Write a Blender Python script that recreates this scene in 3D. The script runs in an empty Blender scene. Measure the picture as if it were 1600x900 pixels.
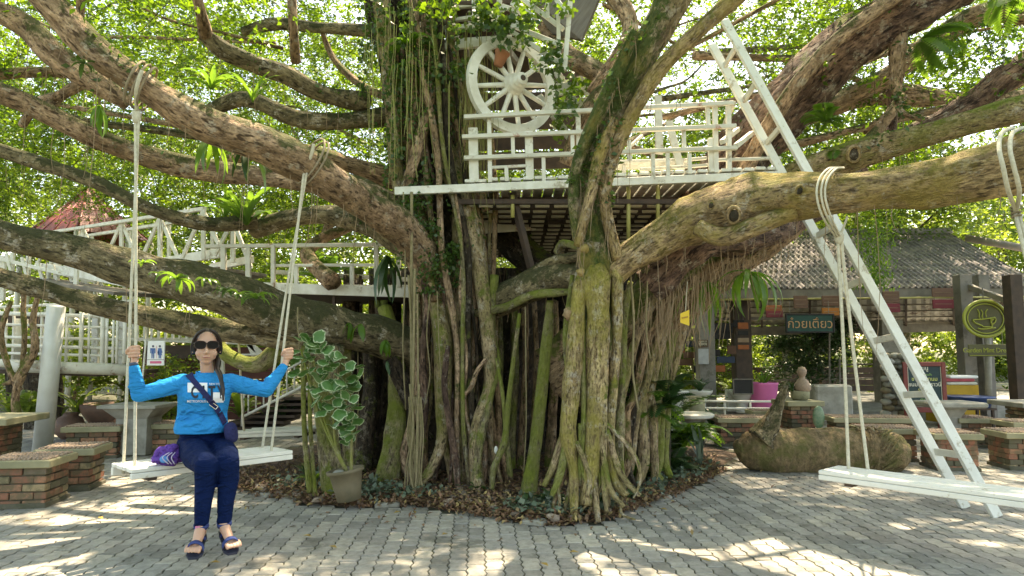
import bpy, math, random
import numpy as np
from mathutils import Vector, Matrix, noise, Euler
from mathutils.bvhtree import BVHTree
R = math.radians
scene = bpy.context.scene
col = scene.collection
rng = random.Random(11)
nr = np.random.RandomState(5)

# ------------------------------------------------ camera, sky, sun, exposure
H = 1.42; F = 1066.0; PITCH = math.atan(97 / F)
cam_d = bpy.data.cameras.new('camera'); cam = bpy.data.objects.new('camera', cam_d); col.objects.link(cam)
cam.location = (0, 0, H); cam.rotation_euler = (math.pi / 2 + PITCH, 0, 0)
cam_d.lens = 36 * F / 1600; cam_d.sensor_width = 36; cam_d.clip_start = 0.05; cam_d.clip_end = 2000
scene.camera = cam
SUN_EL, SUN_AZ = R(62), R(22)          # azimuth measured from +Y towards +X
world = bpy.data.worlds.new('World'); scene.world = world; world.use_nodes = True
wn = world.node_tree; bg = wn.nodes['Background']; bg.inputs[1].default_value = 0.15
sk = wn.nodes.new('ShaderNodeTexSky'); sk.sky_type = 'NISHITA'; sk.sun_disc = False
sk.sun_elevation = SUN_EL; sk.sun_rotation = SUN_AZ; sk.air_density = 1.0; sk.dust_density = 1.6; sk.ozone_density = 1.0
wn.links.new(sk.outputs[0], bg.inputs[0])
sd = bpy.data.lights.new('sun', 'SUN'); sd.energy = 3.6; sd.angle = R(0.8); sd.color = (1, .95, .86)
sun = bpy.data.objects.new('sun', sd); col.objects.link(sun)
sdir = Vector((math.sin(SUN_AZ) * math.cos(SUN_EL), math.cos(SUN_AZ) * math.cos(SUN_EL), math.sin(SUN_EL)))
sun.rotation_euler = sdir.to_track_quat('Z', 'Y').to_euler()
scene.view_settings.view_transform = 'Standard'; scene.view_settings.look = 'None'
scene.view_settings.exposure = 2.18; scene.view_settings.gamma = 1
scene.view_settings.use_white_balance = True; scene.view_settings.white_balance_temperature = 8800; scene.view_settings.white_balance_tint = 10

# ------------------------------------------------ helpers
CT, ST = math.cos(PITCH), math.sin(PITCH)
def P(px, py, Y):
    u = (450 - py) / F; v = (px - 800) / F
    t = Y / (CT - u * ST)
    return Vector((v * t, Y, H + (ST + u * CT) * t))
def G(px, py, z=0.0):
    u = (450 - py) / F; v = (px - 800) / F
    t = (z - H) / (ST + u * CT)
    return Vector((v * t, (CT - u * ST) * t, z))
def ppm(Y): return F / Y           # pixels per metre, about

class Geo:
    def __init__(s): s.v = []; s.f = []; s.a = []
    def add(s, vs, fs, at=None):
        n = len(s.v); s.v += [Vector(p) for p in vs]; s.f += [tuple(i + n for i in f) for f in fs]
        if at: s.a += at
        return s
    def box(s, c, sz, rot=None, jit=0):
        c = Vector(c); vs = []
        for x in (-1, 1):
            for y in (-1, 1):
                for z in (-1, 1):
                    p = Vector((x * sz[0] / 2, y * sz[1] / 2, z * sz[2] / 2))
                    if jit: p += Vector((rng.uniform(-jit, jit) for _ in range(3)))
                    if rot is not None: p = rot @ p
                    vs.append(c + p)
        return s.add(vs, [(0, 1, 3, 2), (4, 6, 7, 5), (0, 4, 5, 1), (2, 3, 7, 6), (0, 2, 6, 4), (1, 5, 7, 3)])
    def bbox(s, c, sz, rot=None, b=.006):
        # box with chamfered upright and top edges
        c = Vector(c); x, y, z = sz[0] / 2, sz[1] / 2, sz[2] / 2; rings = []
        for (zz, k) in ((-z, b), (-z + b, 0), (z - b, 0), (z, b)):
            xx, yy = x - k, y - k
            rings.append([Vector(q) for q in ((-xx + b, -yy, zz), (xx - b, -yy, zz), (xx, -yy + b, zz), (xx, yy - b, zz), (xx - b, yy, zz), (-xx + b, yy, zz), (-xx, yy - b, zz), (-xx, -yy + b, zz))])
        vs = [c + ((rot @ p) if rot is not None else p) for r in rings for p in r]
        fs = [tuple(range(7, -1, -1)), tuple(range(24, 32))]
        for i in range(3):
            for j in range(8):
                k = (j + 1) % 8; fs.append((i * 8 + j, i * 8 + k, i * 8 + 8 + k, i * 8 + 8 + j))
        return s.add(vs, fs)
    def bar(s, p, q, w, h, up=(0, 0, 1), ext=0):
        p, q = Vector(p), Vector(q); d = (q - p); L = d.length; d.normalize()
        up = Vector(up); sd_ = d.cross(up)
        if sd_.length < 1e-3: sd_ = d.cross(Vector((0, 1, 0)))
        sd_.normalize(); u = sd_.cross(d)
        rot = Matrix((d, sd_, u)).transposed()
        return s.bbox((p + q) / 2, (L + ext * 2, w, h), rot, b=min(.004, w / 5, h / 5))
    def cyl(s, p, q, r, r2=None, n=12, cap=True):
        p, q = Vector(p), Vector(q); d = (q - p).normalized(); a = d.orthogonal().normalized(); b = d.cross(a)
        r2 = r if r2 is None else r2; vs = []
        for c, rr in ((p, r), (q, r2)):
            for i in range(n):
                t = 2 * math.pi * i / n; vs.append(c + (a * math.cos(t) + b * math.sin(t)) * rr)
        fs = [(i, (i + 1) % n, n + (i + 1) % n, n + i) for i in range(n)]
        if cap: fs += [tuple(range(n - 1, -1, -1)), tuple(range(n, 2 * n))]
        return s.add(vs, fs)
    def lathe(s, c, prof, n=20, sx=1, sy=1, rot=None):
        c = Vector(c); vs = []
        for r, z in prof:
            for i in range(n):
                t = 2 * math.pi * i / n; p = Vector((r * math.cos(t) * sx, r * math.sin(t) * sy, z))
                vs.append(c + (rot @ p if rot is not None else p))
        fs = []
        for k in range(len(prof) - 1):
            for i in range(n): j = (i + 1) % n; fs.append((k * n + i, k * n + j, (k + 1) * n + j, (k + 1) * n + i))
        if prof[0][0] > 1e-4: fs.append(tuple(range(n - 1, -1, -1)))
        if prof[-1][0] > 1e-4: fs.append(tuple(range((len(prof) - 1) * n, len(prof) * n)))
        return s.add(vs, fs)
    def ell(s, c, rad, rot=None, n=12, m=8, lump=0, lf=3.):
        c = Vector(c); vs = []; fs = []
        for k in range(m + 1):
            ph = math.pi * k / m
            for i in range(n):
                t = 2 * math.pi * i / n
                q = Vector((math.sin(ph) * math.cos(t), math.sin(ph) * math.sin(t), math.cos(ph)))
                if lump: q = q * (1 + lump * noise.noise(q * lf + c * 7))
                p = Vector((q.x * rad[0], q.y * rad[1], q.z * rad[2]))
                vs.append(c + (rot @ p if rot is not None else p))
        for k in range(m):
            for i in range(n): j = (i + 1) % n; fs.append((k * n + i, k * n + j, (k + 1) * n + j, (k + 1) * n + i))
        return s.add(vs, fs)
    def tube(s, pts, rad, n=8, sub=4, lump=0, lf=2., fl=0, fk=3, tw=1.5, bark=False, cap=True, flat=1.0):
        pts = [Vector(p) for p in pts]; k = len(pts)
        if not hasattr(rad, '__len__'): rad = [rad] * k
        C = []; Rr = []
        for i in range(k - 1):
            p0 = pts[max(i - 1, 0)]; p1 = pts[i]; p2 = pts[i + 1]; p3 = pts[min(i + 2, k - 1)]
            for j in range(sub):
                t = j / sub; t2 = t * t; t3 = t2 * t
                C.append(.5 * ((2 * p1) + (p2 - p0) * t + (2 * p0 - 5 * p1 + 4 * p2 - p3) * t2 + (3 * p1 - p0 - 3 * p2 + p3) * t3))
                Rr.append(rad[i] + (rad[i + 1] - rad[i]) * (t2 * (3 - 2 * t)))
        C.append(pts[-1]); Rr.append(rad[-1])
        d = (C[1] - C[0]).normalized(); a = d.orthogonal().normalized(); L = 0; vs = []; at = []; off = rng.uniform(0, 50)
        for i, c in enumerate(C):
            nd = (C[min(i + 1, len(C) - 1)] - C[max(i - 1, 0)])
            if nd.length > 1e-6: d = nd.normalized()
            a = (a - d * a.dot(d)).normalized(); b = d.cross(a)
            if i: L += (c - C[i - 1]).length
            for j in range(n):
                t = 2 * math.pi * j / n; r = Rr[i]
                q = a * math.cos(t) * flat + b * math.sin(t)
                if lump:
                    w_ = (c + q * Rr[i]) * lf + Vector((off, 0, 0)); r *= 1 + lump * (noise.noise(w_) + (.5 * noise.noise(w_ * 2.7) + .25 * noise.noise(w_ * 6.1) if n > 8 else 0))
                if fl: r *= 1 + fl * math.cos(fk * t + tw * L + off) + fl * .5 * math.cos((fk * 2 + 1) * t - tw * 1.7 * L)
                vs.append(c + q * r)
                if bark: at.append((math.cos(t) * Rr[i] + off, math.sin(t) * Rr[i], L))
        m = len(C)
        fs = [(i * n + j, i * n + (j + 1) % n, (i + 1) * n + (j + 1) % n, (i + 1) * n + j) for i in range(m - 1) for j in range(n)]
        if cap: fs += [tuple(range(n - 1, -1, -1)), tuple(range((m - 1) * n, m * n))]
        return s.add(vs, fs, at if bark else None)
    def mesh(s, name, org=Vector((0, 0, 0)), smooth=False):
        me = bpy.data.meshes.new(name); me.from_pydata([tuple(p - org) for p in s.v], [], s.f)
        if smooth: me.polygons.foreach_set('use_smooth', [True] * len(me.polygons))
        if s.a and len(s.a) == len(s.v):
            at = me.attributes.new('bark', 'FLOAT_VECTOR', 'POINT'); at.data.foreach_set('vector', [x for p in s.a for x in p])
        me.update(); return me
    def build(s, name, m, parent=None, smooth=False, org=None, stuff=False):
        o0 = Vector((0, 0, 0)) if org is None else Vector(org); q = parent
        base = Vector((0, 0, 0))
        while q is not None: base += q.location; q = q.parent
        if parent is not None: o0 = base if org is None else Vector(org)
        me = s.mesh(name, o0, smooth); me.materials.append(m)
        o = bpy.data.objects.new(name, me); col.objects.link(o)
        if parent is not None: o.parent = parent; o.location = o0 - base
        else: o.location = o0
        if stuff: o['kind'] = 'stuff'
        return o

def tag(o, label, cat, group=None):
    o['label'] = label; o['category'] = cat
    if group: o['group'] = group
    return o
def empty(name, loc, label, cat, group=None):
    o = bpy.data.objects.new(name, None); o.location = loc; o.empty_display_size = .1; col.objects.link(o)
    return tag(o, label, cat, group)
def struct(o): o['kind'] = 'structure'; return o
def copy_tree(o, parent=None):
    c = o.copy(); col.objects.link(c)
    if parent is not None: c.parent = parent; c.matrix_parent_inverse = o.matrix_parent_inverse.copy()
    for ch in KIDS.get(o.name, None) or list(o.children): copy_tree(ch, c)
    return c
KIDS = {}
def dup(o, loc, rz=0, label=None, sc=None):
    c = copy_tree(o); c.location = loc; c.rotation_euler = (0, 0, rz)
    if sc: c.scale = sc
    if label: c['label'] = label
    return c
def inst(name, me, parent, loc, rot=(0, 0, 0), sc=(1, 1, 1)):
    o = bpy.data.objects.new(name, me); col.objects.link(o); o.parent = parent; o.location = loc; o.rotation_euler = rot; o.scale = sc
    return o
def npmesh(name, V, Q, m, parent=None, smooth=False, uv=None, stuff=True):
    me = bpy.data.meshes.new(name); k = Q.shape[1]
    me.vertices.add(len(V)); me.vertices.foreach_set('co', V.astype(np.float32).ravel())
    me.loops.add(Q.size); me.loops.foreach_set('vertex_index', Q.astype(np.int32).ravel())
    me.polygons.add(len(Q)); me.polygons.foreach_set('loop_start', np.arange(0, Q.size, k, dtype=np.int32))
    me.update(calc_edges=True); me.materials.append(m)
    if smooth: me.polygons.foreach_set('use_smooth', [True] * len(Q))
    o = bpy.data.objects.new(name, me); col.objects.link(o)
    if parent is not None:
        o.parent = parent; b = Vector((0, 0, 0)); q = parent
        while q is not None: b += q.location; q = q.parent
        o.location = -b
    if stuff: o['kind'] = 'stuff'
    return o

# ------------------------------------------------ materials
def newmat(name):
    m = bpy.data.materials.new(name); m.use_nodes = True; nt = m.node_tree; return m, nt, nt.nodes['Principled BSDF']
def N(nt, t, **k):
    n = nt.nodes.new('ShaderNode' + t)
    for a, b in k.items():
        if a.startswith('i'): n.inputs[int(a[1:])].default_value = b
        else: setattr(n, a, b)
    return n
def ramp(nt, fac, stops):
    r = nt.nodes.new('ShaderNodeValToRGB'); nt.links.new(fac, r.inputs[0]); e = r.color_ramp.elements
    while len(e) < len(stops): e.new(.5)
    for i, (p, c) in enumerate(stops):
        e[i].position = p; e[i].color = (c, c, c, 1) if not hasattr(c, '__len__') else (*c, 1)
    return r.outputs[0]
def mixc(nt, f, a, b, mode='MIX'):
    m = nt.nodes.new('ShaderNodeMix'); m.data_type = 'RGBA'; m.blend_type = mode
    for i, x in ((0, f), (6, a), (7, b)):
        if hasattr(x, 'is_linked') or hasattr(x, 'links'): nt.links.new(x, m.inputs[i])
        else: m.inputs[i].default_value = x if not hasattr(x, '__len__') else (*x, 1)
    return m.outputs[2]
def noi(nt, vec, sc, det=4, rough=.6, out=0):
    n = nt.nodes.new('ShaderNodeTexNoise'); n.inputs['Scale'].default_value = sc; n.inputs['Detail'].default_value = det; n.inputs['Roughness'].default_value = rough
    if vec is not None: nt.links.new(vec, n.inputs['Vector'])
    return n.outputs[out]
def objvec(nt, sc=(1, 1, 1), src='Object'):
    t = nt.nodes.new('ShaderNodeTexCoord'); m = nt.nodes.new('ShaderNodeMapping'); m.inputs['Scale'].default_value = sc
    nt.links.new(t.outputs[src], m.inputs[0]); return m.outputs[0]
def bump(nt, b, h, s=.5, d=.02):
    n = nt.nodes.new('ShaderNodeBump'); n.inputs['Strength'].default_value = s; n.inputs['Distance'].default_value = d
    nt.links.new(h, n.inputs['Height']); nt.links.new(n.outputs[0], b.inputs['Normal'])
def mth(nt, op, a, b=None):
    n = nt.nodes.new('ShaderNodeMath'); n.operation = op
    for i, x in ((0, a), (1, b)):
        if x is None: continue
        if hasattr(x, 'links'): nt.links.new(x, n.inputs[i])
        else: n.inputs[i].default_value = x
    n.use_clamp = False; return n.outputs[0]
def pm(name, c1, c2=None, sc=6, rough=.7, bs=.3, bd=.01, vs=(1, 1, 1), dirt=None, dth=.6, metal=0, rand=0, dsc=2.3):
    m, nt, b = newmat(name); v = objvec(nt, vs); c2 = c2 or tuple(x * .75 for x in c1)
    n = noi(nt, v, sc); c = mixc(nt, ramp(nt, n, [(.35, 0), (.65, 1)]), c1, c2)
    if dirt: c = mixc(nt, ramp(nt, noi(nt, objvec(nt), dsc, 8, .75), [(dth, 0), (dth + .08, 1)]), c, dirt)
    if rand:
        oi = nt.nodes.new('ShaderNodeObjectInfo')
        c = mixc(nt, 1.0, c, ramp(nt, oi.outputs['Random'], [(0, 1 - rand), (1, 1 + rand * .3)]), 'MULTIPLY')
    nt.links.new(c, b.inputs['Base Color']); b.inputs['Roughness'].default_value = rough; b.inputs['Metallic'].default_value = metal
    if bs: bump(nt, b, noi(nt, v, sc * 5, 6, .7), bs, bd)
    return m
def bark(name, c1, c2, c3, moss=.5, mcol=(.07, .10, .02), mcol2=(.16, .18, .03), streak=9, bs=.9, algae=0, acol=(.30, .32, .05), pale=.25):
    m, nt, b = newmat(name)
    at = nt.nodes.new('ShaderNodeAttribute'); at.attribute_name = 'bark'
    mp = nt.nodes.new('ShaderNodeMapping'); mp.inputs['Scale'].default_value = (streak, streak, streak * .33); nt.links.new(at.outputs['Vector'], mp.inputs[0])
    st = noi(nt, mp.outputs[0], 1.6, 7, .62); w = objvec(nt)
    big = noi(nt, w, 2.2, 6, .7)
    c = mixc(nt, ramp(nt, st, [(.38, 0), (.58, 1)]), tuple(x * .62 for x in c1), tuple(min(1, x * 1.15) for x in c2))
    c = mixc(nt, ramp(nt, big, [(.44, 0), (.58, .8)]), c, c3)
    md_ = noi(nt, w, 11, 8, .72); c = mixc(nt, 1.0, c, ramp(nt, md_, [(.3, .55), (.5, 1.0), (.68, 1.35)]), 'MULTIPLY')
    pn = noi(nt, w, 7.3, 5, .75); c = mixc(nt, ramp(nt, pn, [(.56, 0), (.62, pale)]), c, (.56, .50, .41))
    dk = noi(nt, mp.outputs[0], 3.6, 3, .5); c = mixc(nt, ramp(nt, dk, [(.34, .95), (.44, 0)]), c, tuple(x * .22 for x in c1))
    wv = noi(nt, mp.outputs[0], 9, 4, .6); c = mixc(nt, ramp(nt, wv, [(.33, .85), (.45, 0)]), c, tuple(x * .3 for x in c1))
    geo = nt.nodes.new('ShaderNodeNewGeometry'); sp = nt.nodes.new('ShaderNodeSeparateXYZ'); nt.links.new(geo.outputs['Normal'], sp.inputs[0])
    mn = noi(nt, w, 3.1, 9, .78)
    mf = mth(nt, 'ADD', mth(nt, 'MULTIPLY', sp.outputs[2], .16), mn)
    mf = mth(nt, 'ADD', mf, moss * .3 - .17)
    mc = mixc(nt, noi(nt, w, 26, 4), mcol, mcol2)
    c = mixc(nt, ramp(nt, mf, [(.53, 0), (.60, .9)]), c, mc)
    if algae:
        an = noi(nt, w, 1.5, 7, .7); c = mixc(nt, ramp(nt, mth(nt, 'ADD', mth(nt, 'MULTIPLY', an, .6), mth(nt, 'MULTIPLY', st, .4)), [(.56 - algae * .14, 0), (.64 - algae * .12, .75)]), c, mixc(nt, ramp(nt, st, [(.35, 0), (.6, 1)]), acol, tuple(x * .55 for x in acol)))
    nt.links.new(c, b.inputs['Base Color']); b.inputs['Roughness'].default_value = .85
    b.inputs['Specular IOR Level'].default_value = .25
    h = mth(nt, 'ADD', mth(nt, 'MULTIPLY', st, 1.0), mth(nt, 'MULTIPLY', noi(nt, w, 38, 5, .7), .45))
    h = mth(nt, 'ADD', h, mth(nt, 'MULTIPLY', pn, .5))
    h = mth(nt, 'ADD', h, mth(nt, 'MULTIPLY', ramp(nt, wv, [(.3, 0), (.5, 1)]), .35)); h = mth(nt, 'ADD', h, mth(nt, 'MULTIPLY', md_, .7))
    bump(nt, b, h, bs, .045)
    return m
def leafmat(name, c1, c2, trans=(.25, .42, .03), tf=.45, rough=.45, rim=None):
    m, nt, b = newmat(name)
    g = nt.nodes.new('ShaderNodeNewGeometry'); w = objvec(nt)
    f = mth(nt, 'ADD', mth(nt, 'MULTIPLY', g.outputs['Random Per Island'], .5), mth(nt, 'MULTIPLY', noi(nt, w, .8, 3), .5))
    c = mixc(nt, ramp(nt, f, [(.25, 0), (.75, 1)]), c1, c2)
    if rim:
        uv = nt.nodes.new('ShaderNodeAttribute'); uv.attribute_name = 'rim'
        ff = mth(nt, 'MULTIPLY', mth(nt, 'ADD', uv.outputs['Fac'], mth(nt, 'MULTIPLY', noi(nt, w, 60, 4), .5)), .7)
        c = mixc(nt, ramp(nt, ff, [(.76, 0), (.82, 1)]), c, rim)
    nt.links.new(c, b.inputs['Base Color']); b.inputs['Roughness'].default_value = rough
    t = nt.nodes.new('ShaderNodeBsdfTranslucent')
    tc_ = mixc(nt, ramp(nt, f, [(.2, 0), (.8, 1)]), tuple(x * .6 for x in trans), trans)
    tc_ = mixc(nt, ramp(nt, noi(nt, w, .55, 5, .7), [(.36, .7), (.50, 0)]), tc_, (trans[0] * .22, trans[1] * .38, trans[2]))
    nt.links.new(tc_, t.inputs[0])
    mx = nt.nodes.new('ShaderNodeMixShader'); mx.inputs[0].default_value = tf
    nt.links.new(b.outputs[0], mx.inputs[1]); nt.links.new(t.outputs[0], mx.inputs[2])
    nt.links.new(mx.outputs[0], nt.nodes['Material Output'].inputs[0]); return m
def flat(name, c, rough=.6, metal=0):
    m, nt, b = newmat(name); b.inputs['Base Color'].default_value = (*c, 1); b.inputs['Roughness'].default_value = rough; b.inputs['Metallic'].default_value = metal; return m

M = {}
M['bark_tan'] = bark('bark_tan', (.42, .26, .165), (.62, .42, .28), (.32, .21, .125), moss=.55, mcol=(.035, .045, .012), mcol2=(.10, .12, .03), pale=.6)
M['bark_brown'] = bark('bark_brown', (.31, .19, .11), (.46, .30, .18), (.25, .17, .09), moss=.55)
M['bark_mossy'] = bark('bark_mossy', (.22, .17, .10), (.34, .27, .16), (.16, .13, .07), moss=.62, mcol=(.03, .036, .014), mcol2=(.085, .09, .035), pale=.75)
M['bark_yellow'] = bark('bark_yellow', (.40, .27, .15), (.60, .43, .25), (.30, .21, .10), moss=.45, mcol=(.10, .10, .025), mcol2=(.2, .19, .04), algae=.6, acol=(.50, .38, .10), pale=.6)
M['bark_green'] = bark('bark_green', (.30, .23, .14), (.46, .37, .23), (.2, .18, .09), moss=.5, mcol=(.06, .085, .015), mcol2=(.17, .21, .03), algae=.95, acol=(.32, .37, .06), streak=16, pale=.5)
M['bark_grey'] = bark('bark_grey', (.38, .26, .155), (.54, .40, .25), (.31, .25, .11), moss=.45, mcol=(.09, .13, .02), mcol2=(.2, .25, .03), streak=12, algae=.45, acol=(.34, .33, .08), pale=.7)
M['bark_dark'] = bark('bark_dark', (.05, .035, .024), (.085, .06, .04), (.04, .034, .022), moss=.4)  # colour deepened so the inner trunk and root gaps read as shaded
M['bark_purple'] = bark('bark_purple', (.15, .085, .07), (.34, .21, .15), (.12, .075, .055), moss=.2, pale=.5, streak=7, bs=1.0)
M['bark_stem'] = bark('bark_stem', (.34, .25, .16), (.48, .38, .25), (.28, .22, .12), moss=1.0, mcol=(.025, .05, .01), mcol2=(.09, .14, .025), streak=11, algae=.45, acol=(.44, .35, .1), pale=.6)
M['bark_col'] = bark('bark_col', (.38, .26, .13), (.58, .44, .24), (.28, .22, .09), moss=.4, mcol=(.06, .08, .015), mcol2=(.19, .22, .03), streak=13, algae=.65, acol=(.52, .44, .09), pale=.7)
M['root_hair'] = pm('root_hair', (.30, .24, .14), (.20, .17, .08), 20, .9, 0)
M['leaf'] = leafmat('leaf', (.028, .065, .012), (.075, .13, .02), (.31, .52, .03), .45)
M['leaf_far'] = leafmat('leaf_far', (.035, .08, .014), (.09, .14, .024), (.40, .60, .045), .48)
M['leaf_back'] = leafmat('leaf_back', (.05, .11, .018), (.12, .18, .03), (.42, .56, .06), .45)
M['leaf_vine'] = leafmat('leaf_vine', (.03, .07, .02), (.07, .13, .03), (.2, .36, .04), .3, .35)
M['leaf_fern'] = leafmat('leaf_fern', (.045, .12, .018), (.09, .19, .025), (.32, .56, .05), .45, .35)
M['leaf_dark'] = leafmat('leaf_dark', (.02, .055, .018), (.04, .09, .025), (.08, .17, .03), .2, .35)
M['leaf_rim'] = leafmat('leaf_rim', (.05, .15, .04), (.10, .22, .06), (.14, .30, .05), .2, .38, rim=(.5, .58, .36))
M['leaf_grey'] = leafmat('leaf_grey', (.10, .15, .10), (.16, .2, .14), (.12, .2, .08), .15, .5)
M['white_wood'] = pm('white_wood', (.80, .79, .73), (.64, .62, .54), 7, .6, .5, .005, (1, 1, 1), dirt=(.38, .33, .24), dth=.57, dsc=6)
M['old_white'] = pm('old_white', (.66, .64, .56), (.54, .52, .44), 6, .7, .35, .004, (1, 1, 1), dirt=(.33, .22, .15), dth=.58, dsc=5)
M['rust_white'] = pm('rust_white', (.70, .68, .62), (.6, .58, .5), 6, .7, .3, .004, dirt=(.42, .17, .12), dth=.56, dsc=3.5)
M['grey_wood'] = pm('grey_wood', (.27, .24, .20), (.18, .155, .13), 5, .85, .5, .006, (1, 1, 1), rand=.35)
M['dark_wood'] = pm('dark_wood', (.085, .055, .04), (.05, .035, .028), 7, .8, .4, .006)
M['under_board'] = pm('under_board', (.78, .73, .64), (.62, .56, .48), 5, .8, .5, .004, rand=.3)
M['bamboo'] = pm('bamboo', (.40, .38, .12), (.32, .28, .09), 4, .5, .2, .003)
M['rope_old'] = pm('rope_old', (.34, .27, .19), (.24, .19, .12), 30, .9, .8, .004)
M['rope'] = pm('rope', (.66, .62, .50), (.52, .48, .37), 40, .9, .8, .004)
M['soil'] = pm('soil', (.16, .10, .065), (.09, .06, .042), 9, .95, .9, .03)
M['litter'] = None
# ------------------------------------------------ ground, paving, bed
def groundmat():
    m, nt, b = newmat('ground_earth'); w = objvec(nt)
    c = mixc(nt, ramp(nt, noi(nt, w, .7, 8, .7), [(.4, 0), (.6, 1)]), (.10, .08, .05), (.07, .10, .03))
    nt.links.new(c, b.inputs['Base Color']); b.inputs['Roughness'].default_value = .95; bump(nt, b, noi(nt, w, 12, 6), .6, .05); return m
g = Geo(); S = 400
g.add([(-S, -S, -.03), (S, -S, -.03), (S, S, -.03), (-S, S, -.03)], [(0, 1, 2, 3)])
struct(g.build('ground', groundmat()))
def pavermat(name, joint=False):
    m, nt, b = newmat(name); w = objvec(nt, src='Object'); geo = nt.nodes.new('ShaderNodeNewGeometry')
    pos = geo.outputs['Position']
    if joint:
        c = mixc(nt, noi(nt, pos, 9, 5), (.07, .06, .045), (.065, .07, .03)); nt.links.new(c, b.inputs['Base Color']); b.inputs['Roughness'].default_value = .95; return m
    oi = nt.nodes.new('ShaderNodeObjectInfo')
    big = noi(nt, pos, .55, 6, .65); sm = noi(nt, pos, 14, 8, .75)
    c = mixc(nt, ramp(nt, big, [(.38, 0), (.62, 1)]), (.34, .325, .295), (.44, .415, .365))
    c = mixc(nt, ramp(nt, noi(nt, pos, 2.6, 7, .75), [(.5, 0), (.68, .6)]), c, (.19, .18, .15))
    c = mixc(nt, ramp(nt, sm, [(.3, .65), (.6, 0)]), c, (.15, .14, .125))
    rn = mth(nt, 'FRACT', mth(nt, 'ADD', oi.outputs['Random'], geo.outputs['Random Per Island']))
    c = mixc(nt, 1.0, c, ramp(nt, rn, [(0, (.66, .65, .63)), (.5, (.95, .95, .95)), (1, (1.2, 1.16, 1.08))]), 'MULTIPLY')
    c = mixc(nt, ramp(nt, noi(nt, pos, 1.3, 10, .8), [(.56, 0), (.62, .55)]), c, (.12, .115, .08))
    nt.links.new(c, b.inputs['Base Color']); b.inputs['Roughness'].default_value = .82
    bump(nt, b, mth(nt, 'ADD', noi(nt, pos, 70, 5, .8), mth(nt, 'MULTIPLY', noi(nt, pos, 9, 3), .8)), .55, .006); return m
M['paver'] = pavermat('paver_concrete'); M['joint'] = pavermat('paver_joint', True)
bed_px = [(330, 748), (365, 765), (430, 778), (480, 790), (560, 793), (650, 790), (745, 806), (800, 816), (870, 823), (940, 815), (985, 797), (1050, 775), (1118, 742), (1128, 735)]
bed = [G(x, y) for x, y in bed_px] + [Vector((3.2, 9.6, 0)), Vector((2.6, 12.2, 0)), Vector((0, 13, 0)), Vector((-2.4, 12, 0)), Vector((-3.3, 10, 0))]
def inpoly(x, y, poly):
    c = False; n = len(poly)
    for i in range(n):
        a, b = poly[i], poly[i - 1]
        if (a.y > y) != (b.y > y) and x < (b.x - a.x) * (y - a.y) / (b.y - a.y) + a.x: c = not c
    return c
g = Geo(); g.add([(-13, 2.4, -.006), (16, 2.4, -.006), (16, 26, -.006), (-13, 26, -.006)], [(0, 1, 2, 3)])
pave = struct(g.build('pavement', M['joint']))
# interlocking paver: 0.115 x 0.235 m with a zigzag along both long sides
W_, L_ = .122, .240; z_ = .017; gp = .0046
outl = [(-W_/2, -L_/2), (W_/2, -L_/2), (W_/2 + z_, -L_/4), (W_/2 - 0, 0), (W_/2 + z_, L_/4), (W_/2, L_/2), (-W_/2, L_/2), (-W_/2 + z_, L_/4), (-W_/2, 0), (-W_/2 + z_, -L_/4)]
outl = [(x * (1 - 2 * gp / W_) , y * (1 - 2 * gp / L_)) for x, y in outl]
def paver_geo(cx, cy, rz, dz, tx, ty):
    n = len(outl); vs = []; cr, sr = math.cos(rz), math.sin(rz)
    for sc, z in ((1.0, -.03), (1.0, -.004), (.955, 0)):
        for (x, y) in outl: x *= sc if sc == 1 else .94; y *= sc if sc == 1 else .97; vs.append((cx + x * cr - y * sr, cy + x * sr + y * cr, z + dz + tx * x + ty * y))
    fs = [tuple(range(2 * n, 3 * n))]
    for k in range(2):
        for i in range(n): j = (i + 1) % n; fs.append((k * n + i, k * n + j, (k + 1) * n + j, (k + 1) * n + i))
    return vs, fs
pv = [Geo().add(*paver_geo(0, 0, 0, 0, t[0], t[1])).mesh('paver') for t in ((0, 0), (.02, .01), (-.02, 0), (0, -.015))]
for me in pv: me.materials.append(M['paver'])
cells = []; A = R(3)
ca, sa = math.cos(A), math.sin(A)
for i in range(-130, 130):
    for j in range(8, 90):
        x = i * W_; y = j * L_ + (i % 2) * L_ / 2
        X, Y = x * ca - y * sa, x * sa + y * ca
        if Y < 3.9 or Y > 15.5 or abs(X) > .78 * Y + .35: continue
        if inpoly(X, Y, bed): continue
        cells.append((Y + .25 * abs(X) , X, Y))
cells.sort(); vv = []; ff = []
near = [c for c in cells if c[2] > 4.35 and abs(c[1]) < .74 * c[2]][:300]; ns = set(near)
for k, (d, X, Y) in enumerate(cells):
    dz = .003 + .007 * noise.noise(Vector((X * .9, Y * .9, 0))) + rng.uniform(-.002, .0025); rz = A + rng.uniform(-.03, .03)
    if (d, X, Y) in ns: inst('paver', pv[k % 4], pave, (X, Y, dz), (0, 0, rz))
    else:
        vs, fs = paver_geo(X, Y, rz, dz, rng.uniform(-.02, .02), rng.uniform(-.015, .015)); n = len(vv); vv += vs; ff += [tuple(q + n for q in f) for f in fs]
g = Geo(); g.v = [Vector(v) for v in vv]; g.f = ff; g.build('paver_field', M['paver'], pave, stuff=True)
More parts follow.
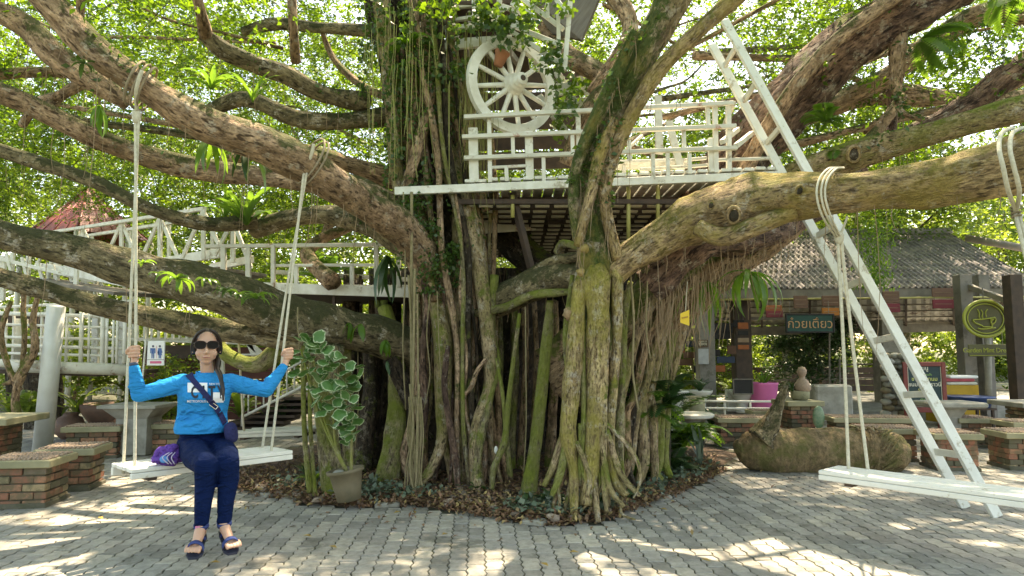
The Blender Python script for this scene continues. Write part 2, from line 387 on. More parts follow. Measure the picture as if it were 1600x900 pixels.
# planting bed
n = len(bed); ctr = Vector((sum(p.x for p in bed) / n, sum(p.y for p in bed) / n, 0)); vs = []; fs = []
K = 14
fine = []
for i in range(n):
    a, b = bed[i], bed[(i + 1) % n]; m_ = max(2, int((b - a).length / .15))
    for k in range(m_): fine.append(a + (b - a) * (k / m_))
n = len(fine)
def bedz(x, y): return .02 + .05 * noise.noise(Vector((x * 1.3, y * 1.3, 3))) + .03 * noise.noise(Vector((x * 5, y * 5, 1)))
for r in range(K + 1):
    for p in fine:
        q = ctr + (p - ctr) * (1 - r / K * .98); e = min(1, r / 2)
        vs.append((q.x, q.y, bedz(q.x, q.y) * e * .6 + .03 * e + (.0 if r else -.02)))
for r in range(K):
    for i in range(n): j = (i + 1) % n; fs.append((r * n + i, r * n + j, (r + 1) * n + j, (r + 1) * n + i))
bedo = struct(Geo().add(vs, fs).build('planting_bed', M['soil'], smooth=True))
# stones of the bed (largest as own objects) and leaf litter
M['stone'] = pm('stone', (.34, .26, .2), (.22, .17, .13), 9, .8, .5, .006, rand=.6)
M['edge_stone'] = pm('edge_stone', (.38, .36, .31), (.27, .26, .22), 9, .85, .5, .006, rand=.3)
st = []
for k in range(5): mm = Geo().ell((0, 0, 0), (.05, .036, .02), n=9, m=6, lump=.5, lf=1.6).mesh('stone', smooth=False); mm.materials.append(M['stone']); st.append(mm)
cnt = 0
while cnt < 180:
    px, py = rng.uniform(560, 1010), rng.uniform(752, 820)
    if cnt % 3 == 0: px = rng.uniform(360, 560); py = rng.uniform(745, 790)
    p = G(px, py, .03)
    if not inpoly(p.x, p.y, bed): continue
    s_ = rng.choice([.35, .5, .7, .8, 1.0, 1.25]); inst('stone', rng.choice(st), bedo, (p.x, p.y, .035 + bedz(p.x, p.y) * .6), (rng.uniform(-.4, .4), rng.uniform(-.4, .4), rng.uniform(0, 6)), (s_, s_, s_)); cnt += 1
# flat kerb stones round the front edge of the bed
es = []
for k in range(3): mm = Geo().bbox((0, 0, 0), (.24, .12, .05), b=.015).mesh('edge_stone'); mm.materials.append(M['edge_stone']); es.append(mm)
for i in range(13):
    a, b = bed[i], bed[i + 1]; m_ = max(1, int((b - a).length / .27)); an = math.atan2(b.y - a.y, b.x - a.x)
    for k in range(m_):
        p = a + (b - a) * ((k + .5) / m_)
        if rng.random() < .3: inst('edge_stone', es[k % 3], bedo, (p.x, p.y, .012 + rng.uniform(-.006, .01)), (rng.uniform(-.05, .05), rng.uniform(-.05, .05), an + rng.uniform(-.15, .15)), (rng.uniform(.7, 1.05), rng.uniform(.8, 1.1), 1))
def leaf_quads(C, D, Wd, size, asp=.45, fold=.15):
    # C centres, D leaf axes (unit), Wd side vectors: pointed leaf = quad base, side, tip, side
    s = size[:, None]; nrm = np.cross(D, Wd)
    a = C; b = C + D * s * .45 + Wd * s * asp * .5 + nrm * s * fold; c = C + D * s; d = C + D * s * .45 - Wd * s * asp * .5 + nrm * s * fold
    V = np.stack([a, b, c, d], 1).reshape(-1, 3); Q = np.arange(len(V)).reshape(-1, 4); return V, Q
def unit(a): return a / (np.linalg.norm(a, axis=1, keepdims=True) + 1e-9)
def rand_leaves(C, size, up=.5, droop=0., asp=.45, fold=.12):
    n = len(C); D = unit(nr.normal(size=(n, 3)) * [1, 1, .5] + [0, 0, -droop]); Nn = unit(nr.normal(size=(n, 3)) * (1 - up) + [0, 0, up]); Wd = unit(np.cross(Nn, D))
    return leaf_quads(C, D, Wd, size, asp, fold)
def littermat():
    m, nt, b = newmat('dead_leaf'); g = nt.nodes.new('ShaderNodeNewGeometry')
    c = ramp(nt, g.outputs['Random Per Island'], [(0, (.14, .07, .04)), (.4, (.26, .14, .08)), (.7, (.2, .13, .08)), (.95, (.42, .30, .12))]); nt.links.new(c, b.inputs['Base Color']); b.inputs['Roughness'].default_value = .7; return m
M['litter'] = littermat()
pts = []
while len(pts) < 12000:
    px = rng.uniform(340, 1120); py = rng.uniform(715, 828); p = G(px, py, .03)
    if inpoly(p.x, p.y, bed): pts.append((p.x, p.y, .036 + bedz(p.x, p.y) * .6 + rng.uniform(0, .025)))
for i in range(13):
    a, b = bed[i], bed[i + 1]; nrm_ = Vector((-(b.y - a.y), b.x - a.x, 0)).normalized()
    if (ctr - a).dot(nrm_) < 0: nrm_ = -nrm_
    for k in range(int((b - a).length * 620)):
        p = a.lerp(b, rng.random()) + nrm_ * (rng.random() ** 1.4 * .42 - .05); pts.append((p.x, p.y, .02 + rng.uniform(0, .03)))
    for k in range(int((b - a).length * 22)):
        p = a.lerp(b, rng.random()) - nrm_ * (rng.random() ** 2 * .8); pts.append((p.x, p.y, .012))
    for k in range(int((b - a).length * 9)):
        p = a.lerp(b, rng.random()) + nrm_ * rng.uniform(0, .25); s_ = rng.choice([.3, .4, .55, .8]); inst('stone', rng.choice(st), bedo, (p.x, p.y, .03), (rng.uniform(-.4, .4), rng.uniform(-.4, .4), rng.uniform(0, 6)), (s_, s_, s_))
C = np.array(pts); V, Q = rand_leaves(C, nr.uniform(.025, .075, len(C)), up=.85); npmesh('leaf_litter', V, Q, M['litter'], bedo)
# fallen leaves on the paving
FL = ['fallen yellow leaf on the pavers below the potted plant, nearest the bottom edge', 'fallen leaf on the pavers between the womans feet and the potted plant', 'fallen leaf in front of the main trunk', 'orange fallen leaf just outside the right front of the bed', 'fallen leaf nearest the right front edge of the bed', 'brown fallen leaf at the bottom edge below the front roots', 'pale fallen leaf close to the front edge of the bed by the hanging roots', 'yellow fallen leaf between the nearest brick stool and the womans feet', 'yellow fallen leaf in front of the left end of the right swing', 'fallen leaf near the bottom edge right of centre', 'small fallen leaf below the front roots of the banyan', 'fallen leaf just under the womans sandals', 'fallen leaf in front of the nearest brick stool', 'fallen leaf on the pavers below the main trunk']
M['yellow_leaf'] = leafmat('yellow_leaf', (.45, .36, .06), (.38, .18, .05), (.5, .4, .1), .1)
for k, (px, py) in enumerate([(527, 861), (487, 843), (735, 690), (1043, 801), (1054, 786), (857, 890), (615, 806), (160, 815), (1297, 775), (1111, 883), (905, 868), (345, 884), (50, 818), (700, 838)]):
    if inpoly(G(px, py).x, G(px, py).y, bed): continue
    p = G(px, py); C = np.zeros((1, 3)); a = rng.uniform(0, 6); D = np.array([[math.cos(a), math.sin(a), .08]]); Wd = np.array([[-math.sin(a), math.cos(a), 0]])
    V, Q = leaf_quads(C, D, Wd, np.array([.075]), .55, .12); o = npmesh('fallen_leaf', V, Q, M['yellow_leaf'], stuff=False); o.location = (p.x, p.y, .022)
    tag(o, FL[k], 'leaf', 'fallen leaves on the paving')
# ------------------------------------------------ the banyan
tree = empty('banyan_tree', (0, 8.2, 0), 'huge old banyan with many moss streaked aerial roots and long spreading limbs, treehouse in it', 'tree')
LIMBS = []      # world polylines with radii, for epiphytes, vines and hanging roots
def limb(name, path, m, n=14, sub=6, lump=.16, lf=1.8, fl=.07, fk=3, tw=1.2, keep=True, parent=tree, cap=True):
    k_ = dict(branch=.82, trunk=.76).get(name, .82)
    pts = [P(a, b, y) for a, b, y, r in path]; rad = [k_ * r * y / F for a, b, y, r in path]
    if keep: LIMBS.append((pts, rad))
    o = Geo().tube(pts, rad, n, sub, lump, lf, fl, fk, tw, True, cap).build(name, m, parent, True); return o
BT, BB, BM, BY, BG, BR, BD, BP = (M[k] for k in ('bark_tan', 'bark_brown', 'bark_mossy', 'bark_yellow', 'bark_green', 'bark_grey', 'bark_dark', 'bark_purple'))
# main left limbs
limb('branch', [(20, -50, 4.6, 26), (80, 10, 4.7, 30), (140, 74, 4.8, 30), (215, 128, 4.9, 27), (320, 192, 5.15, 31), (420, 228, 5.4, 34), (500, 272, 5.7, 34), (565, 318, 6.3, 30), (630, 360, 7.0, 34), (680, 440, 7.6, 40)], BT, 18, 8, .2)
limb('branch', [(-30, 8, 5.6, 19), (40, 40, 5.6, 21), (90, 90, 5.6, 24), (150, 130, 5.7, 21), (200, 160, 5.8, 17)], BT)
limb('branch', [(-30, 118, 6.8, 11), (60, 112, 6.8, 11), (140, 116, 6.6, 12), (190, 130, 6.3, 10)], BB)
limb('branch', [(-40, 130, 5.6, 21), (40, 160, 5.7, 20), (110, 195, 5.8, 19), (190, 230, 6.0, 21), (300, 262, 6.3, 20), (400, 275, 6.6, 21), (500, 285, 6.9, 24), (580, 310, 7.2, 30), (650, 350, 7.6, 34)], BT, 16, 7)
limb('branch', [(-30, 225, 8, 12), (60, 255, 8, 14), (150, 285, 8, 14), (230, 325, 8, 12), (320, 350, 8.3, 14), (400, 345, 8.6, 16)], BM)
limb('branch', [(-60, 340, 5.4, 24), (20, 372, 5.5, 25), (120, 392, 5.6, 29), (220, 422, 5.8, 36), (330, 452, 6.1, 40), (430, 490, 6.5, 42), (520, 512, 7.0, 40), (620, 535, 7.6, 36), (700, 560, 8.0, 38)], BM, 20, 9, .22)
limb('branch', [(-60, 415, 6.2, 18), (40, 445, 6.2, 19), (130, 472, 6.3, 20), (230, 496, 6.4, 20), (320, 513, 6.5, 22), (400, 522, 6.6, 24), (470, 530, 6.8, 30), (520, 560, 7.0, 34)], BM, 18, 8, .2)
limb('branch', [(395, 360, 8.9, 18), (440, 345, 8.8, 19), (500, 335, 8.5, 18), (560, 345, 8.2, 20), (620, 375, 8.0, 22), (680, 420, 8.1, 30)], BM)
limb('branch', [(318, 52, 6.4, 14), (350, 78, 6.5, 18), (400, 100, 6.7, 17), (450, 118, 6.9, 18), (500, 145, 7.2, 17), (570, 160, 7.7, 20)], BM)
limb('branch', [(380, 50, 8.5, 9), (430, 38, 8.4, 12), (500, 44, 8.3, 11), (600, 50, 8.1, 14)], BM)
limb('branch', [(300, 190, 7.5, 12), (380, 155, 7.4, 15), (460, 185, 7.4, 16), (530, 190, 7.5, 16), (620, 180, 7.9, 20)], BM)
limb('branch', [(330, 260, 8.2, 10), (400, 240, 8, 12), (470, 235, 7.8, 15), (540, 255, 7.8, 17), (620, 280, 8, 22)], BB)
limb('branch', [(455, -30, 6, 9), (458, 40, 6.1, 9), (462, 95, 6.5, 10)], BT, keep=False)
limb('branch', [(300, -30, 6, 10), (312, 10, 6, 11), (322, 55, 6.4, 13)], BT, keep=False)
limb('branch', [(120, 60, 5.2, 8), (125, 20, 5.1, 9), (128, -30, 5, 10)], BT, keep=False)
limb('branch', [(75, 170, 6.2, 12), (95, 150, 6.3, 11), (130, 130, 6.2, 12)], BT, keep=False)
limb('branch', [(35, 195, 6.6, 8), (60, 160, 6.4, 9), (90, 150, 6.2, 9)], BT, keep=False)
limb('branch', [(520, 440, 8.2, 17), (480, 400, 8.8, 14), (500, 375, 9, 12), (550, 350, 9.2, 10), (590, 300, 9.5, 9)], BT, keep=False)
limb('branch', [(500, 385, 9.2, 9), (515, 350, 9.3, 9), (528, 320, 9.4, 7), (525, 280, 9.6, 5)], BT, keep=False)
limb('branch', [(330, 520, 7.2, 12), (355, 555, 7.0, 13), (400, 570, 6.9, 15), (440, 545, 6.9, 17), (490, 540, 7.0, 20)], BG, keep=False)
limb('branch', [(500, 40, 8.5, 5), (520, 90, 8.6, 6), (560, 130, 8.4, 7), (600, 150, 8.2, 8)], BB, keep=False)
limb('branch', [(610, 560, 7.5, 16), (650, 650, 7.5, 14), (670, 690, 7.5, 12)], BD, keep=False)
# left supporting column
limb('aerial_root', [(500, 530, 7.0, 34), (505, 600, 6.95, 24), (510, 680, 6.9, 19), (518, 750, 6.75, 20), (524, 790, 6.65, 24)], BG, 16, 6, .14, 2.2, .14, 3)
limb('aerial_root', [(535, 540, 7.3, 14), (540, 600, 7.25, 11), (543, 690, 7.1, 10), (545, 770, 6.9, 12)], BG, 10, 5, .12, 3, .1)
limb('aerial_root', [(476, 540, 6.6, 6), (474, 620, 6.6, 5), (477, 700, 6.6, 5), (484, 770, 6.5, 6)], BG, 8, 4, .1, 3, .05)
limb('aerial_root', [(486, 560, 6.6, 5), (484, 640, 6.6, 4), (488, 720, 6.6, 4), (492, 775, 6.5, 5)], BG, 8, 4, .1, 3, .05)
# right limbs
limb('branch', [(905, 470, 6.35, 30), (945, 440, 6.3, 30), (985, 405, 6.2, 30), (1030, 375, 6.1, 36), (1085, 345, 5.95, 46), (1150, 322, 5.75, 50), (1230, 305, 5.5, 46), (1320, 298, 5.2, 42), (1430, 288, 4.95, 46), (1530, 268, 4.7, 52), (1640, 240, 4.5, 58), (1760, 210, 4.3, 62), (2100, 120, 4.0, 72), (2700, -60, 3.6, 80)], BY, 22, 9, .2, 2.2, .09)
limb('branch', [(950, 420, 6.4, 14), (975, 392, 6.4, 16), (1010, 382, 6.3, 18), (1045, 375, 6.2, 20)], BY, keep=False)
limb('branch', [(1090, 355, 5.7, 15), (1130, 372, 5.6, 17), (1180, 355, 5.45, 17), (1240, 330, 5.4, 16)], BY, 12, 6, .2, keep=False)
limb('branch', [(1010, 445, 6.6, 40), (1060, 405, 6.5, 34), (1100, 375, 6.5, 40), (1180, 362, 6.9, 36), (1260, 330, 7.4, 28), (1340, 270, 7.8, 22)], BP, 18, 7, .25, 2.4, .16, 4)
limb('branch', [(880, 590, 7.9, 60), (960, 530, 7.6, 62), (1040, 475, 7.4, 54), (1110, 420, 7.4, 48), (1190, 370, 7.5, 38), (1270, 310, 7.7, 30)], BB, 20, 7, .2, 2, .2, 5)
limb('branch', [(1180, 300, 7.6, 22), (1250, 268, 7.4, 26), (1330, 243, 7.1, 27), (1430, 215, 6.7, 22), (1540, 185, 6.3, 24), (1680, 150, 6.0, 28)], BR, 16, 7)
limb('branch', [(1370, 240, 7.4, 16), (1440, 205, 7.2, 20), (1510, 165, 7.0, 24), (1580, 115, 6.8, 27), (1680, 60, 6.6, 30)], BP, 14, 6, .2)
limb('branch', [(1060, 400, 8.2, 50), (1120, 300, 8.1, 52), (1180, 215, 7.9, 52), (1250, 140, 7.6, 50), (1330, 65, 7.3, 48), (1420, 10, 7.1, 46), (1540, -40, 7, 46)], BP, 20, 8, .2, 2, .16, 4)
limb('branch', [(1130, 330, 7.8, 18), (1190, 215, 7.4, 17), (1250, 125, 7.1, 14), (1310, 60, 6.9, 13), (1370, 15, 6.8, 14), (1420, -20, 6.8, 14)], BT, 12, 6, keep=False)
limb('branch', [(1260, 180, 9, 20), (1340, 150, 8.8, 22), (1420, 150, 8.6, 20), (1500, 155, 8.6, 14), (1620, 150, 8.6, 12)], BT, 12, 5)
limb('branch', [(1230, 200, 8.8, 15), (1310, 160, 8.6, 15), (1400, 110, 8.4, 18), (1470, 55, 8.2, 20), (1540, 20, 8, 22), (1640, 25, 8, 22)], BT, 12, 6)
limb('aerial_root', [(1412, 10, 7.2, 22), (1405, 60, 7.1, 18), (1402, 110, 7.1, 15), (1402, 150, 7.1, 8), (1410, 175, 7.0, 5), (1440, 188, 6.95, 5)], BT, 12, 6)
limb('branch', [(1410, 150, 7.4, 10), (1375, 200, 7.3, 11), (1340, 240, 7.2, 16)], BT, 10, 5, keep=False)
limb('branch', [(1392, 140, 7.5, 9), (1395, 190, 7.5, 9), (1385, 235, 7.4, 12)], BP, 10, 5, keep=False)
limb('branch', [(1290, 150, 8, 11), (1340, 100, 7.8, 10), (1375, 50, 7.6, 9)], BT, 10, 5, keep=False)
limb('branch', [(1350, 205, 9, 8), (1400, 165, 9, 9), (1330, 120, 9, 5)], BB, 8, 5, keep=False)
# front stem that leans to the right, made of three fused strands
limb('trunk', [(938, 560, 6.3, 26), (935, 470, 6.3, 30), (928, 400, 6.25, 32), (918, 330, 6.2, 26), (925, 250, 6.15, 22), (958, 175, 6.05, 26), (1000, 95, 5.9, 32), (1040, 20, 5.8, 38), (1075, -60, 5.7, 42)], M['bark_stem'], 18, 8, .18, 2, .1)
limb('trunk', [(905, 375, 6.06, 13), (897, 300, 6.02, 13), (908, 240, 5.97, 15), (938, 170, 5.87, 17), (965, 110, 5.77, 15), (992, 50, 5.72, 12)], M['bark_stem'], 12, 7, .14)
limb('trunk', [(965, 405, 6.15, 12), (947, 330, 6.05, 13), (948, 270, 5.98, 15), (982, 190, 5.88, 16), (1030, 110, 5.75, 18), (1090, 50, 5.6, 18), (1180, -30, 5.5, 19)], BY, 12, 7, .14)
limb('trunk', [(903, 385, 6.0, 10), (914, 340, 5.93, 11), (926, 290, 5.89, 12), (938, 240, 5.88, 13), (960, 185, 5.84, 10)], BY, 10, 6, .12)
limb('branch', [(1010, 60, 6.6, 20), (960, 130, 7, 17), (930, 170, 7.2, 22), (890, 260, 7.4, 24)], BT, keep=False)
limb('branch', [(850, 40, 8.8, 14), (890, 90, 8.4, 18), (945, 125, 8, 20), (930, 200, 7.9, 24), (900, 320, 8, 30)], BT, keep=False)
limb('branch', [(950, -20, 8, 20), (985, 40, 7.8, 16), (960, 100, 7.8, 17), (930, 150, 7.9, 20)], BT, keep=False)
# main trunk
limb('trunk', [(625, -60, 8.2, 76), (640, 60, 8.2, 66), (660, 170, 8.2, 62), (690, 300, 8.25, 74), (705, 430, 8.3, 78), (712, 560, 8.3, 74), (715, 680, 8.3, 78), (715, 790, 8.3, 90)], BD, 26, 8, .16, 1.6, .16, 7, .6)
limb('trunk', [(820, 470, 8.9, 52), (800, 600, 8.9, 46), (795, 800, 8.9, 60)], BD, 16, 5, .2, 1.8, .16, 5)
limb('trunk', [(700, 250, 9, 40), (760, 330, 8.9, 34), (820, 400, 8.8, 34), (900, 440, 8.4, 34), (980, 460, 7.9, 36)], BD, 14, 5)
# strands on the main trunk: (path, material)
ST_ = [
 ([(590, -60, 7.6, 16), (600, 50, 7.55, 17), (612, 150, 7.55, 16), (620, 260, 7.55, 14), (640, 350, 7.5, 15), (668, 430, 7.4, 16), (690, 520, 7.25, 18), (693, 620, 7.15, 15), (690, 690, 7.05, 11), (672, 735, 6.95, 9), (648, 765, 6.85, 7)], BR),
 ([(660, -60, 7.5, 10), (668, 60, 7.45, 11), (672, 150, 7.4, 10), (655, 220, 7.3, 12), (635, 290, 7.25, 11), (618, 345, 7.2, 8)], BT),
 ([(700, -40, 7.5, 10), (705, 60, 7.5, 9), (702, 150, 7.5, 8), (720, 210, 7.45, 9), (745, 280, 7.4, 9), (760, 330, 7.4, 8)], BB),
 ([(690, -40, 7.6, 14), (682, 100, 7.6, 12), (690, 200, 7.6, 12), (712, 280, 7.5, 24), (735, 360, 7.4, 22), (752, 440, 7.3, 15), (762, 520, 7.2, 14), (765, 600, 7.15, 12), (742, 680, 7.0, 12), (745, 750, 6.9, 13), (752, 790, 6.8, 10)], BR),
 ([(735, 80, 7.9, 14), (728, 200, 7.7, 20), (725, 330, 7.55, 22), (724, 440, 7.5, 22), (724, 540, 7.45, 22), (728, 640, 7.4, 26), (722, 760, 7.3, 24)], BR),
 ([(700, 420, 7.5, 13), (700, 500, 7.4, 15), (702, 600, 7.4, 14), (712, 680, 7.3, 12), (716, 760, 7.2, 10)], BG),
 ([(640, 60, 7.5, 8), (648, 160, 7.45, 9), (640, 250, 7.4, 8), (650, 340, 7.4, 8), (665, 400, 7.35, 9), (680, 470, 7.2, 8)], BB),
 ([(772, 430, 7.3, 9), (768, 520, 7.25, 8), (778, 570, 7.2, 8), (765, 620, 7.1, 8), (750, 690, 6.95, 9), (740, 770, 6.85, 7)], BG),
 ([(700, 540, 7.05, 5), (694, 600, 7.0, 6), (702, 660, 6.95, 7), (712, 720, 6.9, 7), (716, 770, 6.85, 5)], BP),
 ([(712, 630, 7.1, 4), (735, 605, 7.05, 5), (745, 580, 7.0, 4), (760, 560, 7.0, 4)], BT),
 ([(600, 480, 7.8, 13), (618, 540, 7.7, 15), (622, 620, 7.6, 17), (615, 690, 7.5, 20), (600, 760, 7.4, 24)], BG),
 ([(575, 520, 8.2, 14), (580, 600, 8.1, 14), (572, 680, 8, 17), (560, 755, 7.8, 20)], BD),
 ([(545, 520, 8.4, 16), (550, 600, 8.3, 14), (552, 680, 8.2, 15), (545, 755, 8, 20)], BD),
 ([(648, 480, 7.9, 10), (650, 560, 7.8, 12), (655, 650, 7.7, 12), (658, 760, 7.5, 13)], BB),
 ([(640, 560, 8.6, 15), (640, 650, 8.6, 15), (635, 760, 8.5, 18)], BD),
 ([(860, 470, 6.75, 6), (856, 520, 6.75, 10), (847, 600, 6.75, 11), (838, 680, 6.75, 12), (830, 740, 6.7, 13), (825, 775, 6.6, 16)], BG),
 ([(812, 490, 6.9, 4), (800, 580, 6.85, 5), (792, 650, 6.8, 6), (788, 690, 6.75, 7), (772, 730, 6.7, 6), (768, 765, 6.65, 5)], BG),
 ([(776, 560, 7.0, 3.5), (786, 620, 6.9, 4), (792, 690, 6.8, 5), (798, 745, 6.75, 4.5)], BG),
 ([(900, 455, 6.35, 4), (868, 458, 6.5, 8), (830, 462, 6.8, 8), (790, 480, 7.1, 8), (740, 490, 7.4, 8)], BG),
 ([(912, 398, 6.3, 8), (870, 410, 6.7, 13), (820, 435, 7.1, 14), (780, 460, 7.5, 16)], BM),
 ([(925, 440, 6.4, 26), (880, 430, 6.7, 28), (820, 452, 7.1, 30), (770, 480, 7.6, 28)], BM),
 ([(870, 395, 6.9, 7), (880, 380, 6.8, 8), (908, 388, 6.5, 7)], BG),
]
for path, m_ in ST_: limb('aerial_root', path, m_, 12, 6, .14, 3, .08, 3, 2)
for k in range(20):   # many slender strands fused over the main trunk
    x = rng.uniform(588, 760); m_ = rng.choice([BR, BT, BB, BP, BD, BG, BT]); w = rng.uniform(3, 8); Yk = 7.32 + abs(x - 680) * .004 + rng.uniform(-.12, .2); top = rng.choice([-60, -60, 60, 180, 300])
    cx = lambda y: 655 + (y - 0) * .12 if y < 450 else 709 + (y - 450) * .03
    off = (x - 674); sc_ = lambda y: .95 if y < 300 else .8
    ys = [top + (760 - top) * t for t in (0, .18, .36, .55, .72, .88, 1)]
    pth = [(cx(y) + off * sc_(y) * (1 + .25 * (y > 700)) + rng.uniform(-9, 9), y, Yk - .0004 * max(0, y), w * rng.uniform(.8, 1.2)) for y in ys]; limb('aerial_root', pth, m_, 8, 5, .15, 4, .1, 2, 3, keep=False)
# front right root column
FR = [
 ([(912, 415, 6.2, 5), (905, 455, 6.12, 13), (899, 520, 6.05, 16), (893, 600, 6.0, 18), (888, 680, 5.95, 15), (897, 740, 5.9, 9), (897, 815, 5.75, 7)], M['bark_col']),
 ([(932, 400, 6.25, 8), (932, 450, 6.12, 26), (934, 520, 6.08, 21), (932, 600, 6.03, 19), (927, 670, 5.98, 19), (922, 730, 5.93, 15), (915, 790, 5.83, 12)], M['bark_col']),
 ([(965, 400, 6.2, 8), (963, 450, 6.15, 13), (964, 520, 6.12, 10), (959, 600, 6.08, 9), (953, 690, 6.02, 10), (962, 750, 5.93, 9), (980, 775, 5.88, 7)], M['bark_col']),
 ([(985, 440, 6.4, 5), (975, 500, 6.35, 8), (972, 600, 6.3, 7), (968, 690, 6.22, 8), (972, 770, 6.08, 8)], BG),
 ([(912, 500, 6.1, 4), (911, 570, 6.05, 6), (912, 660, 5.97, 6), (905, 760, 5.9, 6)], BG),
 ([(946, 540, 6.05, 4), (944, 640, 5.98, 6), (943, 740, 5.92, 6), (948, 800, 5.78, 5)], BR),
 ([(890, 650, 5.97, 6), (878, 730, 5.93, 8), (862, 775, 5.88, 5)], BG),
 ([(890, 640, 6.0, 5), (868, 720, 5.98, 7), (850, 760, 5.96, 5)], BR),
 ([(895, 430, 6.3, 4), (884, 520, 6.25, 6), (888, 600, 6.15, 5), (880, 690, 6.1, 5)], BG),
 ([(938, 680, 5.96, 5), (952, 760, 5.88, 6), (975, 792, 5.78, 4)], BR),
 ([(925, 700, 5.93, 5), (930, 770, 5.85, 6), (935, 815, 5.68, 4)], BR),
 ([(948, 670, 5.97, 5), (970, 740, 5.9, 6), (1000, 775, 5.83, 4)], BR),
 ([(900, 690, 5.92, 5), (920, 740, 5.85, 5), (918, 775, 5.78, 4)], BR),
]
for path, m_ in FR: limb('aerial_root', path, m_, 12, 6, .2, 4, .1, 3, 2)
for k in range(10):   # thin root toes at the foot of the front column
    x = rng.uniform(862, 990); y0 = rng.uniform(660, 730)
    limb('aerial_root', [(905 + (x - 905) * .5, y0, 5.98, 4), (x, y0 + 45, 5.93, 4), (x + rng.uniform(-14, 14), y0 + 85, 5.86, 3), (x + rng.uniform(-20, 22), min(812, y0 + 118), 5.8, 2)], rng.choice([BR, BG, BB]), 7, 4, .2, 5, 0, keep=False)
# knobs on the front column
for (x, y, Y, r) in ((913, 388, 5.98, 8), (907, 425, 6.0, 6), (890, 490, 6.1, 11), (898, 505, 6.1, 9)):
    p = P(x, y, Y); Geo().ell(p, (r * Y / F,) * 3, n=10, m=7, lump=.5, lf=2.5).build('burl', BB if y > 450 else BY, tree, True)
for (x, y, Y, r, an) in ((1143, 338, 5.50, 12, .3), (1108, 322, 5.56, 6, 0), (1245, 300, 5.28, 7, 0), (1330, 243, 6.95, 12, .2)):   # pruned knots, solid centre coloured dark for the shade of a hollow
    p = P(x, y, Y); rr_ = r * Y / F; Geo().tube([p + Vector((math.cos(t) * rr_ * .8, -.05 - .02 * math.sin(t), math.sin(t) * rr_)) for t in [2 * math.pi * i / 14 for i in range(15)]], rr_ * .26, 8, 1, .3, 14, bark=True, cap=False).build('knot', BY, tree, True)
    Geo().ell(p + Vector((0, -.045, 0)), (rr_ * .7, .03, rr_ * .85), n=14, m=8).build('knot_dark_core', BD, tree, True)
# right hand group of leaning roots under the purple limb
for k in range(11):
    t = k / 10; x0 = 1000 + 75 * t + rng.uniform(-8, 8); xb = 968 + 72 * t + rng.uniform(-6, 6); Y0 = 6.9 + .6 * t
    y0 = 470 - 50 * t
    limb('aerial_root', [(x0 + 38, y0 - 20, Y0, 9), (x0, y0 + 60, Y0, 8 + 4 * rng.random()), (x0 - 22, y0 + 150, Y0 - .05, 8), (xb + 3, 650, Y0 - .05, 9), (xb + rng.uniform(-6, 6), 725 - 6 * t, Y0 - .1, 8), (xb + rng.uniform(-16, 16), 765 - 18 * t, Y0 - .15, 6)], rng.choice([BR, BR, BB, BG, BD]), 9, 5, .16, 3, .1)
for k in range(12):
    t = k / 11; x0 = 960 + 85 * t; Y0 = 7.5 + .4 * rng.random()
    limb('aerial_root', [(x0 + 70, 440 - 20 * t, Y0, 13), (x0 + 20, 520, Y0, 14), (x0 - 5, 620, Y0, 13), (x0 - 8, 700, Y0, 13), (x0 - 8, 760, Y0, 14)], rng.choice([BD, BD, BB]), 9, 5, .2, 2.5, .12, keep=False)
# root curtain behind everything, bark colour darkened to deepen the shade between roots
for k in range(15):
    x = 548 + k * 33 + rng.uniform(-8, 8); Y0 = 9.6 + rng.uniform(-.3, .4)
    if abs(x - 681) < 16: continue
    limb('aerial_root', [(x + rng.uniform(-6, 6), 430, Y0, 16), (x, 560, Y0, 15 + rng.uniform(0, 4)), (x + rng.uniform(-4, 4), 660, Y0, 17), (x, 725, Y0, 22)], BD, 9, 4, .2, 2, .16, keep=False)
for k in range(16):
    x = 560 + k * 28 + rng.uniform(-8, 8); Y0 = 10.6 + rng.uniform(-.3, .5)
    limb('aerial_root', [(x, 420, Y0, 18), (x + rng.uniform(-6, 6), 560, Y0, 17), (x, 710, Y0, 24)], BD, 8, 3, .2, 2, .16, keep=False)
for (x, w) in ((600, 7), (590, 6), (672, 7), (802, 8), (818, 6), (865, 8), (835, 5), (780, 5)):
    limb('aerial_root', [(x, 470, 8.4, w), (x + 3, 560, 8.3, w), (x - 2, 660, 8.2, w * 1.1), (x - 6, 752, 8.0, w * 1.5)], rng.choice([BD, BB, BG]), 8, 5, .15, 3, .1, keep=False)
# thin rope-like hanging roots
def hair(path, n=5, mat=None, name='hanging_root'):
    return Geo().tube([P(a, b, y) for a, b, y, r in path], [r * y / F for a, b, y, r in path], n, 4, .1, 6).build(name, mat or M['root_hair'], tree, True)
for (x, y0, y1, Y, w, dx) in ((643, 300, 700, 6.9, 2.6, 4), (648, 420, 780, 6.8, 2.2, -4), (638, 430, 780, 6.85, 2.0, 12), (652, 460, 775, 6.8, 1.6, 2), (630, 300, 640, 7.0, 1.3, 4), (672, 460, 640, 7, 1, -10), (683, 455, 620, 7, .9, 8), (821, 480, 740, 6.9, 1.1, -3), (985, 430, 640, 6.3, 2, 12), (1010, 400, 560, 6.4, 1.5, 6), (640, 600, 785, 6.7, 1.8, 10), (655, 600, 785, 6.7, 1.8, -8), (560, 490, 700, 7.4, 1, -5), (465, 480, 560, 6.4, 1, 0)):
    hair([(x, y0, Y, w), (x + dx * .4 + rng.uniform(-2, 2), y0 + (y1 - y0) * .35, Y, w), (x + dx * .3 + rng.uniform(-3, 3), y0 + (y1 - y0) * .7, Y, w), (x + dx, y1, Y, w * .8)])
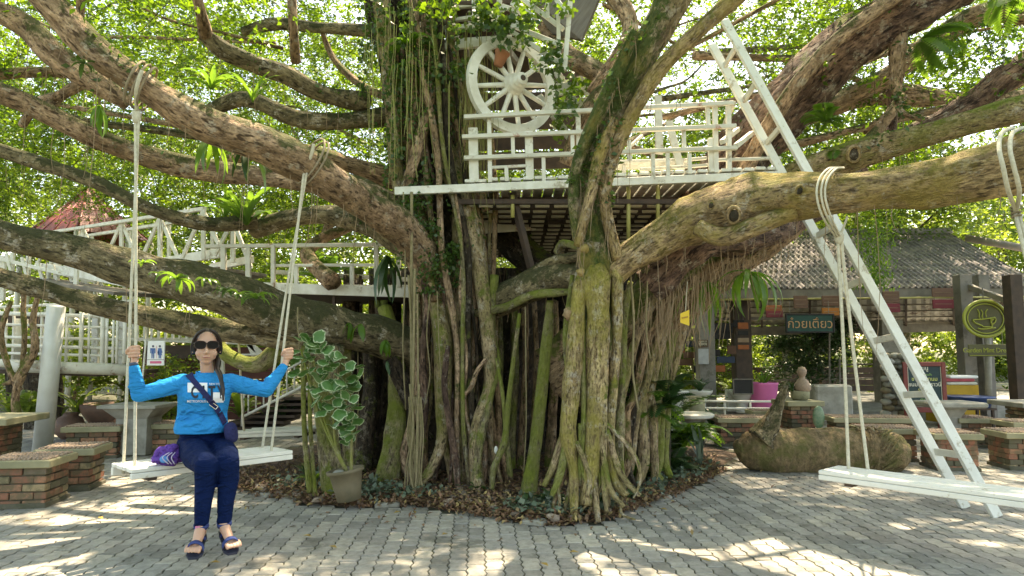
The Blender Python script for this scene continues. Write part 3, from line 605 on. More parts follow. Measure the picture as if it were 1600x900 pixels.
for k in range(14):
    x = 648 + rng.uniform(-10, 10); hair([(x, 620, 6.75, 1.3), (x + rng.uniform(-7, 7), 680, 6.75, 1.3), (x + rng.uniform(-8, 8), 730, 6.75, 1.2), (x + rng.uniform(-12, 12), 785, 6.75, 1)])
# drooping fringe on the trunk beside the treehouse, and fine roots under the limbs
g = Geo()
for k in range(70):
    x = 745 + rng.gauss(0, 13); y0 = rng.uniform(20, 170); l = rng.uniform(60, 190); Y = 7.2 + rng.uniform(-.1, .1)
    g.tube([P(x, y0, Y), P(x + rng.uniform(-6, 6), y0 + l * .5, Y), P(x + rng.uniform(-14, 10), y0 + l, Y)], [.0035, .003, .002], 3, 3)
M['green_root'] = pm('green_root', (.22, .25, .06), (.28, .24, .1), 10, .8, 0)
for k in range(42):
    x = rng.uniform(560, 715); y0 = rng.uniform(-30, 150); l = rng.uniform(50, 230); Y = 6.95 + rng.uniform(-.2, .25)
    g.tube([P(x, y0, Y), P(x + rng.uniform(-5, 5), y0 + l * .5, Y), P(x + rng.uniform(-9, 9), y0 + l, Y)], [.0035, .003, .002], 3, 3)
g.build('hanging_root_fringe', M['green_root'], tree, stuff=True)
g = Geo()
for pts, rad in LIMBS:
    for i in range(len(pts) - 1):
        if pts[i].z < 2.0 or (pts[i + 1] - pts[i]).length < .2: continue
        for k in range(4):
            if rng.random() < .45: continue
            t = rng.random(); p = pts[i].lerp(pts[i + 1], t); l = rng.uniform(.1, .6) * (2 if rng.random() < .15 else 1)
            a = p - Vector((rng.uniform(-.3, .3) * rad[i], .3 * rad[i], rad[i] * .85)); g.tube([a, a - Vector((rng.uniform(-.02, .02), 0, l * .5)), a - Vector((rng.uniform(-.05, .05), 0, l))], [.0035, .003, .0015], 3, 2)
for k in range(170):
    x = rng.gauss(1075, 60); y0 = 470 - (x - 1010) * .55 + rng.uniform(-15, 25); Y = 6.6 + rng.uniform(-.2, .5); l = rng.uniform(25, 130)
    g.tube([P(x, y0, Y), P(x + rng.uniform(-8, 8), y0 + l * .5, Y), P(x + rng.uniform(-22, 12), y0 + l, Y)], [.004, .003, .002], 3, 3)
M['hair_dark'] = pm('hair_dark', (.26, .19, .12), (.3, .2, .12), 10, .9, 0)
g.build('fine_hanging_roots', M['hair_dark'], tree, stuff=True)

# ------------------------------------------------ foliage of the canopy
def gapnoise(x, y, z):  # leaf gaps laid along the sun's path to shape the sun patches below
    s = z / math.tan(SUN_EL); gx = x - math.sin(SUN_AZ) * s; gy = y - math.cos(SUN_AZ) * s
    return noise.noise(Vector((gx * .5, gy * .5, 9.1))) + .45 * noise.noise(Vector((gx * 1.3, gy * 1.3, 4.2)))
def twigcloud(n, sampler, per, size, length, rs, droop=.25):
    C = []; S = []; tw = Geo(); r_ = random.Random(rs); nrs = np.random.RandomState(rs)
    T = []; k = 0; tries = 0
    while k < n and tries < n * 40:
        tries += 1; s = sampler(r_)
        if s is None: continue
        k += 1; T.append(s)
    T = np.array(T); L = length * nrs.uniform(.6, 1.3, len(T)); D = unit(nrs.normal(size=(len(T), 3)) * [1, 1, .45] - [0, 0, droop])
    f = nrs.uniform(0, 1, (len(T), per, 1)); C = T[:, None, :] + D[:, None, :] * L[:, None, None] * f + nrs.normal(size=(len(T), per, 3)) * .042 * (size / .08) - [0, 0, 0]
    C = C - np.array([0, 0, 1]) * (f ** 2) * L[:, None, None] * .25
    return T, D, L, C.reshape(-1, 3)
def visible(x, y, z, m=.12):
    if y < .5: return False
    d = y * CT + (z - H) * ST; u = (-(y) * ST + (z - H) * CT) / d; v = x / d
    return abs(v) < .75 + m and u < .422 + m
def hit_limb(x, y, z): return False
def samp_near(r_):
    a = r_.uniform(0, 2 * math.pi); rr = math.sqrt(r_.random()) * 13.5; x = math.cos(a) * rr; y = 8.5 + math.sin(a) * rr
    z = 4.1 + r_.random() ** 1.3 * 5.0 + .04 * rr
    if y < -4: return None
    if not visible(x, y, z): return None
    if gapnoise(x, y, z) > .16 + .10 * r_.random(): return None
    if noise.noise(Vector((x * .6, y * .6, z * .8))) < -.03 + .2 * (r_.random() - .5): return None
    if x * x + (y - 8) ** 2 < 2.2 and z < 6: return None
    # keep the air in front of the trunk and treehouse open
    if -1.3 < x < 3.2 and y < 7.6: return None
    return x, y, z
T, D, L, C = twigcloud(7600, samp_near, 24, .075, .55, 3)
V, Q = rand_leaves(C, nr.uniform(.05, .095, len(C)), up=.6, droop=.35, asp=.5); npmesh('canopy_leaves', V, Q, M['leaf'], tree)
def twigs(T, D, L, name, r=.0045, m=None):
    Sd = unit(np.cross(D, [0, 0, 1.])); U = np.cross(Sd, D); E = T + D * L[:, None] - np.array([0, 0, 1]) * L[:, None] * .25
    V = np.stack([T + Sd * r, T - Sd * r * .5 + U * r, T - Sd * r * .5 - U * r, E + Sd * r * .4, E - Sd * r * .2 + U * r * .4, E - Sd * r * .2 - U * r * .4], 1).reshape(-1, 3)
    b = np.arange(len(T))[:, None] * 6; Q = np.concatenate([b + [0, 1, 4, 3], b + [1, 2, 5, 4], b + [2, 0, 3, 5]], 1).reshape(-1, 4); return npmesh(name, V, Q, m or M['bark_dark'], tree)
twigs(T, D, L, 'canopy_twigs')
def samp_top(r_):  # unseen overhead leaves, thinned along the sun's path to dapple the paving
    a = r_.uniform(0, 2 * math.pi); rr = math.sqrt(r_.random()) * 14; x = math.cos(a) * rr; y = 7.0 + math.sin(a) * rr; z = 6.5 + r_.random() * 5
    if visible(x, y, z, .02): return None
    if gapnoise(x, y, z) > .13 + .12 * r_.random(): return None
    return x, y, z
T, D, L, C = twigcloud(3600, samp_top, 16, .15, .9, 4)
V, Q = rand_leaves(C, nr.uniform(.12, .2, len(C)), up=.75, droop=.2, asp=.55); npmesh('canopy_leaves_overhead', V, Q, M['leaf'], tree)
def samp_far(r_):
    x = r_.uniform(-18, 19); y = r_.uniform(12.5, 23); z = 3.6 + r_.random() ** 1.2 * 9
    if x > 4 and y > 18: return None
    if y < 17.5 and -.72 < x / y < -.53 and (z - H) / y < .26 and (z - H) / y > .12: return None
    if not visible(x, y, z): return None
    if x > 5 and z < 5.6: return None
    if noise.noise(Vector((x * .4, y * .4, z * .55 + 5))) < -.0 + .25 * (r_.random() - .5): return None
    return x, y, z
T, D, L, C = twigcloud(8000, samp_far, 22, .1, .8, 6)
V, Q = rand_leaves(C, nr.uniform(.08, .14, len(C)), up=.5, droop=.3, asp=.5); npmesh('canopy_leaves_outer', V, Q, M['leaf_far'], tree); twigs(T, D, L, 'canopy_twigs', .008)
# secondary limbs that carry the leaves, seen through the gaps
for k in range(26):
    a = rng.uniform(-.2, math.pi + .2); r0 = rng.uniform(1.5, 4); r1 = r0 + rng.uniform(3, 7); z0 = rng.uniform(3.8, 6.5)
    x0, y0 = math.cos(a) * r0, 8.8 + abs(math.sin(a)) * r0 * .8; a2 = a + rng.uniform(-.4, .4); x1, y1 = math.cos(a2) * r1, 8.8 + math.sin(a2) * r1
    p0, p1 = Vector((x0, y0, z0)), Vector((x1, y1, z0 + rng.uniform(.3, 2.5)))
    md = (p0 + p1) / 2 + Vector((rng.uniform(-.5, .5), rng.uniform(-.5, .5), rng.uniform(-.4, .5))); w = rng.uniform(.025, .06)
    Geo().tube([p0, p0.lerp(md, .6), md, md.lerp(p1, .5) + Vector((0, 0, .15)), p1], [w, w * .9, w * .7, w * .5, w * .25], 7, 4, .15, 2, bark=True).build('limb', rng.choice([BB, BT, BM]), tree, True)

# vines: small leaves over the trunk and the limbs near it
def vine(name, boxes, n, size, m, depth=.25):
    C = []
    for _ in range(n):
        x0, x1, y0, y1, Y = rng.choice(boxes); x, y = rng.uniform(x0, x1), rng.uniform(y0, y1)
        if noise.noise(Vector((x * .035, y * .02, 3))) < rng.uniform(-.3, .15): continue
        C.append(tuple(P(x, y, Y + rng.uniform(-depth * .5, depth * .5))))
    C = np.array(C); V, Q = rand_leaves(C, nr.uniform(size * .7, size * 1.3, len(C)), up=.1, droop=.7, asp=.75); return npmesh(name, V, Q, m, tree)
vine('trunk_vine', [(615, 690, 300, 430, 7.1), (620, 700, 310, 370, 7.1), (640, 700, 340, 460, 7.2), (600, 720, 150, 300, 7.4), (690, 720, 380, 450, 7.2)], 2600, .045, M['leaf_vine'])
vine('trunk_vine', [(585, 720, -20, 140, 7.3), (600, 680, -20, 320, 7.3), (690, 760, -20, 120, 7.2), (560, 640, 0, 200, 7.6)], 3600, .06, M['leaf_vine'], .4)
vine('trunk_vine', [(760, 850, 20, 75, 6.95), (830, 885, 60, 110, 6.95), (862, 900, 90, 180, 7.1), (740, 800, 10, 50, 7.0)], 800, .075, M['leaf_vine'], .3)
vine('trunk_vine', [(650, 900, -20, 25, 6.9), (860, 920, 120, 230, 8.3)], 900, .08, M['leaf'], .5)
# small leaves growing on the limbs
C = []
for pts, rad in LIMBS:
    for i in range(len(pts) - 1):
        if pts[i].z < 2.3: continue
        for k in range(70):
            p = pts[i].lerp(pts[i + 1], rng.random())
            if noise.noise(p * 1.8) < .15: continue
            C.append(tuple(p + Vector((rng.uniform(-1, 1), rng.uniform(-1, .3), rng.uniform(-.3, 1.1))).normalized() * rad[i] * 1.06))
C = np.array(C); V, Q = rand_leaves(C, nr.uniform(.03, .07, len(C)), up=.3, droop=.4, asp=.6); npmesh('limb_moss_leaves', V, Q, M['leaf_vine'], tree)
# ------------------------------------------------ treehouse
WW, OW, RW = M['white_wood'], M['old_white'], M['rust_white']
th = empty('treehouse', (.4, 7.5, 3.0), 'white railed treehouse deck with a lattice underside built round the banyan trunk', 'treehouse')
Yd = 7.12
def pb(name, a, b, w, h, m, par, up=(0, 0, 1)):
    return Geo().bar(P(*a), P(*b), w, h, up).build(name, m, par)
pb('beam', (617, 299, Yd - .06), (1222, 274, Yd - .06), .05, .085, WW, th)
# deck planks along depth, seen edge-on above the beam
a, b = P(725, 290, Yd), P(1215, 270, Yd); nP = 27
for i in range(nP):
    p = a.lerp(b, (i + .5) / nP); Geo().bbox((p.x, p.y + 1.15 + rng.uniform(0, .03), p.z + .045 + rng.uniform(-.006, .008)), ((b.x - a.x) / nP - .02, 2.4, .035)).build('deck_plank', WW, th)
# underside: battens with short board pieces between them
ub = empty('treehouse_underside', (1.0, 9.5, 3.1), 'dark lattice ceiling of pale board ends and battens hanging under the treehouse deck', 'ceiling')
z0 = P(900, 305, Yd).z - .05
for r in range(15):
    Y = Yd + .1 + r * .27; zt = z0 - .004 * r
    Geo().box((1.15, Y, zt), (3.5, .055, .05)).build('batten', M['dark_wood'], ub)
bm_ = Geo().bbox((0, 0, -.02), (.155, .06, .085)).mesh('board_end'); bm_.materials.append(M['under_board'])
for r in range(14):
    for c in range(17):
        if len(ub.children) > 290: break
        if rng.random() < .04: continue
        inst('board_end', bm_, ub, Vector((-.5 + c * .206 + rng.uniform(-.01, .01), Yd + .235 + r * .27, z0 + .03 - .004 * r)) - ub.location, (rng.uniform(-.05, .05), 0, rng.uniform(-.06, .06)))
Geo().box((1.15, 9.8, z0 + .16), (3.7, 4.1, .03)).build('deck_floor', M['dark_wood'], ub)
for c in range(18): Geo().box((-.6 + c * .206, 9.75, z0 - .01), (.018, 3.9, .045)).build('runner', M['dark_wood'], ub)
for (x, y0, y1) in ((982, 285, 380), (1028, 285, 352), (801, 305, 340)): Geo().cyl(P(x, y0, Yd + .1), P(x, y1, Yd + .1), .022, n=8).build('bamboo_pole', M['bamboo'], ub, True)
Geo().bar(P(800, 300, Yd + .15), P(835, 440, Yd + .3), .08, .06).build('brace', M['dark_wood'], ub)
Geo().bar(P(752, 355, 8.2), P(835, 350, 8.6), .05, .16).build('old_board', RW, ub)
Geo().bar(P(952, 390, 7.9), P(1030, 385, 7.9), .05, .05).build('cross_bar', M['bamboo'], ub)
# railing
rails = [((725, 183), (1146, 161), .028), ((722, 214), (1150, 197), .028), ((725, 247), (1152, 231), .03)]
for i, (p, q, w) in enumerate(rails): pb('rail', (*p, Yd - .08), (*q, Yd - .08), .05, .042, RW if i < 2 else OW, th)
for (x, y0, y1, w) in ((764, 178, 285, .045), (739, 200, 285, .1), (826, 205, 280, .085), (903, 172, 276, .05), (1117, 165, 270, .05), (1113, 216, 270, .1), (1105, 160, 200, .04)):
    jj = -.045 + w * .3 + rng.uniform(0, .004); pb('post', (x, y0, Yd + jj), (x + 2, y1, Yd + jj), w, .04, WW, th, (0, 1, 0))
for (x, y0, y1) in ((801, 213, 245), (894, 208, 240), (849, 244, 283), (1020, 240, 278), (1068, 200, 235), (983, 220, 252), (791, 262, 283), (1043, 235, 275), (1077, 240, 272)):
    pb('baluster', (x, y0, Yd - .06), (x + 1, y1, Yd - .06), .04, .035, WW, th, (0, 1, 0))
pb('rail', (765, 262, Yd - .03), (823, 259, Yd - .03), .03, .03, RW, th); pb('rail', (980, 232, Yd + .1), (1003, 212, Yd + .3), .04, .03, OW, th)
pb('rail', (1070, 250, Yd + .02), (1104, 247, Yd + .02), .04, .03, OW, th); pb('rail', (1000, 265, Yd + .03), (1106, 258, Yd + .03), .04, .03, OW, th)
# short side rail at the right end going back, and raised stringers
pb('rail', (1146, 161, Yd - .05), (1130, 200, Yd + 1.6), .05, .04, OW, th); pb('post', (1138, 165, Yd), (1139, 268, Yd), .05, .05, WW, th, (0, 1, 0))
pb('rail', (1120, 250, Yd), (1220, 247, Yd), .04, .03, OW, th)
for (x, y) in ((1128, 222), (1150, 228)): pb('bracket', (x, y, Yd - .1), (x + 25, y - 20, Yd + .3), .05, .05, OW, th)
# inner steps up to the next floor
for k, (p, q) in enumerate([((868, 110), (930, 215)), ((905, 120), (962, 228)), ((842, 150), (905, 235)), ((1028, 150), (1030, 240)), ((1045, 190), (1065, 270))]): pb('stringer', (*p, 8.6), (*q, 8.2), .09, .04, OW, th, (0, 1, 0))
for k in range(4): pb('step', (868 + k * 16, 140 + k * 24, 8.5), (905 + k * 13, 138 + k * 24, 8.4), .04, .16, OW, th)
pb('bench_seat', (965, 258, 8.6), (1075, 255, 8.6), .35, .04, WW, th); pb('bench_leg', (975, 258, 8.5), (975, 277, 8.5), .05, .05, WW, th, (0, 1, 0)); pb('bench_leg', (1035, 258, 8.5), (1035, 277, 8.5), .05, .05, WW, th, (0, 1, 0))
# dark boards that close the back
for k in range(5): pb('wall_board', (700 + k * 1, 130 + k * 31, 8.9), (905, 125 + k * 31, 9.1), .03, .24, M['dark_wood'], th)

up = empty('upper_treehouse', (.0, 7.9, 4.8), 'upper treehouse floor with white railing and grey roof above the wagon wheel', 'treehouse')
for (p, q, w) in (((640, 18, 7.6), (780, 4, 7.6), .05), ((645, 40, 7.6), (780, 22, 7.6), .04), ((640, 52, 7.6), (778, 36, 7.6), .05), ((690, 74, 7.5), (800, 64, 7.5), .08), ((782, -30, 7.4), (778, 45, 7.4), .06)):
    pb('rail', p, q, .05, w, OW, up)
pb('post', (740, -5, 7.58), (742, 38, 7.58), .05, .05, WW, up, (0, 1, 0)); pb('post', (700, 40, 7.58), (702, 75, 7.58), .07, .05, WW, up, (0, 1, 0))
for (p, q) in (((790, -22, 7.3), (880, 46, 7.0)), ((840, -40, 7.1), (888, 24, 6.9)), ((782, 38, 7.3), (884, 105, 7.0)), ((785, 10, 7.4), (815, 20, 7.3)), ((800, 40, 7.35), (880, 72, 7.0)), ((840, 30, 7.1), (800, 5, 7.3))): pb('rail', p, q, .05, .05, WW, up)
pb('post', (893, -20, 6.95), (882, 110, 6.95), .05, .05, WW, up, (0, 1, 0)); pb('post', (872, 22, 7.0), (874, 110, 7.0), .04, .05, WW, up, (0, 1, 0)); pb('post', (855, 5, 7.05), (856, 30, 7.05), .04, .04, WW, up, (0, 1, 0)); pb('rail', (872, 24, 7), (893, 20, 6.95), .04, .04, WW, up)
pb('post', (806, 20, 7.3), (808, 45, 7.3), .04, .04, WW, up, (0, 1, 0))
M['roof_grey'] = pm('roof_grey', (.20, .17, .145), (.14, .115, .10), 4, .8, .4, .01, (1, 12, 1))
a, b, c, d = P(800, -30, 8.9), P(960, -60, 8.2), P(908, 62, 8.0), P(862, 52, 8.5)
nrm = (b - a).cross(d - a).normalized() * .05
Geo().add([a, b, c, d, a + nrm, b + nrm, c + nrm, d + nrm], [(0, 1, 2, 3), (7, 6, 5, 4), (0, 4, 5, 1), (1, 5, 6, 2), (2, 6, 7, 3), (3, 7, 4, 0)]).build('roof', M['roof_grey'], up)
for k in range(5): pb('joist', (660 + k * 34, 82, 7.6), (690 + k * 30, 100, 9.2), .06, .08, M['grey_wood'], up)
pb('beam', (655, 72, 7.65), (800, 62, 7.65), .06, .10, OW, up)
pb('floor', (700, 66, 8.6), (820, 62, 8.5), 2.0, .05, M['dark_wood'], up)

# wagon wheel
wc = P(800, 134, 7.28); wh = empty('wagon_wheel', wc, 'white wooden wagon wheel with a long hub hung above the deck railing', 'wheel')
yaw = R(28); rotw = Matrix.Rotation(yaw, 3, 'Z'); Rw = .54
g = Geo(); n = 48; vs = []
for (r, y) in ((Rw, -.035), (Rw, .035), (Rw - .10, .035), (Rw - .11, 0), (Rw - .10, -.035)):
    for i in range(n): t = 2 * math.pi * i / n; vs.append(wc + rotw @ Vector((r * math.cos(t), y, r * math.sin(t))))
fs = [(k * n + i, k * n + (i + 1) % n, ((k + 1) % 5) * n + (i + 1) % n, ((k + 1) % 5) * n + i) for k in range(5) for i in range(n)]
g.add(vs, fs).build('rim', WW, wh)
for k in range(12):
    t = 2 * math.pi * (k + .35) / 12; d = rotw @ Vector((math.cos(t), 0, math.sin(t)))
    Geo().tube([wc + d * .08 + rotw @ Vector((0, -.03, 0)), wc + d * .28 + rotw @ Vector((0, -.015, 0)), wc + d * (Rw - .06)], [.032, .028, .024], 8, 2).build('spoke', WW, wh, True)
rh = rotw @ Matrix.Rotation(R(90), 3, 'X')
Geo().lathe(wc, [(0, .25), (.062, .25), (.068, .235), (.064, .215), (.082, .2), (.088, .18), (.08, .165), (.098, .145), (.104, .12), (.096, .1), (.12, .07), (.128, .02), (.11, -.05), (0, -.05)], 18, rot=rh).build('hub', WW, wh, True)
Geo().lathe(wc, [(0, .2505), (.03, .2515), (.032, .256), (0, .258)], 12, rot=rh).build('axle_dark_disc', M['dark_wood'], wh)  # solid disc on the hub face, dark colour stands for a shaded hole
pot = P(782, 92, 7.1)
tp = Geo().lathe(pot, [(.05, -.08), (.075, .05), (.085, .06), (.085, .08), (.07, .08), (.06, .05), (0, .05)], 14, rot=Matrix.Rotation(R(18), 3, 'Y')).build('terracotta_pot', pm('terracotta', (.42, .17, .09), (.34, .14, .08), 5, .8), None, True)
tag(tp, 'orange clay pot hanging in leaves at the top of the wagon wheel', 'pot')

# ------------------------------------------------ ladder
la = empty('ladder', G(1540, 803), 'tall white wooden ladder leaning on the treehouse deck behind the yellow limb', 'ladder')
lb, rb = G(1508, 794), G(1558, 808); lt, rt = P(1112, 70, 7.45), P(1132, 32, 7.15)
M['ladder_paint'] = pm('ladder_paint', (.78, .78, .73), (.68, .68, .62), 8, .5, .2, .003, dirt=(.42, .37, .27), dth=.57, dsc=7)
Geo().bar(lb, lt, .05, .085, (1, 0, .2)).build('side_rail', M['ladder_paint'], la); Geo().bar(rb, rt, .05, .085, (1, 0, .2)).build('side_rail', M['ladder_paint'], la)
for f in (.10, .205, .31, .42, .53, .64, .745, .85, .94): Geo().bar(lb.lerp(lt, f), rb.lerp(rt, f), .035, .06).build('rung', OW, la)

# ------------------------------------------------ left deck and walkway
ld = empty('left_deck', P(540, 460, 8.6), 'small white decked landing with open railing left of the trunk', 'deck')
Yl = 8.45
pb('fascia', (395, 449, Yl), (700, 459, Yl), .05, .13, WW, ld)
for i in range(18):
    p = P(432, 448, Yl + .03).lerp(P(700, 449, Yl + .03), (i + .5) / 18); Geo().bbox((p.x, p.y + .85, p.z + .01), (.108, 1.8, .03)).build('deck_plank', OW, ld)
Geo().box(P(560, 466, Yl + .9), (2.5, 1.75, .04)).build('deck_floor', M['dark_wood'], ld)
pb('rail', (320, 385, Yl), (622, 382, Yl), .06, .045, OW, ld); pb('rail', (430, 415, Yl), (588, 414, Yl), .04, .035, RW, ld)
for x in (427, 588, 623): pb('post', (x, 383, Yl - .02), (x, 449, Yl - .02), .05, .05, OW, ld, (0, 1, 0))
pb('post', (388, 387, Yl - .02), (388, 440, Yl - .02), .06, .05, OW, ld, (0, 1, 0)); pb('post', (349, 387, Yl - .02), (350, 430, Yl - .02), .06, .05, OW, ld, (0, 1, 0)); pb('post', (550, 415, Yl), (550, 449, Yl), .05, .04, WW, ld, (0, 1, 0)); pb('post', (463, 415, Yl), (463, 449, Yl), .05, .04, WW, ld, (0, 1, 0))
pb('rail', (430, 425, Yl + 1.5), (640, 437, Yl + 1.5), .05, .06, OW, ld)
pb('support', (522, 462, Yl + .1), (522, 520, Yl + .1), .04, .04, M['dark_wood'], ld, (0, 1, 0))
wk = empty('walkway_bridge', P(200, 440, 11), 'raised white walkway with zigzag truss handrails leading to the red roof', 'bridge')
# near and far handrails of the bridge, running back to the left
nA, nB = (350, 335, 9.3), (100, 372, 13.2)
for (dy, dY) in ((0, 0), (14, 1.3)):
    pb('rail', (320, 326 + dy, 9.4 + dY), (205, 344 + dy, 10.6 + dY), .06, .05, WW, wk); pb('rail', (205, 344 + dy, 10.6 + dY), (60, 366 + dy, 13 + dY), .06, .05, WW, wk)
pts_ = [(318, 327, 9.4), (250, 338, 10.1), (190, 346, 10.9), (130, 356, 12), (80, 364, 12.7)]
for k, (x, y, Y) in enumerate(pts_):
    b_ = y + 78 * 9.4 / Y
    pb('post', (x, y, Y), (x, b_, Y), .055, .05, WW, wk, (0, 1, 0))
    pb('brace', (x, y + 2, Y + .05), (x - 34 * 9.4 / Y, b_, Y + .4), .05, .04, WW, wk, (0, 1, 0)); pb('brace', (x, y + 2, Y + .05), (x + 34 * 9.4 / Y, b_, Y - .2), .05, .04, WW, wk, (0, 1, 0))
    pb('post', (x + 14, y + 14, Y + 1.3), (x + 14, b_, Y + 1.3), .05, .05, WW, wk, (0, 1, 0))
for (x, y, Y) in ((364, 344, 9.2),): 
    pb('post', (x, y, Y), (x, 410, Y), .055, .05, WW, wk, (0, 1, 0)); pb('brace', (x, y, Y), (335, 400, Y), .05, .04, WW, wk, (0, 1, 0)); pb('brace', (x, y, Y), (392, 418, Y - .2), .05, .04, WW, wk, (0, 1, 0)); pb('rail', (x, y, Y), (318, 352, 9.5), .05, .04, WW, wk)
pb('stringer', (345, 395, 9.3), (240, 412, 10.3), .05, .13, WW, wk); pb('stringer', (395, 405, 9.2), (330, 418, 9.6), .05, .1, WW, wk)
pb('stringer', (240, 450, 9.6), (80, 420, 12), .05, .12, WW, wk); pb('stringer', (250, 440, 10.3), (60, 415, 12.5), .05, .1, WW, wk)
pb('floor', (230, 462, 10.3), (60, 436, 12), 1.0, .05, M['grey_wood'], wk); pb('floor', (380, 425, 9.9), (240, 452, 10.5), 1.0, .05, M['grey_wood'], wk)
# lower platform on pipe columns
lp = empty('lower_platform', G(75, 705), 'lower white platform with pipe railings on a thick round white column', 'platform')
Geo().cyl(G(66, 705), P(88, 478, 9.45), .125, .115, 20).build('column', pm('column_paint', (.68, .69, .66), (.6, .6, .56), 4, .55, .1), lp, True)
Geo().cyl(P(20, 572, 9.7), P(205, 578, 9.9), .085, n=14).build('pipe_beam', OW, lp, True); Geo().cyl(P(-30, 566, 9.7), P(60, 570, 9.7), .06, n=12).build('pipe_beam', OW, lp, True)
Geo().cyl(P(33, 498, 10.1), P(28, 565, 10.1), .09, n=12).build('column', OW, lp, True)
for (y0, y1, w) in ((491, 496, .03), (508, 513, .02), (528, 531, .02), (541, 545, .025), (553, 557, .02), (483, 470, .02)): Geo().cyl(P(-20, y0 - 2, 9.8), P(210, y1, 9.9), w, n=8).build('rail', WW, lp, True)
for x in (-5, 10, 22, 52, 66, 105, 128, 140, 161, 168, 178, 184, 196): Geo().cyl(P(x, 480 + rng.uniform(0, 14), 9.85), P(x - 2, 568, 9.85), rng.choice([.018, .02, .03]), n=8).build('baluster', WW, lp, True)
for k, (x, y0, y1, Y) in enumerate([(150, 490, 570, 11), (165, 495, 570, 11), (190, 500, 575, 11), (120, 410, 470, 11), (133, 380, 470, 12), (20, 395, 460, 12), (5, 400, 470, 12), (45, 390, 460, 12), (90, 395, 440, 12.4)]): pb('post', (x, y0, Y), (x - 2, y1, Y), .1 if k % 2 == 0 else .06, .06, WW, lp, (0, 1, 0))
pb('rail', (-20, 400, 11.8), (150, 440, 11.5), .05, .06, WW, lp); pb('rail', (-20, 440, 11.8), (130, 470, 11.5), .05, .06, WW, lp)
for k in range(7): pb('brace', (10 + k * 24, 396 + k * 6, 11.7), (24 + k * 24, 450 + k * 3, 11.7), .05, .04, WW, lp, (0, 1, 0))
pb('deck_edge', (-20, 497, 10.4), (75, 503, 10.4), .05, .22, M['dark_wood'], lp); pb('floor', (-20, 575, 10.8), (205, 582, 10.8), 1.8, .06, M['dark_wood'], lp)
for k in range(22): pb('baluster', (215 + k * 11, 508 + 3 * math.sin(k), 12.5), (215 + k * 11, 530, 12.5), .04, .04, WW, lp, (0, 1, 0))
# stair with white metal handrail behind the swing
sr = empty('staircase', G(400, 665), 'white metal stair rail with dark steps behind the swing at left of the trunk', 'stairs')
for (a_, b_, w) in (((380, 618), (500, 548), .022), ((378, 652), (500, 590), .022), ((378, 666), (381, 617), .022), ((474, 608), (474, 563), .02), ((474, 575), (500, 575), .015), ((474, 608), (500, 608), .015)): Geo().cyl(P(*a_, 11.2), P(*b_, 11.2), w, n=8).build('rail', WW, sr, True)
for k in range(9): x = 388 + k * 12; Geo().cyl(P(x, 615 - (x - 380) * .585, 11.2), P(x, 650 - (x - 380) * .51, 11.2), .014, n=6).build('baluster', WW, sr, True)
for k in range(6): Geo().box(P(400 + k * 16, 665 - k * 9, 11.8), (.9, .9, .04)).build('step', M['dark_wood'], sr)
for (a_, b_) in (((362, 512), (410, 555)), ((380, 515), (400, 560)), ((345, 512), (348, 640)), ((425, 515), (428, 560)), ((440, 512), (442, 560)), ((395, 510), (392, 540)), ((455, 512), (457, 560))): pb('brace', (*a_, 11.5), (*b_, 11.5), .09, .05, OW, sr, (0, 1, 0))
pb('rail', (225, 532, 9.6), (470, 540, 11), .03, .03, WW, sr); pb('rail', (350, 555, 11.4), (470, 552, 11.4), .03, .03, WW, sr)

# red roofed pavilion behind
rp = empty('red_roof_pavilion', Vector((-10.5, 17.5, 0)), 'pavilion with a pointed red metal roof beyond the walkway', 'pavilion')
M['red_roof'] = pm('red_roof', (.38, .10, .085), (.27, .065, .06), 3, .4, .2, .01, dirt=(.25, .12, .08), dth=.6)
ap = P(138, 292, 17.5); nn = 8; base = []
for i in range(nn): t = 2 * math.pi * (i + .5) / nn; q = P(138, 374, 17.5); base.append(q + Vector((math.cos(t) * 1.45, math.sin(t) * 1.45, 0)))
mid = [ap.lerp(b_, .34) + Vector((0, 0, -.05)) for b_ in base]
vs = [ap] + mid + base; fs = [(0, 1 + i, 1 + (i + 1) % nn) for i in range(nn)] + [(1 + i, 1 + nn + i, 1 + nn + (i + 1) % nn, 1 + (i + 1) % nn) for i in range(nn)]
Geo().add(vs, fs).build('roof', M['red_roof'], rp)
for i in range(nn): Geo().cyl(ap, mid[i], .03, n=6).build('ridge_cap', M['red_roof'], rp, True); Geo().cyl(mid[i], base[i], .03, n=6).build('ridge_cap', M['red_roof'], rp, True)
for i in range(nn):
    for k in range(1, 4): Geo().cyl(mid[i].lerp(mid[(i + 1) % nn], k / 4) , base[i].lerp(base[(i + 1) % nn], k / 4), .014, n=5).build('seam', M['red_roof'], rp, True)
for i in range(0, nn): Geo().cyl(base[i] * 1 - Vector((0, 0, 0)), Vector((base[i].x, base[i].y, 0)), .06, n=8).build('post', OW, rp, True)
# dark red building with the toilet sign
bd = empty('toilet_building', Vector((-6.2, 12.6, 0)), 'low brown plank building with a white roof edge behind the toilet sign', 'building')
M['brown_plank'] = pm('brown_plank', (.15, .05, .04), (.10, .04, .035), 4, .8, .4, .01, (1, 1, 8))
for k in range(9): Geo().bbox((-5.7, 12.9 + rng.uniform(-.01, .01), .2 + k * .15), (2.5, .04, .14)).build('plank', M['brown_plank'], bd)
Geo().box((-5.7, 13.6, 1.62), (2.9, 1.8, .06)).build('roof', OW, bd)
Geo().box(P(262, 550, 12.8), (.9, .03, .25)).build('window_dark_panel', M['dark_wood'], bd)  # solid panel before the planks, dark colour stands for an unlit opening
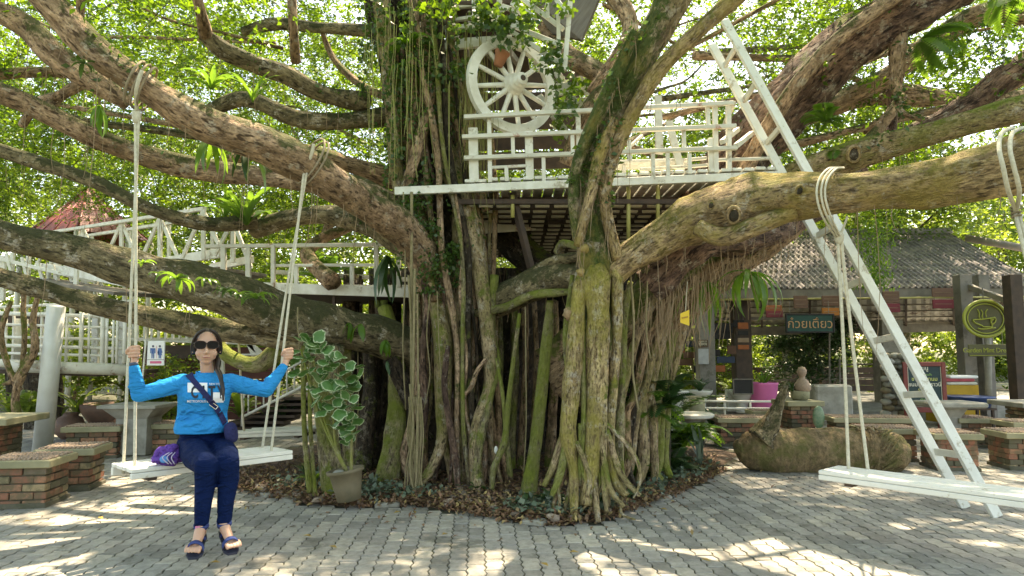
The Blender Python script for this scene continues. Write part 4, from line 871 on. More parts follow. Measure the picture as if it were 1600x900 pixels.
# ------------------------------------------------ brick stools and tables
def brickmat():
    m, nt, b = newmat('clay_brick'); oi = nt.nodes.new('ShaderNodeObjectInfo'); w = objvec(nt); geo = nt.nodes.new('ShaderNodeNewGeometry')
    r = mth(nt, 'FRACT', mth(nt, 'ADD', oi.outputs['Random'], geo.outputs['Random Per Island']))
    c = ramp(nt, r, [(0, (.30, .12, .075)), (.25, (.38, .18, .11)), (.45, (.24, .11, .07)), (.6, (.11, .095, .065)), (.75, (.32, .24, .14)), (.88, (.16, .125, .09))])
    nt.nodes[c.node.name].color_ramp.interpolation = 'CONSTANT'
    c = mixc(nt, ramp(nt, noi(nt, geo.outputs['Position'], 9, 7, .7), [(.42, 0), (.58, .8)]), c, (.10, .095, .055))
    nt.links.new(c, b.inputs['Base Color']); b.inputs['Roughness'].default_value = .9; bump(nt, b, noi(nt, w, 60, 5, .7), .6, .006); return m
M['brick'] = brickmat(); M['mortar'] = pm('mortar', (.13, .115, .085), (.08, .08, .05), 12, .95, .6)
M['slab'] = pm('concrete_slab', (.33, .30, .19), (.24, .23, .14), 5, .88, .5, .006, dirt=(.14, .13, .08), dth=.58)
M['slab_grey'] = pm('concrete_grey', (.34, .33, .29), (.22, .21, .18), 5, .88, .5, .006, dirt=(.14, .13, .1), dth=.6)
M['pebble'] = pm('pebble', (.40, .28, .20), (.28, .2, .15), 30, .75, .3, rand=0)
BRK = {}
def brickmesh(L, D, Hh):
    k = (round(L, 3), round(D, 3))
    if k not in BRK: BRK[k] = Geo().bbox((0, 0, 0), (L, D, Hh), b=.005).mesh('brick'); BRK[k].materials.append(M['brick'])
    return BRK[k]
def brickbody(root, w, d, h, far=False, bw=.2, bd=.1):
    n = max(3, round(h / .066)); ch = h / n; Geo().box((0, 0, h / 2), (w - .05, d - .05, h - .01)).build('core', M['mortar'], None).parent = root
    gg = Geo()
    for c in range(n):
        z = (c + .5) * ch; par = c % 2
        for side in range(4):
            ax = side % 2; L = w if ax == 0 else d; off = (d if ax == 0 else w) / 2 - bd / 2; sg = 1 if side < 2 else -1
            a0, a1 = (-L / 2, L / 2 - bd) if (par ^ (side > 1)) else (-L / 2 + bd, L / 2)
            m_ = max(1, round((a1 - a0) / bw)); bl = (a1 - a0) / m_
            for k in range(m_):
                p = a0 + (k + .5) * bl; j = rng.uniform(-.006, .006)
                loc = (p, -sg * (off + j), z) if ax == 0 else (sg * (off + j), p, z)
                if far: gg.bbox(loc, (bl - .01, bd, ch - .012) if ax == 0 else (bd, bl - .01, ch - .012), b=.004)
                else:
                    o = inst('brick', brickmesh(bl - .011, bd, ch - .012), root, loc, (rng.uniform(-.015, .015), rng.uniform(-.01, .01), (0 if ax == 0 else math.pi / 2) + rng.uniform(-.02, .02)))
    if far: o = gg.build('bricks', M['brick'], None, stuff=True); o.parent = root
    o = Geo().bbox((0, 0, .02), (w + .03, d + .03, .05)).build('footing', M['mortar'], None); o.parent = root
def stool(w=.5, d=.42, h=.43, top='pebble', far=False, ov=.05, th=.07, slabm=None):
    r = bpy.data.objects.new('brick_stool' if top != 'table' else 'brick_table', None); r.empty_display_size = .1; col.objects.link(r)
    brickbody(r, w, d, h - th, far)
    g = Geo().bbox((0, 0, h - th / 2), (w + ov * 2, d + ov * 2, th), b=.008); o = g.build('slab', slabm or M['slab'], None); o.parent = r
    if top == 'pebble':
        g = Geo(); nx = int((w + ov) / .038); ny = int((d + ov) / .038)
        for i in range(nx):
            for j in range(ny):
                x = -(w + ov) / 2 + (i + .5) * (w + ov) / nx + rng.uniform(-.006, .006); y = -(d + ov) / 2 + (j + .5) * (d + ov) / ny + rng.uniform(-.006, .006)
                g.ell((x, y, h + .004), (.019 * rng.uniform(.8, 1.1), .018, .014), n=6, m=4)
        o = g.build('pebble_top', M['pebble'], None, smooth=True, stuff=True); o.parent = r
    return r
GL = [1.0]
def put(o, x, y, rz, label, cat='stool', group=None):
    x = x * y / GL[0]
    o.location = (x, y, 0); o.rotation_euler = (0, 0, rz); return tag(o, label, cat, group)
GS = 'brick stools with pebble tops'
def at(px, py): p = G(px, py); GL[0] = p.y; return p.x, p.y
def atv(px, py, dy): p = G(px, py); return Vector((p.x * (p.y + dy) / p.y, p.y + dy, 0))
x, y = at(42, 797); put(stool(.50, .42, .43), x, y + .25, R(8), 'nearest pebble topped brick stool at the left edge, in front of its twin', 'stool', GS)
x, y = at(112, 770); put(stool(.46, .42, .43), x, y + .22, R(12), 'pebble topped brick stool at the foot of the thick white column', 'stool', GS)
x, y = at(150, 719); put(stool(.62, .36, .42, far=True), x, y + .25, R(10), 'long pebble topped brick stool behind the white column, before the clay jars', 'stool', GS)
x, y = at(262, 712); put(stool(.6, .4, .42, far=True), x, y + .25, R(6), 'pebble topped brick stool just behind the woman, beside the grey table', 'stool', GS)
x, y = at(10, 737); put(stool(.34, .5, .62, 'table', ov=.2, th=.08), x - .15, y + .3, R(6), 'brick table with a flat slab top at the left edge of the picture', 'table')
tb = empty('concrete_table', atv(215, 716, .3), 'dark grey concrete table behind the left ropes of the swing', 'table')
c0 = tb.location; Geo().bbox(c0 + Vector((0, 0, .33)), (.42, .4, .62)).build('pedestal', M['slab_grey'], tb)
Geo().add([c0 + Vector(v) for v in ((-.2, -.2, .5), (.2, -.2, .5), (.2, .2, .5), (-.2, .2, .5), (-.34, -.3, .64), (.34, -.3, .64), (.34, .3, .64), (-.34, .3, .64))], [(0, 1, 5, 4), (1, 2, 6, 5), (2, 3, 7, 6), (3, 0, 4, 7), (4, 5, 6, 7), (3, 2, 1, 0)]).build('flare', M['slab_grey'], tb)
Geo().bbox(c0 + Vector((0, 0, .665)), (.78, .7, .045)).build('top', M['slab_grey'], tb)
# right hand group
x, y = at(1160, 700); put(stool(.72, .4, .42, far=True), x, y + .3, R(-4), 'pebble topped brick stool left of the mossy log', 'stool', GS)
x, y = at(1192, 690); s2 = stool(.6, .4, .40, far=True); put(s2, x + .12, y + .95, R(-4), 'pebble topped brick stool hidden behind the broken stump of the log', 'stool', GS)
x, y = at(1248, 690); put(stool(.42, .42, .62, 'table', ov=.09, th=.08, far=True), x, y + .3, R(4), 'brick table behind the log carrying the potted statue', 'table')
x, y = at(1384, 724); put(stool(.62, .4, .42, far=True), x, y + .3, R(-6), 'pebble topped brick stool by the right end of the log', 'stool', GS)
x, y = at(1370, 707); put(stool(1.05, .4, .44, far=True), x - .1, y + .55, R(-6), 'long pebble topped brick bench behind the right end of the log', 'bench')
x, y = at(1484, 738); put(stool(.46, .42, .44), x, y + .25, R(-6), 'pebble topped brick stool seen through the foot of the ladder', 'stool', GS)
x, y = at(1516, 706); put(stool(.42, .42, .43, far=True), x, y + .55, R(-6), 'brick stool behind and right of the rough concrete table', 'stool', GS)
x, y = at(1590, 736); put(stool(.42, .42, .44), x, y + .25, R(-4), 'pebble topped brick stool at the right edge of the picture', 'stool', GS)
x, y = at(1592, 716); put(stool(.5, .42, .45, far=True), x + .1, y + .35, R(-4), 'second brick stool at the right edge, behind the nearest one', 'stool', GS)
x, y = at(1590, 712); put(stool(.5, .5, .66, 'table', ov=.16, th=.07, slabm=M['slab_grey'], far=True), x + .25, y + .9, R(-3), 'brick table with a grey slab at the right edge', 'table')
tb = empty('concrete_table', atv(1487, 705, .4), 'rough grey concrete table on a single pedestal before the menu board', 'table')
c0 = tb.location; Geo().lathe(c0, [(.14, 0), (.13, .2), (.15, .45), (.24, .58)], 4, rot=Matrix.Rotation(R(45), 3, 'Z')).build('pedestal', M['slab_grey'], tb)
Geo().bbox(c0 + Vector((0, 0, .625)), (.78, .6, .08), b=.02).build('top', M['slab_grey'], tb)
wt = empty('stone_table', atv(1082, 695, .2), 'small round white stone table beyond the ferns right of the tree', 'table'); c0 = wt.location
Geo().lathe(c0, [(.2, 0), (.16, .1), (.14, .3), (.2, .38)], 14).build('pedestal', M['slab_grey'], wt, True); Geo().lathe(c0, [(.3, .38), (.34, .4), (.34, .44), (.3, .46), (0, .46)], 20).build('top', OW, wt)
x, y = at(1585, 690); o = Geo().bbox((x - .1, y + .5, .06), (.5, .3, .1), b=.02).build('stone_block', M['slab_grey']); tag(o, 'low pale stone block lying on the paving at the right', 'block')

# mossy log with a broken branch stump
lg = empty('log', G(1285, 740), 'huge mossy fibrous log lying on the paving with a broken branch sticking up', 'log')
def logmat():
    m, nt, b = newmat('fibrous_log'); at_ = nt.nodes.new('ShaderNodeAttribute'); at_.attribute_name = 'bark'; w = objvec(nt)
    mp = nt.nodes.new('ShaderNodeMapping'); mp.inputs['Scale'].default_value = (9, 9, 14); nt.links.new(at_.outputs['Vector'], mp.inputs[0])
    s = noi(nt, mp.outputs[0], 1.5, 6, .7)
    c = mixc(nt, ramp(nt, s, [(.35, 0), (.62, 1)]), (.11, .08, .04), (.34, .235, .125)); c = mixc(nt, ramp(nt, noi(nt, w, 4, 7, .7), [(.45, 0), (.6, .8)]), c, (.13, .13, .035))
    nt.links.new(c, b.inputs['Base Color']); b.inputs['Roughness'].default_value = .95; bump(nt, b, mth(nt, 'ADD', s, noi(nt, w, 30, 5, .7)), 1.0, .04); return m
M['log'] = logmat(); Yg = 8.25
Geo().tube([P(1148, 705, Yg), P(1155, 703, Yg), P(1175, 703, Yg), P(1215, 705, Yg), P(1280, 706, Yg), P(1350, 707, Yg), P(1395, 708, Yg), P(1412, 710, Yg), P(1419, 712, Yg)], [.03, .13, .225, .27, .275, .27, .235, .15, .03], 28, 10, .13, 5, .02, 9, 4, True).build('trunk', M['log'], lg, True)
# fibre strands combed round the right hand end and along the flank
g = Geo()
for k in range(170):
    t = rng.uniform(-1.2, 2.9); f = rng.uniform(.72, .99); x = 1160 + f * 245; r = .285 * min(1, 1.25 * math.sin(math.pi * min(.5, max(.05, (1 - f) * .5 * 4 if f > .78 else (f * 4 if f < .12 else .5)))) )
    c = P(x, 706, Yg); l = rng.uniform(.06, .2); a_ = t + rng.uniform(.25, .6); s_ = rng.uniform(.006, .014)
    e = rng.uniform(-.04, .05) + (.12 if f > .8 else 0)
    q = [c + Vector((e * j, -math.cos(t + (a_ - t) * j - .5) * (r + .012), math.sin(t + (a_ - t) * j - .5) * (r + .012))) for j in (0, .5, 1)]
    g.tube(q, [s_ * .4, s_, s_ * .3], 4, 2, bark=True)
g.build('bark_fibre', M['log'], lg, stuff=True)
Geo().tube([P(1185, 685, 8.15), P(1200, 668, 8.15), P(1212, 645, 8.15), P(1220, 622, 8.15), P(1228, 602, 8.15)], [.14, .11, .075, .05, .03], 14, 6, .35, 7, .15, 4, 4, True).build('broken_branch', BM, lg, True)
Geo().tube([P(1148, 706, 8.2), P(1158, 702, 8.2)], [.02, .07], 8, 2, bark=True).build('snout_knot', M['log'], lg, True)

# ------------------------------------------------ swings
def ropegeo(path, r, n=8): return Geo().tube([P(a, b, y) for a, b, y in path], r, n, 5)
zt = .62
def swing_seat(root, A, B, Wv, m, npl, thick=.05, h=.0):
    A, B, Wv = Vector(A), Vector(B), Vector(Wv)
    for k in range(npl):
        o = Wv * ((k + .5) / npl); Geo().bar(A + o, B + o, Wv.length / npl - .012, .028).build('slat', m, root)
    Geo().bar(A - Vector((0, 0, .036)) + Wv.normalized() * .02, B - Vector((0, 0, .036)) + Wv.normalized() * .02, .035, .038).build('front_board', m, root)
    Geo().bar(A - Vector((0, 0, .045)) + Wv * .96, B - Vector((0, 0, .045)) + Wv * .96, .035, .055).build('back_board', m, root)
    d = (B - A).normalized()
    for t in (.12, .88): q = A.lerp(B, t) - Vector((0, 0, .065)); Geo().bar(q + Wv * .06, q + Wv * .94, .06, .03).build('cleat', M['dark_wood'], root)
M['swing_white'] = pm('swing_white', (.80, .79, .74), (.72, .71, .65), 5, .5, .2, .003, dirt=(.42, .36, .26), dth=.585, dsc=7)
A = G(206, 737, zt); B = A + (G(455, 707, zt) - A); B = Vector((B.x, min(B.y, A.y + 1.0), zt)); d = (B - A).normalized(); Wd = Vector((-d.y, d.x, 0)) * .40
B = A + d * 1.17
s1 = empty('swing', (A + B) / 2 + Wd / 2, 'white plank swing on four pale ropes on which the woman sits', 'swing')
swing_seat(s1, A, B, Wd, M['swing_white'], 4)
L1, L2 = A + d * .06 + Wd * .3, A + d * .06 + Wd * .85; R1, R2 = A + d * 1.03 + Wd * .25, A + d * 1.08 + Wd * .85
def rope(name, pts, r, root): Geo().tube(pts, r, 7, 6).build(name, M['rope'], root, True)
tl = P(214, 172, 4.9)
rope('rope', [L1 - Vector((0, 0, .06)), L1.lerp(tl, .5) + Vector((.0, 0, 0)), tl + Vector((-.012, 0, 0))], .0105, s1); rope('rope', [L2 - Vector((0, 0, .06)), L2.lerp(tl, .5) + Vector((.008, 0, 0)), tl + Vector((.016, 0, 0))], .0105, s1)
tr = P(478, 262, 5.5)
rope('rope', [R1 - Vector((0, 0, .06)), R1.lerp(tr, .5), tr + Vector((-.012, 0, 0))], .0105, s1); rope('rope', [R2 - Vector((0, 0, .06)), R2.lerp(tr, .5), tr + Vector((.014, 0, 0))], .0105, s1)
def wrap(root, c, ax, r, turns, dy=.03, rr=.014, w=.02):
    ax = Vector(ax).normalized(); a = ax.orthogonal().normalized(); b = ax.cross(a); pts = []; rr = rr * .68
    for k in range(int(turns * 14) + 1): t = 2 * math.pi * k / 14; pts.append(c + (a * math.cos(t) + b * math.sin(t)) * r + ax * w * (k / 14 - turns / 2))
    Geo().tube(pts, rr, 6, 1).build('rope_loop', M['rope_old'], root, True)
rope('rope', [tl + Vector((0, 0, -.02)), P(213, 140, 4.75), P(222, 110, 4.72)], .014, s1); wrap(s1, P(222, 135, 4.9), P(280, 160, 5) - P(180, 110, 4.85), .17, 3, w=.045)
rope('rope', [tr + Vector((0, 0, -.02)), P(487, 240, 5.42), P(490, 225, 5.4)], .014, s1); wrap(s1, P(488, 254, 5.65), P(530, 285, 5.8) - P(440, 225, 5.45), .215, 2, w=.04)
Geo().lathe(tl - Vector((0, 0, .05)), [(.02, -.05), (.032, -.02), (.032, .03), (.02, .05)], 8).build('knot', M['rope'], s1, True)
# right swing
A = G(1278, 738, .5); B0 = G(1600, 781, .5); d = (B0 - A).normalized(); Wd = Vector((-d.y, d.x, 0)) * .36; B = A + d * 1.75
s2 = empty('swing', (A + B) / 2, 'empty white slatted swing seat running out of the picture at the right', 'swing')
swing_seat(s2, A, B, Wd, M['swing_white'], 4)
q1, q2 = A + d * .14 + Wd * .5, A + d * .26 + Wd * .85; q1 = G(1326, 733, .51); q2 = G(1357, 734, .51)
tp_ = P(1311, 372, 5.25)
rope('rope', [q1 - Vector((0, 0, .05)), q1.lerp(tp_, .5), tp_ + Vector((-.01, 0, 0))], .013, s2); rope('rope', [q2 - Vector((0, 0, .05)), q2.lerp(tp_, .5), tp_ + Vector((.014, 0, 0))], .013, s2)
for (dx, w) in ((-7, 0), (6, 0), (0, .02)): rope('rope', [tp_ + Vector((dx * .003, 0, 0)), P(1292 + dx, 338, 4.98), P(1283 + dx, 305, 4.93), P(1287 + dx, 280, 4.97), P(1300 + dx, 264, 5.1), P(1312 + dx, 262, 5.3)], .008, s2)
Geo().lathe(tp_, [(.015, -.05), (.035, -.02), (.04, .02), (.02, .05)], 8).build('knot', M['rope'], s2, True); rope('rope', [tp_, P(1320, 350, 5.2), P(1324, 338, 5.2)], .009, s2)
e1, e2 = B - d * .2 + Wd * .3, B - d * .2 + Wd * .85; tq = P(1588, 330, 4.55)
rope('rope', [e1, tq + Vector((-.01, 0, 0))], .013, s2); rope('rope', [e2, tq + Vector((.014, 0, 0))], .013, s2)
for dx in (-9, 8): rope('rope', [tq, P(1585 + dx, 300, 4.3), P(1576 + dx, 260, 4.22), P(1570 + dx, 232, 4.25), P(1574 + dx, 208, 4.4), P(1590 + dx, 200, 4.6)], .014, s2)
wrap(s2, tq, (0, 0, 1), .028, 4, w=.022, rr=.01)
# third swing at the back
A = G(362, 684, .45); B = G(474, 680, .45); Wd = Vector((.1, .42, 0))
s3 = empty('swing', (A + B) / 2, 'white plank swing hanging behind the woman, beside the staircase', 'swing')
swing_seat(s3, A + Vector((0, 0, .05)), B + Vector((0, 0, .05)), Wd, OW, 3)
ta = P(474, 500, 6.8); rope('rope', [B + Wd * .3 + Vector((-.05, 0, 0)), ta], .012, s3); rope('rope', [A + Wd * .3 + Vector((.06, 0, 0)), P(372, 515, 6.8)], .012, s3); rope('rope', [B + Wd * .9 + Vector((-.05, 0, 0)), ta + Vector((.03, .05, 0))], .012, s3)

# ------------------------------------------------ plants made of strap leaves, fronds and round leaves
def strap(L, w, arch, n=7, fold=.25, tipz=None):
    g = Geo(); vs = []
    for i in range(n + 1):
        t = i / n; a = arch[0] + (arch[1] - arch[0]) * t
        if i == 0: p = Vector((0, 0, 0))
        else: p = p + Vector((math.cos(a), 0, math.sin(a))) * (L / n)
        ww = w * (math.sin(math.pi * min(1, .12 + t * .88)) ** .7 if t < 1 else .02) * .5
        vs += [p + Vector((0, -ww, ww * fold * 2)), p, p + Vector((0, ww, ww * fold * 2))]
    fs = []
    for i in range(n): b = i * 3; fs += [(b, b + 1, b + 4, b + 3), (b + 1, b + 2, b + 5, b + 4)]
    return g.add(vs, fs)
def frond(L, lw, ll, arch, n=16, m_=None):
    g = Geo(); p = Vector((0, 0, 0)); pts = [p]; st_ = L / n
    for i in range(n):
        a = arch[0] + (arch[1] - arch[0]) * (i / n); q = p + Vector((math.cos(a), 0, math.sin(a))) * st_; t = i / n; l = ll * math.sin(math.pi * (.18 + .8 * t)) ** .8
        for s in (-1, 1):
            tip = q + Vector((math.cos(a) * l * .45, s * l * .85, math.sin(a) * l * .45 - l * .22)); mid = q.lerp(tip, .45); ex = Vector((math.cos(a), 0, math.sin(a))) * lw
            g.add([q, mid - ex * .5, tip, mid + ex * .5], [(0, 1, 2, 3)])
        p = q; pts.append(p)
    return g.tube(pts, [.006 * (1 - .8 * i / n) for i in range(n + 1)], 4, 1)
SM = {}
def lmesh(key, fn, m):
    if key not in SM: me = fn().mesh(key[0], smooth=True); me.materials.append(m); SM[key] = me
    return SM[key]
def tuft(kind, c, n, L, w, arch, m, label, cat='plant', name='fern', droop=0, spread=(0, 6.28), group=None, jitter=.2, stem=0):
    r = empty(name, Vector(c), label, cat, group)
    ms = [lmesh(('leaf' if kind == 'strap' else 'frond', kind, round(L, 2), w, arch, m, v), (lambda v=v: strap(L * (.8 + .2 * v), w, (arch[0] + .15 * v, arch[1] - .2 * v)) if kind == 'strap' else frond(L * (.85 + .15 * v), w * .28, w, (arch[0] + .15 * v, arch[1] - .2 * v))), M[m]) for v in (0, 1)]
    for k in range(n):
        a = spread[0] + (spread[1] - spread[0]) * (k + rng.uniform(-.3, .3)) / n; s_ = rng.uniform(.7, 1.15)
        inst('leaf' if kind == 'strap' else 'frond', ms[k % 2], r, (0, 0, 0), (rng.uniform(-jitter, jitter), rng.uniform(-jitter * 2, jitter * 2), a), (s_, s_, s_))
    return r
# epiphytes hanging below the right limb
tuft('strap', P(1105, 440, 7.0), 16, .62, .045, (-.6, -1.6), 'leaf_fern', 'bright green strap leaved fern hanging under the right limb above the yellow card', 'fern')
tuft('strap', P(1170, 425, 6.6), 16, .62, .06, (.1, -1.7), 'leaf_fern', 'bright green drooping fern hanging under the right limb before the tiled roof', 'fern')
tuft('strap', P(385, 352, 8.4), 22, .75, .085, (1.3, .3), 'leaf_fern', 'large bird nest fern on a limb above the end of the walkway', 'fern')
tuft('strap', P(352, 340, 8.8), 12, .6, .07, (1.2, .2), 'leaf_fern', 'smaller bird nest fern left of the large one above the walkway', 'fern')
tuft('frond', P(508, 442, 9.8), 16, .65, .16, (1.2, -.2), 'leaf_fern', 'bushy green fern behind the railing of the left deck', 'fern')
tuft('strap', P(605, 400, 7.7), 8, .6, .06, (-.9, -1.6), 'leaf_dark', 'dark hanging fern at the right end of the left deck railing', 'fern')
tuft('strap', P(330, 215, 5.5), 9, .42, .05, (-.6, -1.6), 'leaf_fern', 'strap leaves hanging under the big left limb, nearest the right swing rope', 'fern')
tuft('strap', P(155, 165, 5.4), 7, .30, .045, (-.8, -1.6), 'leaf_fern', 'strap leaves hanging where two limbs meet at the upper left', 'fern')
tuft('strap', P(385, 228, 5.6), 7, .42, .05, (-.8, -1.6), 'leaf_dark', 'dark strap leaves hanging under the big left limb near the trunk', 'fern')
tuft('strap', P(330, 140, 5.3), 10, .32, .05, (1.1, 0), 'leaf_fern', 'upright strap leaves growing on top of the big left limb', 'fern')
tuft('strap', P(395, 160, 5.8), 10, .36, .03, (1.2, .3), 'leaf_fern', 'thin upright leaves on the big left limb under the cut branch', 'fern')
tuft('strap', P(276, 438, 5.35), 11, .22, .05, (.8, -1.3), 'leaf_fern', 'glossy light green rosette on the lowest big limb above the womans head', 'plant', 'epiphyte')
tuft('strap', P(222, 412, 5.2), 6, .13, .035, (.6, -.8), 'leaf_fern', 'small green rosette on the lowest big limb beside the left rope', 'plant', 'epiphyte')
tuft('strap', P(246, 428, 5.3), 6, .12, .03, (.6, -.8), 'leaf_vine', 'tiny rosette left of the glossy rosette on the lowest big limb', 'plant', 'epiphyte')
for (x, y, l_) in ((322, 440, 'leftmost'), (352, 456, 'middle'), (372, 462, 'rightmost')): tuft('strap', P(x, y, 5.6), 9, .15, .035, (.9, -1.0), 'leaf_vine', l_ + ' of three pale leafy tufts in a row on the lowest big limb', 'plant', 'epiphyte')
tuft('strap', P(400, 468, 5.9), 12, .26, .04, (1.0, -.8), 'leaf_fern', 'green strap leaf tuft on the lowest big limb between rope and deck', 'plant', 'epiphyte')
for (x, y, l_) in ((545, 505, 'left'), (563, 507, 'right'), (602, 532, 'lower')): tuft('strap', P(x, y, 6.9), 6, .2, .05, (-.7, -1.6), 'leaf_fern', 'small bunch of drooping leaves on the limb under the left deck, the ' + l_ + ' one', 'plant', 'epiphyte')
tuft('strap', P(605, 565, 6.9), 3, .16, .04, (-1.1, -1.6), 'leaf_dark', 'two hanging dark leaves under the limb left of the trunk', 'plant', 'epiphyte')
tuft('strap', P(640, 70, 7.3), 12, .42, .07, (.9, -.9), 'leaf_fern', 'light green staghorn like fern high on the main trunk', 'fern')
tuft('strap', P(632, 100, 7.3), 9, .45, .05, (.2, -1.5), 'leaf_fern', 'drooping light green leaves under the fern on the main trunk', 'fern')
tuft('frond', P(1440, 62, 6.9), 6, .55, .18, (.3, -.9), 'leaf_fern', 'large feathery fern hanging beside the hanging tan root at upper right', 'fern', spread=(-1.4, 1.4))
tuft('frond', P(1570, -8, 5.2), 6, .36, .13, (.0, -.9), 'leaf_fern', 'bright feathery leaves at the top right corner', 'fern')
tuft('frond', P(1290, 190, 7.2), 9, .34, .12, (.8, -.8), 'leaf_fern', 'feathery fern between the big dark limb and the long right limb', 'fern')
tuft('frond', P(1310, 238, 7.2), 8, .3, .12, (.6, -1.0), 'leaf_fern', 'low feathery fern resting on the long right limb', 'fern')
tuft('strap', P(130, 100, 4.7), 8, .14, .03, (.6, -1.0), 'leaf_vine', 'small leafy tuft on the big left limb near the upper left corner', 'plant', 'epiphyte')
# plants in the bed
def grnd(px, py, *a, **k): p = G(px, py); p.z = .06; return tuft(a[0], p, *a[1:], **k)
grnd(861, 800, 'strap', 14, .22, .06, (1.1, .1), 'leaf_dark', 'broad leaved seedling at the foot of the front roots', 'plant', 'seedling')
grnd(220 * 0 + 490, 765, 'strap', 14, .32, .03, (1.3, .2), 'leaf_fern', 'grassy green plant in the bed left of the plant pot', 'plant', 'seedling')
grnd(478, 760, 'strap', 10, .26, .03, (1.3, .2), 'leaf_dark', 'dark grassy plant at the left end of the bed', 'plant', 'seedling')
grnd(768, 725, 'strap', 9, .3, .08, (1.2, .2), 'leaf_dark', 'dark leaved plant with white flowers between two green roots', 'plant', 'seedling')
grnd(745, 775, 'strap', 8, .12, .05, (1.0, .0), 'leaf_vine', 'small round leaved seedling at the foot of the main trunk', 'plant', 'seedling')
for (x, y, n_, L, w, m_, lb_) in ((1000, 760, 14, .34, .10, 'leaf_fern', 'bright fern at the right foot of the front roots'), (1022, 735, 12, .42, .12, 'leaf_dark', 'dark fern behind the bright fern at the right foot of the roots'), (1050, 745, 12, .38, .12, 'leaf_dark', 'low fern at the right end of the planting bed')):
    grnd(x, y, 'frond', n_, L, w, (1.2, -.2), m_, lb_, 'fern', 'fern')
grnd(1035, 720, 'frond', 16, .85, .20, (1.35, -.3), 'leaf_dark', 'tall arching dark green fern right of the leaning roots', 'fern', 'fern')
grnd(1060, 712, 'frond', 14, .75, .20, (1.2, -.5), 'leaf_fern', 'wide bright arching fern between the tree and the stone table', 'fern', 'fern')
grnd(1030, 700, 'frond', 14, 1.2, .24, (1.45, .1), 'leaf_dark', 'tallest upright dark fern close to the leaning roots', 'fern', 'fern')
for (x, y, n_, L, w, m_, lb_) in ((1012, 655, 12, .55, .16, 'leaf_fern', 'bright fern rooted halfway up the leaning roots on the right'), (1040, 640, 12, .6, .18, 'leaf_dark', 'dark fern rooted on the outermost leaning root'), (1075, 690, 14, .6, .18, 'leaf_fern', 'fresh green fern between the arching ferns and the stone table')):
    q = P(x, y, 7.3 if y < 680 else 8.6); q.z = max(q.z, .1); tuft('frond', q, n_, L, w, (1.1, -.6), m_, lb_, 'fern')
for (x, y, lb_) in ((935, 803, 'nearest the front tip of the bed'), (985, 788, 'right of the front roots'), (820, 800, 'left of the broad leaved seedling')): grnd(x, y, 'strap', 10, .15, .055, (1.0, .0), 'leaf_dark', 'low broad leaved plant ' + lb_, 'plant', 'seedling')
grnd(1095, 735, 'strap', 5, .5, .05, (1.5, 1.0), 'leaf_grey', 'pale blue green stem plant at the right tip of the bed', 'plant', 'seedling')
pt = Geo().ell(P(775, 703, 6.9), (.02, .01, .04), n=8, m=5).build('white_flower', flat('petal', (.85, .85, .8)), smooth=True); tag(pt, 'small white flower among the dark leaves between two green roots', 'flower')
# ground cover in the bed
C = []
while len(C) < 2300:
    x, y = rng.choice([(rng.gauss(850, 35), rng.gauss(805, 8)), (rng.gauss(1010, 45), rng.gauss(765, 14)), (rng.gauss(1060, 30), rng.gauss(745, 8)), (rng.gauss(590, 50), rng.gauss(778, 6)), (rng.gauss(920, 40), rng.gauss(805, 8)), (rng.gauss(500, 40), rng.gauss(765, 8))])
    p = G(x, y)
    if inpoly(p.x, p.y, bed): C.append((p.x, p.y, .05 + rng.uniform(0, .07)))
C = np.array(C); V, Q = rand_leaves(C, nr.uniform(.04, .08, len(C)), up=.8, asp=.8); gc = npmesh('ground_cover', V, Q, M['leaf_grey']); gc['label'] = 'low grey green creeping leaves at the edge of the planting bed'; gc['category'] = 'ground cover'
# variegated potted plant
pp = empty('potted_plant', Vector((P(546, 775, 6.25).x, 6.25, .08)), 'tilted tan pot with a tall plant of round white edged leaves', 'potted plant')
base = Vector((P(546, 775, 6.25).x, 6.25, .085)); rt_ = Matrix.Rotation(R(-9), 3, 'Y')
M['pot_tan'] = pm('pot_tan', (.20, .16, .10), (.15, .125, .075), 7, .8, .3, dirt=(.12, .11, .07), dth=.55)
Geo().lathe(base, [(0, 0), (.105, 0), (.125, .12), (.145, .24), (.165, .245), (.168, .275), (.15, .275), (.14, .23), (0, .225)], 22, rot=rt_).build('pot', M['pot_tan'], pp, True)
Geo().ell(base + rt_ @ Vector((-.05, -.05, .25)), (.055, .05, .035), n=10, m=6, lump=.3).build('stone', M['slab_grey'], pp, True)
def rleaf(v):
    g = Geo(); vs = [(0, 0, 0)]; rims = [0.]; n = 14; r_ = random.Random(v)
    for ring in (.5, 1.):
        for i in range(n):
            t = 2 * math.pi * i / n; r = .062 * ring * (1 - .28 * math.exp(-((t if t < math.pi else t - 2 * math.pi) / .28) ** 2)) * (1 + (.09 * math.sin(5 * t + v) if ring == 1 else 0)); vs.append((r * math.cos(t), r * math.sin(t), -.016 * ring * ring + .006 * math.sin(3 * t + v) * ring)); rims.append(ring)
    fs = [(0, 1 + i, 1 + (i + 1) % n) for i in range(n)] + [(1 + i, 1 + n + i, 1 + n + (i + 1) % n, 1 + (i + 1) % n) for i in range(n)]
    me = g.add(vs, fs).mesh('leaf', smooth=True); a = me.attributes.new('rim', 'FLOAT', 'POINT'); a.data.foreach_set('value', rims); me.materials.append(M['leaf_rim']); return me
rl = [rleaf(v) for v in range(4)]
tops = []
for (x0, y0, x1, y1, mx) in ((541, 735, 520, 640, 525), (543, 738, 490, 560, 508), (549, 738, 552, 640, 549), (541, 736, 470, 545, 500)):
    pts_ = [P(x0, y0, 6.25), P(mx, (y0 + y1) / 2 + 10, 6.25), P(x1, y1, 6.2)]; Geo().tube(pts_, [.016, .012, .008], 7, 5, .1, 8).build('stem', BG, pp, True)
k = 0
